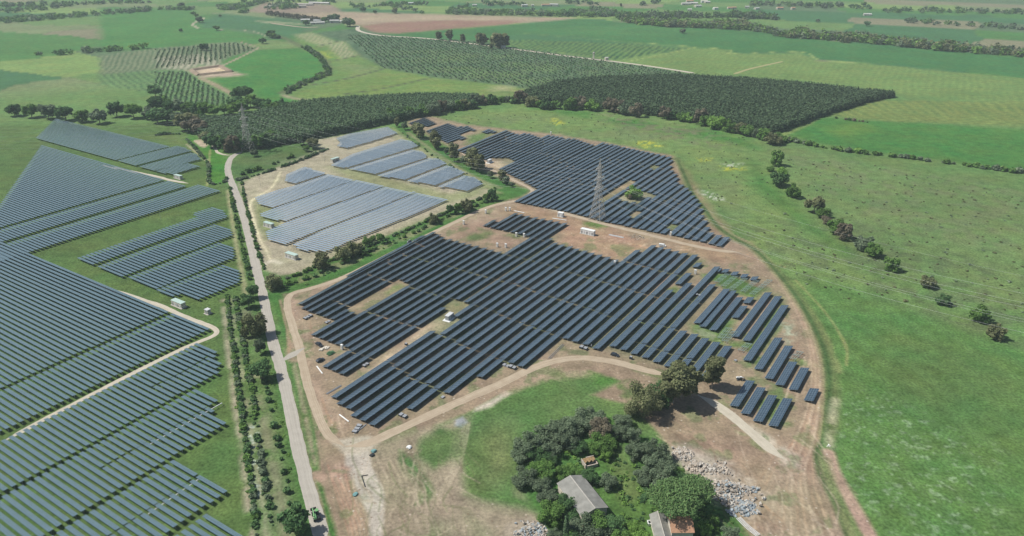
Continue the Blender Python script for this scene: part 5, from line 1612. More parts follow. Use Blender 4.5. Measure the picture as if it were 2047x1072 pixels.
for i, (p, h, mt) in enumerate(sorted(left)):
    tree(p[0], p[1], h, 'broad' if mt != 'brown' else 'willow', mt, 'broadleaf_tree', rank(i, len(left), 'tree') + ' of the wooded belt behind the first pylon', 'trees of the wooded belt at the left', random.uniform(1.0, 1.35), n=1300, size=.055)
for i in range(9):
    tree(30 + i * 34, 232 + (i * 37) % 17, 15 + i % 4, 'broad', ['dark', 'green', 'olive'][i % 3], 'broadleaf_tree', rank(i, 9, 'tree') + ' of the belt running out at the left edge', 'trees of the wooded belt at the left', 1.2, n=1000, size=.06)

# ---- single trees far out on the plain
far = [(p, h, k) for p, h, k in zip(z1a((250, 70), (395, 182), (530, 243), (245, 255), (960, 300), (975, 305), (1020, 308), (895, 348), (430, 402), (372, 137), (345, 122), (557, 135), (1240, 203), (1570, 212), (1590, 212), (1440, 172), (1460, 172), (1480, 172), (1385, 178), (1415, 172), (1690, 95), (1785, 110), (1940, 108)),
       (16, 14, 11, 7, 15, 12, 8, 11, 13, 9, 10, 6, 12, 20, 18, 16, 17, 16, 12, 9, 13, 9, 12), 'b' * 30)]
far += [(p, h, k) for p, h, k in zip(z2a((385, 318), (470, 320), (575, 336), (705, 352), (722, 356), (742, 356), (820, 368), (850, 382), (862, 384), (900, 380), (915, 378), (800, 392), (40, 108), (1830, 55)), (15, 18, 14, 19, 20, 18, 17, 25, 23, 23, 20, 9, 14, 9), 'e' * 20)]
far += [(p, h, k) for p, h, k in zip(z3a((455, 268), (1575, 72), (1630, 65), (1690, 55), (1700, 58), (1890, 50), (1915, 208), (1525, 180), (1450, 60), (1430, 62)), (10, 14, 12, 16, 15, 12, 12, 8, 14, 12), 'b' * 12)]
for i, (p, h, k) in enumerate(sorted(far)):
    tree(p[0], p[1], h, 'broad' if k == 'b' else 'euc', random.choice(['dark', 'green', 'olive']) if k == 'b' else 'euc', 'field_tree', rank(i, len(far), 'tree') + ' of those standing alone among the far fields', 'single trees in the far fields', 1.3, n=350, size=.11)
pop = [(z1a((930 + 17.5 * i, 122 + 2.3 * i))[0], 11) for i in range(25)]
for i, (p, h) in enumerate(pop):
    tree(p[0], p[1], h + (i * 7) % 3, 'willow', 'brown', 'poplar_tree', rank(i, 25, 'tree') + ' in the bare grey poplar row by the white sheds', 'poplar row by the white sheds', .8, n=240, size=.10)

# ---- woods: each reads as one mass
def scatter(name, polys, step, hr, kind, mats, label, cat, n, size, seed, wr=(.9, 1.2), up=.45, keep=1.0, jit=.42):
    r = np.random.default_rng(seed)
    vs = [leaf_arrays(blob_set(kind, 500 + i), n, size, 600 + i, up) for i in range(4)]
    V, Q, MI = [], [], []
    o = 0
    for poly in polys:
        P = GP(poly)
        lo, hi = P.min(0), P.max(0)
        ang = .35
        ca, sa = math.cos(ang), math.sin(ang)
        c = (lo + hi) / 2
        L = np.hypot(*(hi - lo)) / 2
        g = np.arange(-L, L, step)
        gx, gy = np.meshgrid(g, g)
        gx, gy = gx.ravel() + r.uniform(-jit, jit, gx.size) * step, gy.ravel() + r.uniform(-jit, jit, gy.size) * step
        x, y = c[0] + gx * ca - gy * sa, c[1] + gx * sa + gy * ca
        ins = np.zeros(len(x), bool)
        for i in range(len(P)):
            a, b = P[i], P[(i + 1) % len(P)]
            ins ^= ((a[1] > y) != (b[1] > y)) & (x < (b[0] - a[0]) * (y - a[1]) / (b[1] - a[1] + 1e-9) + a[0])
        ins &= r.random(len(x)) < keep
        x, y = x[ins], y[ins]
        for px_, py_ in zip(x, y):
            v, q = vs[r.integers(4)]
            h = r.uniform(*hr)
            w = h * r.uniform(*wr)
            t = r.uniform(0, 6.28)
            ct, st = math.cos(t), math.sin(t)
            V.append(np.stack([(v[:, 0] * ct - v[:, 1] * st) * w + px_, (v[:, 0] * st + v[:, 1] * ct) * w + py_, v[:, 2] * h], -1))
            Q.append(q + o)
            MI.append(np.full(len(q), r.integers(len(mats)), np.int32))
            o += len(v)
    me = np_mesh(name, np.concatenate(V), np.concatenate(Q), LEAF[mats[0]])
    for m in mats[1:]: me.materials.append(LEAF[m])
    me.polygons.foreach_set('material_index', np.concatenate(MI))
    print(name, len(V))
    return tag(link(name, me), label, cat, None, 'stuff')

WOOD_L = [(372, 252), (400, 245), (470, 246), (560, 222), (606, 212), (700, 204), (850, 197), (955, 199), (958, 205), (890, 222), (800, 243), (740, 255), (690, 266), (640, 276), (560, 292), (500, 300), (430, 296)]
WOOD_R = [(1030, 200), (1060, 188), (1110, 172), (1200, 163), (1350, 158), (1500, 166), (1600, 175), (1739, 190), (1790, 194), (1740, 204), (1655, 230), (1560, 266), (1510, 262), (1400, 246), (1250, 224), (1150, 212), (1060, 208)]
scatter('pine_wood', [WOOD_L], 3.0, (8.5, 10), 'conifer', ['conifer'], 'dark pine plantation behind the first pylon and the old plant', 'pine wood', 80, .075, 1, (.95, 1.2), up=1.1)
scatter('pine_wood', [WOOD_R], 3.2, (8.5, 10), 'conifer', ['conifer'], 'large dark pine plantation behind the right-hand meadow', 'pine wood', 76, .08, 2, (.95, 1.2), up=1.1)
scatter('riverside_woods', [z3a((-60, 148), (200, 125), (420, 120), (640, 140), (900, 118), (1100, 130), (1230, 160), (1180, 162), (800, 140), (500, 150), (200, 152), (-60, 160))], 11, (8, 16), 'bushy', ['green', 'olive', 'dark'],
        'upper belt of riverside trees between the far fields', 'woods', 60, .13, 3, (.9, 1.3), keep=.75)
scatter('riverside_woods', [z3a((-20, 165), (150, 180), (400, 190), (650, 205), (750, 185), (960, 190), (980, 225), (1180, 250), (1200, 285), (1420, 240), (1500, 290), (1700, 300), (1900, 300), (1980, 330), (1980, 345), (1700, 340), (1500, 312), (1240, 302), (1130, 265), (960, 245), (600, 225), (300, 215), (0, 188)),
        [(1740, 82), (1900, 95), (2080, 110), (2080, 118), (1900, 104), (1740, 88)]], 10, (8, 17), 'bushy', ['green', 'olive', 'bright', 'euc'], 'lower belt of riverside trees between the far fields', 'woods', 60, .13, 4, (.9, 1.35), keep=.8)
scatter('riverside_woods', [z2a((430, 105), (620, 92), (800, 100), (1090, 95), (1200, 105), (1400, 108), (1600, 80), (1720, 90), (1985, 125), (1985, 150), (1800, 140), (1500, 138), (1200, 132), (900, 125), (600, 120), (430, 115))], 13, (7, 15), 'bushy', ['green', 'olive', 'dark'],
        'treeline across the plain behind the brown fields', 'woods', 50, .14, 5, (.9, 1.3), keep=.7)
scatter('riverside_woods', [z1a((40, 75), (200, 72), (350, 70), (350, 82), (40, 84)), z1a((500, 75), (560, 50), (700, 48), (850, 20), (960, 5), (970, 12), (860, 38), (720, 70), (620, 85)), z1a((920, 75), (1000, 40), (1170, 38), (1170, 72), (1000, 80)),
        z1a((1360, 20), (1460, 10), (1460, 26), (1370, 30)), z1a((720, 90), (760, 85), (760, 110), (730, 110)), [(0, 40), (300, 20), (300, 24), (0, 48)], [(60, 110), (308, 96), (308, 98), (60, 114)]], 15, (7, 15), 'bushy', ['green', 'olive', 'dark'],
        'scattered far treelines at the upper left', 'woods', 45, .15, 6, (1.0, 1.4), keep=.7)
scatter('riverside_woods', [[(480, 3), (640, 2), (640, 4), (480, 6)], [(700, 12), (860, 8), (860, 12), (700, 17)], [(960, 6), (1050, 10), (1050, 14), (960, 12)], [(1130, 3), (1210, 8), (1190, 12), (1120, 6)], [(1500, 6), (1600, 10), (1680, 12), (1560, 16), (1500, 12)], [(1650, 12), (1745, 18), (1745, 21), (1650, 15)],
        [(780, 10), (852, 26), (845, 28), (780, 16)], [(890, 25), (940, 12), (945, 14), (896, 27)], [(1266, 12), (1320, 4), (1322, 6), (1268, 15)], [(1760, 20), (2050, 24), (2050, 30), (1760, 26)], [(0, 10), (300, 4), (300, 8), (0, 16)], [(0, 22), (150, 10), (150, 14), (0, 30)], [(1800, 40), (2060, 60), (2060, 64), (1800, 46)]],
        19, (7, 14), 'bushy', ['green', 'olive', 'dark'], 'farthest rows and clumps of trees on the horizon plain', 'woods', 36, .17, 7, (1.0, 1.5), keep=.6)
scatter('ditch_scrub', [[(564, 184), (600, 166), (656, 143), (662, 150), (606, 172), (574, 190)], [(600, 94), (612, 92), (644, 114), (660, 140), (654, 146), (636, 118)]], 5, (2.5, 6), 'shrub', ['dark', 'olive', 'green'], 'scrub lining the winding ditch among the far fields', 'scrub', 40, .2, 8, keep=.8)
scatter('young_orchard', [[(310, 145), (372, 144), (400, 163), (463, 198), (462, 220), (438, 222), (360, 212), (310, 186)]], 6.5, (1.6, 2.6), 'shrub', ['dark', 'olive'], 'young orchard trees planted in curving rows at the left', 'orchard', 16, .3, 9, jit=.12)
scatter('young_orchard', [[(310, 100), (470, 86), (510, 98), (440, 120), (400, 128), (310, 137)]], 8, (1.6, 2.6), 'shrub', ['dark', 'olive'], 'young orchard trees above the excavated pit', 'orchard', 14, .3, 10, jit=.12)
scatter('orchard_rows', [[(690, 70), (760, 72), (940, 84), (1180, 118), (1370, 147), (1250, 154), (1060, 179), (1020, 171), (870, 154), (765, 136)]], 8.5, (1.8, 3.0), 'shrub', ['olive', 'dark', 'olive'], 'low grey-green orchard bushes covering the wide middle field', 'orchard', 12, .34, 11, jit=.2)
scatter('heath_tufts', [[(850, 236), (1040, 218), (1250, 230), (1480, 270), (1540, 330), (1640, 480), (1739, 570), (1700, 620), (1600, 560), (1480, 455), (1400, 380), (1350, 310), (1200, 278), (1010, 254)]], 9.5, (.5, 1.1), 'shrub', ['heath', 'olive', 'heath'], 'low dark tussocks dotted over the meadow', 'tussocks', 20, .25, 12, (1.2, 2.0), keep=.28)
scatter('heath_tufts', [[(1570, 310), (1739, 330), (2060, 395), (2060, 640), (1739, 600), (1640, 540), (1560, 480), (1620, 450), (1680, 500), (1700, 480), (1600, 400)], [(1520, 500), (1590, 500), (1700, 560), (1720, 600), (1640, 600), (1570, 545)]], 7.5, (.5, 1.15), 'shrub', ['heath', 'olive', 'heath'], 'low dark tussocks over the lower meadow', 'tussocks', 20, .25, 13, (1.2, 2.2), keep=.36)
scatter('tall_weeds', [[(1190, 830), (1240, 845), (1290, 890), (1330, 945), (1380, 970), (1470, 1050), (1440, 1100), (1240, 1100), (1230, 1000), (1220, 900), (1190, 870)], [(1100, 900), (1150, 880), (1200, 950), (1150, 950)]], 2.6, (.6, 1.5), 'shrub', ['green', 'bright', 'dark'], 'tall weeds and brambles in the farm clearing', 'weeds', 26, .2, 14, (1.2, 2.2), keep=.4)

# rank weeds along the planted rows and in the ditches
scatter('tall_weeds', [[(450, 590), (458, 590), (474, 720), (492, 860), (520, 1075), (508, 1075), (482, 880), (462, 720)], [(468, 596), (475, 596), (500, 730), (518, 860), (550, 1065), (538, 1065), (508, 880), (486, 720)]], 2.4, (.4, 1.1), 'shrub', ['green', 'bright', 'dark'], 'rank weeds between the bushes of the hedge rows', 'weeds', 18, .24, 15, (1.3, 2.4), keep=.42)
scatter('tall_weeds', [[(558, 572), (690, 516), (890, 432), (985, 391), (990, 396), (890, 442), (700, 530), (566, 590)]], 3.4, (.5, 1.3), 'shrub', ['green', 'bright', 'dark'], 'rank weeds over the verge between the plants', 'weeds', 18, .24, 16, (1.3, 2.4), keep=.34)
scatter('tall_weeds', [[(507, 600), (513, 600), (544, 740), (568, 850), (596, 990), (586, 990), (558, 850), (533, 740)]], 2.2, (.35, .9), 'shrub', ['green', 'bright'], 'long grass along the left edge of the farm road', 'weeds', 16, .24, 17, (1.4, 2.6), keep=.4)

# ------------------------------------------------------------------ pylons and the power line
def pylon(p, rz, label):
    t = empty('pylon', (p[0], p[1], 0), rz)
    tag(t, label, 'pylon', 'lattice pylons of the power line')
    prof = [(0, 4.8), (8, 3.7), (16, 2.55), (23, 1.55), (31, 1.2), (39, .95), (44, .5)]
    wd = lambda h: float(np.interp(h, [a for a, b in prof], [b for a, b in prof]))
    for sx in (-1, 1):
        for sy in (-1, 1):
            m = MB()
            for (h0, w0), (h1, w1) in zip(prof[:-1], prof[1:]):
                m.bar((sx * w0, sy * w0, h0), (sx * w1, sy * w1, h1), .27 if h0 < 20 else .22)
            m.build('leg', M['pylon'], t)
    m = MB()
    hs = [0, 4, 8, 12, 16, 19.5, 23, 25.5, 28, 31, 33.5, 36, 39, 41.5, 44]
    for h0, h1 in zip(hs[:-1], hs[1:]):
        a, b = wd(h0), wd(h1)
        for q in range(4):
            c = [(-1, -1), (1, -1), (1, 1), (-1, 1)]
            (x0, y0), (x1, y1) = c[q], c[(q + 1) % 4]
            m.bar((x0 * a, y0 * a, h0), (x1 * b, y1 * b, h1), .13)
            m.bar((x1 * a, y1 * a, h0), (x0 * b, y0 * b, h1), .13)
            m.bar((x0 * b, y0 * b, h1), (x1 * b, y1 * b, h1), .12)
    m.build('lattice', M['pylon'], t)
    pk = MB()
    for sx in (-1, 1):
        for sy in (-1, 1):
            pk.bar((sx * .5, sy * .5, 44), (0, 0, 47), .16)
    pk.build('peak', M['pylon'], t)
    for h, L in ((24.5, 6.6), (32, 7.6), (40, 6.2)):
        m = MB()
        w = wd(h)
        for s in (-1, 1):
            for sy in (-1, 1):
                m.bar((s * w, sy * w, h), (s * L, 0, h + .5), .28)
                m.bar((s * w, sy * w, h + 2.2), (s * L, 0, h + .5), .24)
                for f in (.33, .66):
                    x = s * (w + (L - w) * f)
                    m.bar((x, sy * w * (1 - f), h + .5 * f), (x, sy * w * (1 - f), h + 2.2 - 1.7 * f), .1)
                    m.bar((x, w * (1 - f), h + .5 * f), (x, -w * (1 - f), h + .5 * f), .1)
        m.build('crossarm', M['pylon'], t)
        for s in (-1, 1):
            i = MB().tube([(s * L, 0, h + .4), (s * L, 0, h - .3), (s * L, 0, h - 2.9), (s * L, 0, h - 3.2)], [.05, .17, .17, .05], 6)
            i.build('insulator', M['glass_ins'], t)
    return t

PY = [G(-150, 330), G(497, 301), G(1194, 438.5), G(2160, 760)]
dirs = [(PY[1] - PY[0]), (PY[2] - PY[0]), (PY[3] - PY[1]), (PY[3] - PY[2])]
rzs = [math.atan2(d[1], d[0]) + math.pi / 2 for d in dirs]
pylon(PY[1], rzs[1], 'far lattice pylon before the dark pine wood, left end of the photo')
pylon(PY[2], rzs[2], 'tall lattice pylon standing between the two dark solar arrays')
pylon(PY[3], rzs[3], 'lattice pylon carrying the line on to the right')
pylon(PY[0], rzs[0], 'lattice pylon carrying the line on to the left')
def hang(i, s, h, L):
    c, sn = math.cos(rzs[i]), math.sin(rzs[i])
    return Vector((PY[i][0] + c * L * s, PY[i][1] + sn * L * s, h))
for i in range(3):
    for h, L, nm in ((21.3, 6.6, 'lowest'), (28.8, 7.6, 'middle'), (36.8, 6.2, 'upper'), (47.0, 0, 'topmost')):
        for s in ((-1, 1) if L else (1,)):
            a, b = hang(i, s, h, L), hang(i + 1, s, h, L)
            pts = []
            n = 26
            sag = 9.5 if L else 6.5
            for k in range(n + 1):
                f = k / n
                q = a.lerp(b, f)
                q.z -= sag * 4 * f * (1 - f)
                pts.append(q)
            m = MB().tube(pts, [.035 if L else .022] * (n + 1), 5)
            side = '' if not L else (' on the nearer side' if (PX(*hang(i, s, h, L))[1] > PX(*hang(i, -s, h, L))[1]) else ' on the farther side')
            where = ['running left from the far pylon', 'between the two pylons', 'running right from the nearer pylon'][i]
            tag(m.build('power_cable', M['cable']), f'{nm} power cable {where}{side}', 'power cable', 'cables of the power line')

# ------------------------------------------------------------------ cabins, cabinets, transformer stations
AZ_ROW, AZ_X = math.pi / 2 - R(122.5), math.pi / 2 - R(33.0)
def cabin(px, py, L, w, h, rz, label, wall='cream', roof='greenroof', doors=3, name='cabin', plinth=True):
    g = G(px, py)
    t = empty(name, (g[0], g[1], 0), rz)
    tag(t, label, 'cabin')
    z0 = .25 if plinth else 0
    if plinth:
        MB().box((0, 0, z0 / 2), (L + 1.2, w + 1.2, z0)).build('plinth', M['concrete'], t)
    MB().box((0, 0, z0 + h / 2), (L, w, h)).build('wall', M[wall], t)
    MB().box((0, 0, z0 + h + .09), (L + .3, w + .3, .18)).build('roof', M[roof], t)
    for s in (-1, 1):
        for i in range(doors):
            x = -L / 2 + L * (i + .5) / doors
            d = MB().box((x, s * (w / 2 + .02), z0 + 1.1), (min(1.5, L / doors * .6), .05, 2.1)).build('door', M['lightgrey' if i % 2 else 'grey'], t)
            MB().box((x + .4, s * (w / 2 + .06), z0 + 1.1), (.1, .05, .2)).build('handle', M['dark'], d)
    v = MB()
    for k in range(4):
        v.box((L / 2 + .02, 0, z0 + h * .55 + k * .14), (.05, w * .5, .07))
    v.build('vent', M['grey'], t)
    return t
cabin(1175, 468, 10.5, 3.0, 3.2, AZ_ROW, 'long white container cabin with dark openings below the tall pylon', 'white', 'white', 5, 'container_cabin')
cabin(1121, 433, 4.2, 2.6, 3.0, AZ_ROW, 'small white cabin on the red soil left of the tall pylon', 'white', 'white', 2, 'container_cabin')
cabin(538, 453.5, 8.6, 2.8, 2.9, AZ_ROW, 'pale long cabin at the left edge of the middle plant', 'cream', 'greenroof', 4)
cabin(584, 516, 9.6, 3.0, 3.0, AZ_ROW, 'pale green-roofed cabin on dry ground at the bottom of the middle plant', 'cream', 'greenroof', 5)
cabin(670, 323, 9.0, 3.0, 3.0, AZ_X, 'pale cabin at the upper left corner of the eucalyptus-side strips', 'cream', 'greenroof', 4)
cabin(358, 612, 9.4, 3.0, 3.0, AZ_ROW, 'long grey-green cabin beside the path in the left grass', 'cream', 'greenroof', 4)
cabin(416, 627, 2.7, 2.3, 2.5, AZ_ROW, 'small square pale hut in the grass near the path bend', 'cream', 'lightgrey', 1)
cabin(357, 357, 8.6, 2.8, 2.8, AZ_ROW, 'pale cabin behind the path among the far left strips', 'cream', 'greenroof', 4)

def cabinet(px, py, label, h=2.9):
    g = G(px, py)
    t = empty('inverter_cabinet', (g[0], g[1], 0), AZ_ROW)
    tag(t, label, 'cabinet', 'pale inverter cabinets')
    MB().box((0, 0, .35), (1.5, 1.1, .7)).build('plinth', M['concrete'], t)
    MB().box((0, 0, .7 + (h - .7) / 2), (1.25, .85, h - .7)).build('housing', M['white'], t)
    MB().box((0, 0, h + .06), (1.5, 1.1, .12)).build('cap', M['white'], t)
    MB().box((0, -.45, 1.7), (.9, .05, 1.3)).build('door', M['cream'], t)
cl = [((927, 449), 'pale cabinet standing on bare soil left of the grass patch'), ((971, 427), 'pale cabinet beside the dirt road above the top group of rows'), ((1011, 422), 'pale cabinet at the dirt road corner, left one of a pair'), ((1019, 422), 'pale cabinet at the dirt road corner, right one of a pair'),
      ((1032, 473), 'pale cabinet below the top group of rows, left of two'), ((1047.5, 474.5), 'pale cabinet below the top group of rows, right of two'), ((994, 494), 'pale cabinet on the fallow patch, left of two'), ((1011, 495.5), 'pale cabinet on the fallow patch, right of two'),
      ((1229, 530), 'pale cabinet in the notch of the southern array'), ((1389.5, 548), 'pale cabinet beside the short rows and bare frames'), ((1101, 269), 'pale cabinet at the upper edge of the northern array'), ((1340.5, 471.5), 'pale cabinet at the road edge of the northern array'), ((684, 699), 'pale cabinet at the near left end of the southern rows')]
for p, lb in cl:
    cabinet(p[0], p[1], lb)

def transformer(px, py, rz, label, pad='white'):
    g = G(px, py)
    t = empty('transformer_station', (g[0], g[1], 0), rz)
    tag(t, label, 'transformer')
    MB().box((0, 0, .12), (8.4, 4.6, .24)).build('pad', M['white'], t)
    MB().box((-.4, 0, 1.6), (5.2, 2.3, 2.7)).build('housing', M['grey'], t)
    MB().box((-.4, 0, 3.02), (5.5, 2.6, .14)).build('roof', M['lightgrey'], t)
    f = MB()
    for k in range(9):
        f.box((2.6 + .0, -.9 + k * .22, 1.3), (1.0, .08, 1.9))
    f.build('radiator', M['grey'], t)
    MB().box((3.5, 1.2, .8), (.9, .7, 1.2)).build('switch_box', M['white'], t)
    for s in (-1, 1):
        MB().box((-1.4, s * 1.18, 1.4), (1.2, .06, 2.0)).build('door', M['lightgrey'], t)
transformer(899, 637, AZ_X + .1, 'grey transformer station on a white pad in the gap of the southern array')
transformer(979, 325, AZ_X + .1, 'white and grey transformer station in the sandy gap of the northern array')

def mast(px, py, h, label):
    g = G(px, py)
    t = empty('camera_mast', (g[0], g[1], 0))
    tag(t, label, 'mast', 'thin camera masts')
    MB().tube([(0, 0, 0), (0, 0, h)], [.11, .06], 6).build('pole', M['galv'], t)
    MB().bar((0, 0, h - .3), (.7, 0, h - .2), .08).box((.75, 0, h - .3), (.3, .2, .2)).build('camera_head', M['white'], t)
mast(521, 371, 9, 'thin mast on the dry ground left of the middle plant')
mast(649, 323, 9, 'thin mast beside the lane above the middle plant')
mast(322, 440, 9, 'thin mast in the grass between the left strips')

# ------------------------------------------------------------------ farm buildings
def gable(name, c, L, w, eave, ridge, rz, label, roofm, wallm, over=.4, cat='building', openings=()):
    """ridge along local x"""
    t = empty(name, (c[0], c[1], 0), rz)
    tag(t, label, cat)
    m = MB()
    m.add([(-L / 2, -w / 2, 0), (L / 2, -w / 2, 0), (L / 2, w / 2, 0), (-L / 2, w / 2, 0), (-L / 2, -w / 2, eave), (L / 2, -w / 2, eave), (L / 2, w / 2, eave), (-L / 2, w / 2, eave), (-L / 2, 0, ridge), (L / 2, 0, ridge)],
          [(0, 1, 5, 4), (2, 3, 7, 6), (1, 2, 6, 9, 5), (3, 0, 4, 8, 7)])
    m.build('wall', M[wallm], t)
    sl = (ridge - eave) / (w / 2)
    for s, nm in ((-1, 'near'), (1, 'far')):
        e = eave - sl * over
        a = MB()
        x = L / 2 + over
        y = w / 2 + over
        lo, hi = .06, .2
        a.add([(-x, s * y, e + lo), (x, s * y, e + lo), (x, 0, ridge + lo), (-x, 0, ridge + lo), (-x, s * y, e + hi), (x, s * y, e + hi), (x, 0, ridge + hi), (-x, 0, ridge + hi)],
              [(0, 1, 2, 3), (7, 6, 5, 4), (0, 4, 5, 1), (1, 5, 6, 2), (2, 6, 7, 3), (3, 7, 4, 0)])
        a.build('roof', M[roofm], t)
    MB().box((0, 0, ridge + .22), (L + over * 2, .35, .12)).build('ridge_cap', M['concrete'] if roofm == 'eternit' else M[roofm], t)
    for (side, pos, z, ww, hh, kind) in openings:
        if side in ('n', 'f'):
            y = (-1 if side == 'n' else 1) * (w / 2 + .03)
            o = MB().box((pos, y, z), (ww, .08, hh))
            f = MB().box((pos, y * 1.004, z), (ww + .24, .06, hh + .24))
        else:
            x = (-1 if side == 'l' else 1) * (L / 2 + .03)
            o = MB().box((x, pos, z), (.08, ww, hh))
            f = MB().box((x * 1.002, pos, z), (.06, ww + .24, hh + .24))
        d = o.build(kind, M['dark'], t)
        if kind == 'window': f.build('frame', M['cream'], d)
    return t
# barn: corners of its roof in the photo, lifted to the eaves
ec = [G(1090 + x / 8.935, 930 + y / 8.935, 4.0) for x, y in ((205, 330), (640, 910), (1140, 770), (660, 165))]
bc = sum(ec) / 4
bl = (ec[1] - ec[0] + ec[2] - ec[3]) / 2
bw = (ec[3] - ec[0] + ec[2] - ec[1]) / 2
gable('barn', bc, float(np.hypot(*bl)) - .8, float(np.hypot(*bw)) - .8, 3.9, 5.6, math.atan2(bl[1], bl[0]), 'long barn with a weathered grey gable roof among the trees', 'eternit', 'cream',
      openings=[('n', -7, 2, 1.4, 1.2, 'window'), ('n', -3, 2, 1.4, 1.2, 'window'), ('n', 1, 2, 1.4, 1.2, 'window'), ('n', 5, 1.4, 2.6, 2.8, 'door'), ('f', -5, 2, 1.4, 1.2, 'window'), ('f', 3, 2, 1.4, 1.2, 'window'), ('l', 0, 1.6, 3, 3.2, 'door'), ('r', 0, 1.6, 3, 3.2, 'door')])
# farmhouse
hz = lambda x, y, z: G(1270 + x / 11.65, 980 + y / 11.65, z)
h0, h1, h2, h3 = hz(735, 590, 5.2), hz(1260, 600, 5.2), hz(1385, 975, 5.2), hz(835, 992, 5.2)
hc = (h0 + h1 + h2 + h3) / 4
hl = (h1 - h0 + h2 - h3) / 2
hw = (h0 - h3 + h1 - h2) / 2
ht = gable('farmhouse', hc, float(np.hypot(*hl)) - .7, float(np.hypot(*hw)) - .7, 5.0, 6.9, math.atan2(hl[1], hl[0]), 'farmhouse with an orange tiled roof under the umbrella pine', 'tile', 'cream', cat='house',
           openings=[('n', -2.6, 3.6, .9, 1.3, 'window'), ('n', 0, 3.6, .9, 1.3, 'window'), ('n', 2.6, 3.6, .9, 1.3, 'window'), ('n', -1.4, 1.1, 1.1, 2.1, 'door'), ('n', 1.8, 1.3, .9, 1.2, 'window'), ('r', 0, 3.6, .9, 1.3, 'window'), ('f', 1, 3.6, .9, 1.3, 'window')])
ch = MB().box((-float(np.hypot(*hl)) / 2 + .9, 1.6, 7.0), (.7, .7, 1.8)).build('chimney', M['cream'], ht)
MB().box((-float(np.hypot(*hl)) / 2 + .9, 1.6, 7.98), (.95, .95, .14)).build('chimney_cap', M['tile'], ch)
w0, w1 = hz(330, 560, 3.2), hz(700, 585, 3.2)
w2, w3 = hz(845, 1072, 3.2), hz(460, 1072, 3.2)
wl = (w3 - w0 + w2 - w1) / 2
ww = (w1 - w0 + w2 - w3) / 2
wc = (w0 + w1) / 2 + wl / np.hypot(*wl) * 8.5
gable('farm_wing', wc, 17, float(np.hypot(*ww)) - .6, 3.1, 4.5, math.atan2(wl[1], wl[0]), 'long low farm wing with a grey gable roof beside the orange house', 'eternit', 'cream',
      openings=[('f', -5, 1.6, 1.0, 1.1, 'window'), ('f', 0, 1.2, 1.2, 2.1, 'door'), ('n', -5, 1.6, 1.0, 1.1, 'window'), ('n', 1, 1.2, 1.2, 2.1, 'door'), ('l', 0, 1.2, 1.4, 2.1, 'door')])
t = empty('feed_box', (*hz(330, 790, 0), 0), math.atan2(wl[1], wl[0]))
tag(t, 'small white open box beside the grey farm wing', 'box')
MB().box((0, 0, .5), (2.0, 1.5, 1.0)).build('crate', M['white'], t)
MB().box((0, 0, 1.01), (1.4, 1.0, .04)).build('opening', M['dark'], t)
# ruined stone building with a lichen-orange roof remnant
zr = Z(1000, 780, 3.67)
rc = G(*zr((655, 545))[0])
t = empty('ruined_shed', (rc[0], rc[1], 0), AZ_ROW + R(52), .8)
tag(t, 'ruined stone shed with a broken rust-orange roof in the farm clearing', 'ruin')
m = MB()
for c, d in (((-3.4, 0, 1.3), (.5, 5.5, 2.6)), ((0, -2.6, .9), (6.6, .5, 1.8)), ((1.2, 2.6, 1.4), (4.4, .5, 2.8)), ((3.4, -.8, .8), (.5, 3.4, 1.6)), ((-2.1, 2.6, 1.0), (1.4, .5, 2.0))):
    m.box(c, d)
m.build('wall', M['stone'], t)
m = MB()
for k in range(9):
    m.box((-2.9 + k * .72, .6 + .25 * (k % 3), 2.55 + .1 * (k % 2)), (.7, 3.6 - .5 * (k % 3), .1))
m.build('roof', M['rust'], t)
m = MB()
for k in range(40):
    m.box((random.uniform(-.5, 3.6), random.uniform(-2.6, 1), random.uniform(.1, .5)), (random.uniform(.3, .9), random.uniform(.3, .8), random.uniform(.2, .6)), random.uniform(0, 3))
m.build('fallen_stones', M['stone'], t)

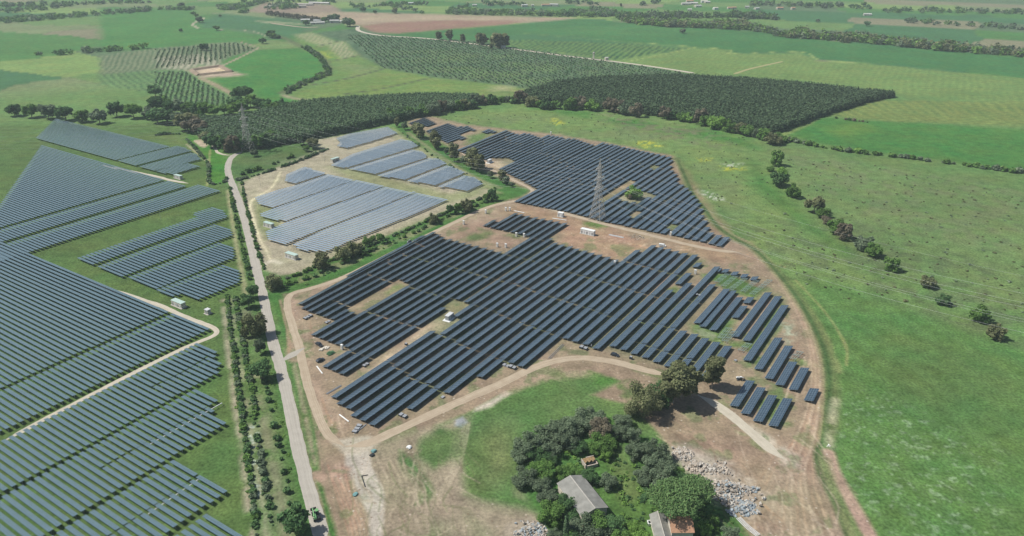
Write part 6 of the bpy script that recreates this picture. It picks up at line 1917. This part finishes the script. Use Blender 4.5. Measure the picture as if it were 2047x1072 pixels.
# ------------------------------------------------------------------ rubble heaps
def rubble(px_poly, n, label, mats, hmax=1.6, smin=.35, smax=1.5):
    P = GP(px_poly)
    c = P.mean(0)
    t = empty('rubble_heap', (c[0], c[1], 0))
    tag(t, label, 'rubble heap', None)
    lo, hi = P.min(0), P.max(0)
    parts = [MB() for _ in mats]
    k = 0
    R2 = np.hypot(*(hi - lo)) / 2
    while k < n:
        x, y = random.uniform(lo[0], hi[0]), random.uniform(lo[1], hi[1])
        ins = False
        dm = 1e9
        for i in range(len(P)):
            a, b = P[i], P[(i + 1) % len(P)]
            if ((a[1] > y) != (b[1] > y)) and x < (b[0] - a[0]) * (y - a[1]) / (b[1] - a[1] + 1e-9) + a[0]: ins = not ins
            e = b - a
            s = np.clip(((x - a[0]) * e[0] + (y - a[1]) * e[1]) / (e @ e), 0, 1)
            dm = min(dm, np.hypot(x - a[0] - s * e[0], y - a[1] - s * e[1]))
        if not ins and random.random() > .06: continue
        k += 1
        z = min(hmax, dm * .55) * random.uniform(.1, 1.0) * (.4 + .9 * vnoise(np.array([x / 3.]), np.array([y / 3.]), 9)[0])
        s = smin * .6 + (smax - smin * .6) * random.random() ** 2.2
        d = Vector((s, s * random.uniform(.5, 1), s * random.uniform(.25, .6)))
        rot = Matrix.Rotation(random.uniform(0, 6.28), 3, 'Z') @ Matrix.Rotation(random.uniform(-.6, .6), 3, 'X') @ Matrix.Rotation(random.uniform(-.6, .6), 3, 'Y')
        vs = []
        for a_ in (-.5, .5):
            for b_, c_ in ((-.5, -.5), (.5, -.5), (.5, .5), (-.5, .5)):
                q = rot @ Vector((b_ * d.x * random.uniform(.7, 1.1), c_ * d.y * random.uniform(.7, 1.1), a_ * d.z))
                vs.append((q.x + x - c[0], q.y + y - c[1], q.z + z + .05))
        parts[random.randrange(len(mats))].add(vs, [(3, 2, 1, 0), (4, 5, 6, 7), (0, 1, 5, 4), (1, 2, 6, 5), (2, 3, 7, 6), (3, 0, 4, 7)])
    for p, mt in zip(parts, mats):
        tag(p.build('broken_stone', M[mt], t), kind='stuff')
zr3 = Z(1340, 800, 3.94)
rubble(zr3((12, 430), (60, 375), (110, 375), (185, 415), (175, 460), (60, 478)), 420, 'pale rubble heap nearest the grove trees, upper of three on the yard', ['concrete', 'stone', 'stone'])
rubble(zr3((105, 540), (200, 470), (300, 520), (350, 495), (400, 530), (430, 480), (440, 545), (500, 590), (400, 590), (250, 570), (170, 575)), 640, 'long pale rubble heap across the yard, middle of three', ['concrete', 'stone', 'stone'])
rubble(zr3((255, 625), (330, 630), (450, 640), (600, 680), (710, 690), (690, 720), (600, 740), (560, 770), (500, 850), (430, 830), (360, 790), (310, 730)), 1150, 'largest pale rubble heap on the yard, beside the umbrella pines', ['concrete', 'stone', 'stone', 'bluerubble'], 2.0)
rubble(zr3((500, 860), (560, 800), (620, 785), (680, 830), (650, 910), (590, 915), (520, 890)), 380, 'rubble heap with blue-grey pieces at the foot of the largest one', ['bluerubble', 'concrete', 'bluerubble'], 1.6)
rubble(zr3((445, 870), (490, 860), (520, 910), (500, 930)), 70, 'small dark blue-grey rubble pile beside the pale pipes', ['bluerubble', 'grey'], 1.0)
zr4 = Z(1010, 980, 11.65)
rubble(zr4((180, 1000), (330, 900), (560, 800), (660, 730), (800, 770), (960, 880), (1000, 1000), (900, 1100), (200, 1100)), 420, 'grey rubble heap at the bottom edge left of the cypress', ['concrete', 'bluerubble', 'stone'], 1.6, .4, 1.3)
rubble([(1655, 888), (1662, 890), (1660, 894), (1653, 893)], 14, 'few white stones at the ditch corner by the ring road', ['white', 'concrete'], .5, .3, .8)
rubble([(1255, 470), (1270, 468), (1290, 476), (1280, 482), (1260, 478)], 90, 'pale broken slabs on the soil right of the white container cabin', ['concrete', 'stone'], .7, .3, 1.0)
rubble([(1050, 470), (1052, 466), (1058, 472)], 10, 'a few stones between the two pale cabinets', ['stone'], .4, .2, .5)

# ------------------------------------------------------------------ pipes and beams lying about
def beams(pts, n, r, mt, label, name, cat, gap=.35):
    P = GP(pts)
    t = empty(name, (P[0][0], P[0][1], 0))
    tag(t, label, cat)
    Q = catmull(P, 5) - P[0]
    for k in range(n):
        dx = np.gradient(Q, axis=0)
        L = np.hypot(dx[:, 0], dx[:, 1])[:, None]
        o = np.stack([dx[:, 1], -dx[:, 0]], -1) / L * (k - n / 2) * gap
        MB().tube([(x, y, r + .02) for x, y in Q + o], [r] * len(Q), 6).build('pipe', M[mt], t)
beams(zr3((530, 930), (600, 1000), (690, 1072)), 4, .14, 'lightgrey', 'pale pipes lying side by side at the lower edge of the yard', 'pipe_bundle', 'pipes', .6)
beams([(1217, 470), (1246, 476)], 3, .16, 'lightgrey', 'pale beams lying on red soil right of the white container cabin', 'beam_stack', 'beams', .8)
beams(z3((255, 735), (380, 830)), 2, .16, 'white', 'white pipe lying on soil at the near left corner of the array', 'loose_pipe', 'pipe', .3)
beams(z2((220, 890), (295, 990)), 2, .16, 'white', 'white pipe lying beside the dirt road near the dark car', 'loose_pipe', 'pipe', .3)
beams(z3((465, 990), (620, 865)), 2, .15, 'grey', 'grey rail leaning out from the lowest row corner', 'loose_rail', 'rail', .3)
beams(z3((90, 460), (285, 345)), 3, .14, 'grey', 'grey rails lying along the lane beside the southern rows', 'loose_rail', 'rail', .4)
beams(z7((130, 790), (320, 600)), 2, .14, 'grey', 'grey rails on soil below the middle of the southern array', 'loose_rail', 'rail', 1.0)
beams([(1104, 437), (1132, 441)], 2, .16, 'white', 'white kerb pieces on soil before the small white cabin', 'loose_kerb', 'kerb', .5)
beams([(1027, 422), (1048, 426)], 2, .16, 'white', 'white kerb pieces beside the dirt road corner', 'loose_kerb', 'kerb', .5)

# ------------------------------------------------------------------ stacks of modules
def stack(px, py, w, l, h, rz, label, n=2, mt='panel_new'):
    g = G(px, py)
    t = empty('module_stack', (g[0], g[1], 0), rz)
    tag(t, label, 'module stack', 'stacks of modules and crates on the soil')
    for k in range(n):
        x = (k - (n - 1) / 2) * (w + .35)
        MB().box((x, 0, .09), (w, l, .18)).build('pallet', M['wood'], t)
        MB().box((x, 0, .18 + h / 2), (w * .95, l * .95, h * (1 - .25 * (k % 2)))).build('modules', M['grey' if mt == 'grey' else 'carpaint'], t)
        MB().box((x, 0, .2 + h * (1.0 - .125 * (k % 2))), (w * .9, l * .9, .06)).build('cover', M['grey'], t)
stack(615.7, 635.5, 1.6, 2.4, .8, AZ_X, 'grey module stack at the left end of the southern rows', 3)
stack(655, 645, 1.4, 2.0, .5, AZ_X, 'low module stack under the ends of the left rows', 2)
stack(714, 858, 1.8, 2.4, .5, AZ_X + .3, 'grey module stack at the lowest corner of the array', 3)
stack(805.7, 833, 1.8, 2.2, .9, AZ_ROW, 'module stack below the first step of the lower rows', 2)
stack(885, 795, 1.6, 2.0, .3, AZ_ROW, 'flat dark module stack below the second step of the lower rows', 1)
stack(1024.5, 736.5, 1.8, 2.4, 1.1, AZ_ROW, 'dark module stack beside the dirt road at the last lower step', 2)
stack(1012, 732.5, 1.7, 2.0, .7, AZ_ROW, 'pale crate stack beside the dark one at the last lower step', 2, 'grey')
stack(1166.6, 697.5, 2.0, 2.4, 1.1, AZ_ROW, 'module stack at the row ends left of the dark car', 2)
stack(1261, 718, 1.4, 1.4, 1.4, AZ_ROW, 'single dark crate right of the dark car', 1)
stack(731, 731, 1.6, 2.0, .7, AZ_X, 'dark crate pile in the lane between the southern rows', 2)
stack(812, 690, 1.2, 1.4, 1.0, AZ_X, 'dark crate at the top end of the lane', 1)
stack(1395, 592, 1.4, 2.0, 1.0, AZ_ROW, 'white-topped crates among the unfinished rows', 2)
stack(1470, 722, 1.4, 1.4, .5, AZ_X, 'white crate on soil beside the slender eucalyptus', 1, 'grey')
stack(702, 728, 1.2, 1.6, .4, AZ_X, 'low crate in the lane near the three-row block', 1)
def heap(px, py, w, l, h, mt, label, name, cat, seed):
    g = G(px, py)
    r = random.Random(seed)
    m = MB()
    for k in range(26):
        a, q = r.uniform(0, 6.28), math.sqrt(r.random())
        s = r.uniform(.5, 1.1)
        m.box((math.cos(a) * q * w / 2, math.sin(a) * q * l / 2, h * (1 - q) * .6 + .2), (s, s * .8, .5), r.uniform(0, 3))
    tag(m.build(name, M[mt], None, (g[0], g[1], 0), AZ_X), label, cat)
heap(661, 707, 4.4, 3.0, 1.5, 'tarp', 'dark green netting heap beside the left row ends', 'netting_heap', 'heap', 3)
heap(648, 698, 6.0, 3.4, .4, 'cream', 'pale packaging scattered beside the green netting heap', 'packaging_heap', 'heap', 4)
heap(747, 903, 1.8, 1.4, .8, 'teal', 'small teal plastic heap at the track fork', 'plastic_heap', 'heap', 5)
heap(744, 911, 1.4, 1.0, .5, 'dark', 'small dark heap just below the teal one at the track fork', 'tool_heap', 'heap', 6)
heap(818, 895, 1.6, 1.4, .7, 'white', 'white block lying in the fallow strip', 'white_heap', 'heap', 7)
heap(711, 989, 1.6, 1.2, .4, 'teal', 'pale teal scraps on the gravelled ground', 'plastic_heap', 'heap', 8)
t = empty('trench_kerb', (*G(724, 955), 0))
tag(t, 'dark angled trench edging on the gravelled ground', 'edging')
a, b, c = G(723, 952), G(736, 950), G(730, 974)
o = G(724, 955)
MB().bar((*(a - o), .1), (*(b - o), .1), .3).bar((*(a - o), .1), (*(c - o), .1), .3).build('board', M['dark'], t)

# ------------------------------------------------------------------ vehicles
def wheel(parent, x, y, r, w):
    o = MB().tube([(x, y - w / 2, r), (x, y + w / 2, r)], [r, r], 12).build('wheel', M['tyre'], parent)
    s = 1 if y > 0 else -1
    MB().tube([(x, y + s * w / 2, r), (x, y + s * (w / 2 + .03), r)], [r * .55, r * .5], 10).build('rim', M['lightgrey'], o)

def car(px, py, rz, label, paint='carpaint', L=4.4, kind='car', name='car'):
    g = G(px, py)
    t = empty(name, (g[0], g[1], 0), rz)
    tag(t, label, kind)
    h = L / 2
    if name == 'pickup_truck' or name == 'van':
        side = [(-h, .45), (h, .45), (h, .95), (h * .62, 1.08), (h * .38, 1.72), (-h * .15, 1.78), (-h * .2, 1.05), (-h, 1.05)] if name == 'pickup_truck' else [(-h, .45), (h, .45), (h, 1.0), (h * .7, 1.15), (h * .48, 1.95), (-h, 2.0)]
    else:
        side = [(-h, .42), (h, .42), (h, .78), (h * .5, .98), (h * .22, 1.52), (-h * .62, 1.56), (-h * .92, 1.05), (-h, .95)]
    m = MB().prism([(x, -.88, z) for x, z in side], 0, 0, (0, 1.76, 0))
    m.build('body', M[paint], t)
    g_ = MB()
    top = 1.5 if name == 'car' else 1.7
    for s in (-1, 1):
        g_.box((h * -.18, s * .885, top - .28), (h * .75, .03, .34))
    g_.build('side_window', M['glass'], t)
    MB().add([(h * .47, -.72, 1.03), (h * .47, .72, 1.03), (h * .26, .66, 1.47), (h * .26, -.66, 1.47)], [(0, 1, 2, 3)]).build('windscreen', M['glass'], t)
    for s in (-.62, .62):
        MB().box((h + .01, s, .72), (.05, .3, .16)).build('headlight', M['white'], t)
    for x in (-h * .62, h * .62):
        for y in (-.8, .8):
            wheel(t, x, y, .34, .22)
    return t
car(1229, 711.5, AZ_ROW + .1, 'dark car parked beside the dirt road below the southern rows')
car(640.5, 722, AZ_X - .15, 'dark car parked near the left row ends, lower of two vehicles')
car(638, 691, AZ_ROW - .2, 'dark pickup parked above the packaging, upper of two vehicles', L=5.0, kind='pickup', name='pickup_truck')
car(1324, 493, AZ_ROW + .2, 'white van parked at the top edge of the southern array', 'white', 4.8, 'van', 'van')

def loader(px, py, rz, label, paint, s=1.0, reach=1.0, name='loader'):
    g = G(px, py)
    t = empty(name, (g[0], g[1], 0), rz, s)
    tag(t, label, 'work machine')
    MB().box((-.3, 0, .95), (3.6, 1.3, .5)).build('chassis', M['dark'], t)
    MB().prism([(-2.2, .1, 1.1), (-.2, .1, 1.1), (-.2, .1, 1.75), (-1.9, .1, 1.9), (-2.2, .1, 1.6)], 0, 0, (0, .85, 0)).build('engine_cover', M[paint], t)
    c = MB().prism([(-.3, -.95, 1.1), (1.15, -.95, 1.1), (1.15, -.95, 1.7), (.75, -.95, 2.6), (-.3, -.95, 2.65)], 0, 0, (0, .95, 0)).build('cab', M['glass'], t)
    MB().box((.22, -.47, 2.69), (1.25, 1.05, .1)).build('cab_roof', M[paint], c)
    b = MB().bar((-1.6, .75, 2.0), (2.7 * reach, .45, 1.5), .34, .36).build('boom', M[paint], t)
    MB().box((3.0 * reach, .2, 1.0), (.25, 1.9, 1.1)).bar((3.0 * reach, -.4, .5), (4.2 * reach, -.4, .48), .12).bar((3.0 * reach, .8, .5), (4.2 * reach, .8, .48), .12).build('fork', M['dark'], b)
    for x in (-1.55, 1.25):
        for y in (-.95, .95):
            wheel(t, x, y, .62, .42)
    return t
gd = G(622, 1005) - G(640, 1060)
loader(632, 1034, math.atan2(gd[1], gd[0]), 'green telescopic loader with its boom forward on the farm road', 'machine_green', 1.15, name='telescopic_loader')
loader(818, 486, AZ_X + .3, 'dark work machine on the dirt road above the southern array, left of two', 'grey', .85)
loader(838, 482, AZ_X - .2, 'dark work machine on the dirt road above the southern array, right of two', 'carpaint', .85)
loader(1479, 760, AZ_ROW + .5, 'white and grey work machine on bare soil above the lowest rows', 'white', .8, .8)

# ------------------------------------------------------------------ people at work between the rows
def person(px, py, rz, label, shirt='hivis', bend=0.0):
    g = G(px, py)
    me = bpy.data.meshes.new('person')
    b = bend
    J = [((0, 0, .92), .13), ((0, .02 + b * .25, 1.2 - b * .05), .15), ((0, .03 + b * .5, 1.44 - b * .12), .13), ((0, .04 + b * .62, 1.54 - b * .16), .055), ((0, .06 + b * .75, 1.68 - b * .2), .10), ((0, .06 + b * .8, 1.76 - b * .2), .07),
         ((-.1, 0, .84), .10), ((-.12, .05, .48), .07), ((-.13, .02, .08), .05), ((-.14, .16, .03), .04), ((.1, 0, .84), .10), ((.13, -.08, .47), .07), ((.14, -.14, .08), .05), ((.15, 0, .03), .04),
         ((-.2, .03 + b * .48, 1.40 - b * .12), .065), ((-.27, .1 + b * .5, 1.12 - b * .1), .048), ((-.22, .3 + b * .5, .98), .036), ((-.21, .4 + b * .5, .97), .03),
         ((.2, .03 + b * .48, 1.40 - b * .12), .065), ((.27, .06 + b * .5, 1.12 - b * .1), .048), ((.24, .24 + b * .5, .93), .036), ((.23, .33 + b * .5, .91), .03)]
    E = [(0, 1), (1, 2), (2, 3), (3, 4), (4, 5), (0, 6), (6, 7), (7, 8), (8, 9), (0, 10), (10, 11), (11, 12), (12, 13), (2, 14), (14, 15), (15, 16), (16, 17), (2, 18), (18, 19), (19, 20), (20, 21)]
    me.from_pydata([j[0] for j in J], E, [])
    me.materials.append(M['workwear'])
    o = link('person', me, None, (g[0], g[1], 0), rz)
    md = o.modifiers.new('skin', 'SKIN')
    for i, j in enumerate(J):
        me.skin_vertices[0].data[i].radius = (j[1], j[1])
    me.skin_vertices[0].data[0].use_root = True
    sb = o.modifiers.new('smooth', 'SUBSURF')
    sb.levels = sb.render_levels = 1
    tag(o, label, 'person', None)
    v = MB().tube([(0, .0 + b * .1, .98), (0, .02 + b * .25, 1.2 - b * .05), (0, .03 + b * .48, 1.46 - b * .12)], [.19, .20, .16], 10)
    v.build('vest', M[shirt], o)
    hp = Vector((0, .06 + b * .8, 1.76 - b * .2))
    MB().tube([hp + Vector((0, .02, -.04)), hp + Vector((0, .02, .03)), hp + Vector((0, 0, .10))], [.14, .125, .05], 10).build('helmet', M['white'], o)
    MB().tube([hp + Vector((0, .07, -.12)), hp + Vector((0, .10, -.07)), hp + Vector((0, .07, -.02))], [.05, .065, .05], 8).build('face', M['skin'], o)
person(945, 665.5, 1.0, 'person in a pale vest and white helmet between rows, left of two', 'hivis', .25)
person(951, 661.5, 3.6, 'person in a pale vest and white helmet between rows, right of two', 'white')
person(1049, 649.5, 2.2, 'person in a pale vest walking alone across a row gap', 'hivis')
person(1278.5, 677.5, .4, 'person in dark clothes and white vest behind the car, between rows', 'white', .3)
person(1182, 695, 5.0, 'person in a white vest beside the module stack at the row ends', 'white')
person(866, 521, 2.8, 'person in a pale vest in the upper left of the southern array', 'hivis')

# ------------------------------------------------------------------ the excavated pit by the young orchard: earth banks round a sunken floor
t = empty('earth_bank', (*G(425, 143), 0))
tag(t, 'low earth banks round the excavated pit among the young orchards', 'earth bank')
o = G(425, 143)
M['earth'] = mat_plain('raw_earth', (.26, .20, .145), .95, 0, .25, .2)
q = GP([(384, 141), (440, 133), (463, 144), (398, 151)]) - o
for a, b in zip(q, np.roll(q, -1, 0)):
    d = (b - a) / np.hypot(*(b - a))
    n = np.array((-d[1], d[0]))
    m = MB()
    m.add([(*(a - n * 4.5), 0), (*(a - n), 2.6), (*(a + n), 2.6), (*(a + n * 4.5), 0), (*(b - n * 4.5), 0), (*(b - n), 2.6), (*(b + n), 2.6), (*(b + n * 4.5), 0)], [(0, 1, 5, 4), (1, 2, 6, 5), (2, 3, 7, 6), (0, 3, 2, 1), (4, 5, 6, 7)])
    m.build('bank', M['earth'], t)

# ------------------------------------------------------------------ farms far out on the plain
def shed(px, py, L, w, h, rz, label, roof='white', wall='cream', name='farm_shed', group='far farm buildings', ridge=None):
    g = G(px, py)
    t = gable(name, g, L, w, h, ridge or h + w * .16, rz, label, roof, wall, .3, 'building', openings=[('n', -L * .25, h * .4, L * .1, h * .5, 'door'), ('n', L * .2, h * .5, L * .08, h * .3, 'window'), ('f', 0, h * .5, L * .08, h * .3, 'window'), ('l', 0, h * .4, w * .3, h * .7, 'door')])
    t['group'] = group
M['pale_sheet'] = mat_plain('pale_sheet', (.50, .50, .48), .6, 0, .15, .1)
zs = [(z1a((1235, 45))[0], 60, 14, 'concrete', 'long grey shed of the upper farm, left one'), (z1a((1345, 35))[0], 90, 14, 'white', 'long white shed of the upper farm, right one'), (z1a((1210, 62))[0], 30, 10, 'concrete', 'small grey shed below the long ones of the upper farm'), (z1a((965, 60))[0], 26, 12, 'concrete', 'single grey house left of the upper farm trees'),
      (z1a((1235, 172))[0], 30, 12, 'white', 'white shed at the left end of the lower farm'), (z1a((1290, 160))[0], 20, 10, 'white', 'small white house behind the lower farm sheds'), (z1a((1330, 192))[0], 44, 12, 'white', 'long white shed in front of the lower farm'), (z1a((1340, 178))[0], 34, 10, 'lightgrey', 'grey shed in the middle of the lower farm'),
      (z1a((1465, 182))[0], 30, 12, 'white', 'white shed right of the lower farm trees'), (z1a((1520, 182))[0], 20, 12, 'white', 'last white house at the right end of the lower farm'),
      (z2a((105, 32))[0], 22, 14, 'cream', 'cream house at the far upper middle, left of two'), (z2a((170, 38))[0], 26, 10, 'lightgrey', 'low grey house at the far upper middle, right of two'), (z2a((670, 50))[0], 18, 10, 'white', 'small white house on the far olive hill'), (z2a((790, 46))[0], 18, 14, 'tile', 'house with an orange roof on the far olive hill'),
      (z2a((1065, 55))[0], 24, 10, 'lightgrey', 'grey roof among far trees, first of the row farm'), (z2a((1130, 52))[0], 10, 9, 'white', 'tiny white house of the row farm'), (z2a((1235, 50))[0], 34, 12, 'tile', 'orange-roofed house of the row farm'), (z2a((1300, 50))[0], 34, 12, 'white', 'white house at the right of the row farm'), (z2a((895, 385))[0], 13, 8, 'white', 'small white hut under the lane trees'),
      (z3a((480, 40))[0], 36, 14, 'white', 'white house at the left of the far village'), (z3a((510, 22))[0], 30, 12, 'tile', 'orange-roofed house at the top of the far village'), (z3a((545, 35))[0], 30, 14, 'white', 'white house in the middle of the far village'), (z3a((575, 58))[0], 26, 12, 'white', 'white house below the far village'), (z3a((625, 22))[0], 26, 12, 'cream', 'cream house at the right of the far village'),
      (z3a((650, 25))[0], 22, 12, 'white', 'last white house of the far village'), (z3a((510, 88))[0], 16, 10, 'white', 'white house below the far village trees'), (z3a((715, 78))[0], 18, 10, 'cream', 'cream house right of the far village'), (z3a((830, 72))[0], 20, 12, 'tile', 'orange house along the far road, left one'), (z3a((862, 72))[0], 16, 10, 'tile', 'orange house along the far road, right one'),
      (z3a((965, 68))[0], 16, 9, 'white', 'white house along the far road, first'), (z3a((1042, 76))[0], 18, 10, 'white', 'white house along the far road, second'), (z3a((1225, 75))[0], 24, 12, 'tile', 'pinkish house beside the far orchard'), (z3a((1330, 78))[0], 14, 10, 'tile', 'small orange house beside the far orchard'), (z3a((1920, 125))[0], 26, 12, 'white', 'white farmhouse at the far right edge of the fields'),
      (z2a((1716, 480))[0], 7, 5, 'white', 'tiny white hut beside the far lane')]
for i, (p, L, w, rf, lb) in enumerate(zs):
    shed(p[0], p[1], L * .72, w * .85, 4.0 + (i % 3) * .7, [.1, -.25, .3, 0.05][i % 4], lb, 'pale_sheet' if rf == 'white' else rf, 'cream' if rf != 'cream' else 'white', 'farm_shed' if L > 28 else 'farmhouse')
g = G(*z2a((1614, 472))[0])
t = empty('water_tower', (g[0], g[1], 0))
tag(t, 'slim pale tower beside the far lane', 'tower')
MB().tube([(0, 0, 0), (0, 0, 9)], [1.3, 1.2], 10).build('shaft', M['cream'], t)
MB().tube([(0, 0, 9), (0, 0, 9.4), (0, 0, 11.5), (0, 0, 12.2)], [1.2, 2.0, 2.0, .4], 10).build('tank', M['concrete'], t)

# ------------------------------------------------------------------ haze over the plain
def make_haze():
    x, y0, y1, zt = 9000.0, -600.0, 12000.0, H + 12.0
    b = MB().add([(-x, y0, -1), (x, y0, -1), (x, y1, -1), (-x, y1, -1), (-x, y0, zt), (x, y0, zt), (x, y1, zt), (-x, y1, zt)],
                 [(3, 2, 1, 0), (4, 5, 6, 7), (0, 1, 5, 4), (1, 2, 6, 5), (2, 3, 7, 6), (3, 0, 4, 7)])
    m = bpy.data.materials.new('haze')
    m.use_nodes = True
    t = m.node_tree
    t.nodes.remove(t.nodes['Principled BSDF'])
    v = t.nodes.new('ShaderNodeVolumePrincipled')
    v.inputs['Color'].default_value = (*HAZE_COLOR, 1)
    v.inputs['Density'].default_value = HAZE_DENSITY
    v.inputs['Anisotropy'].default_value = 0.0
    t.links.new(v.outputs[0], t.nodes['Material Output'].inputs['Volume'])
    tag(b.build('haze', m), kind='stuff')
make_haze()
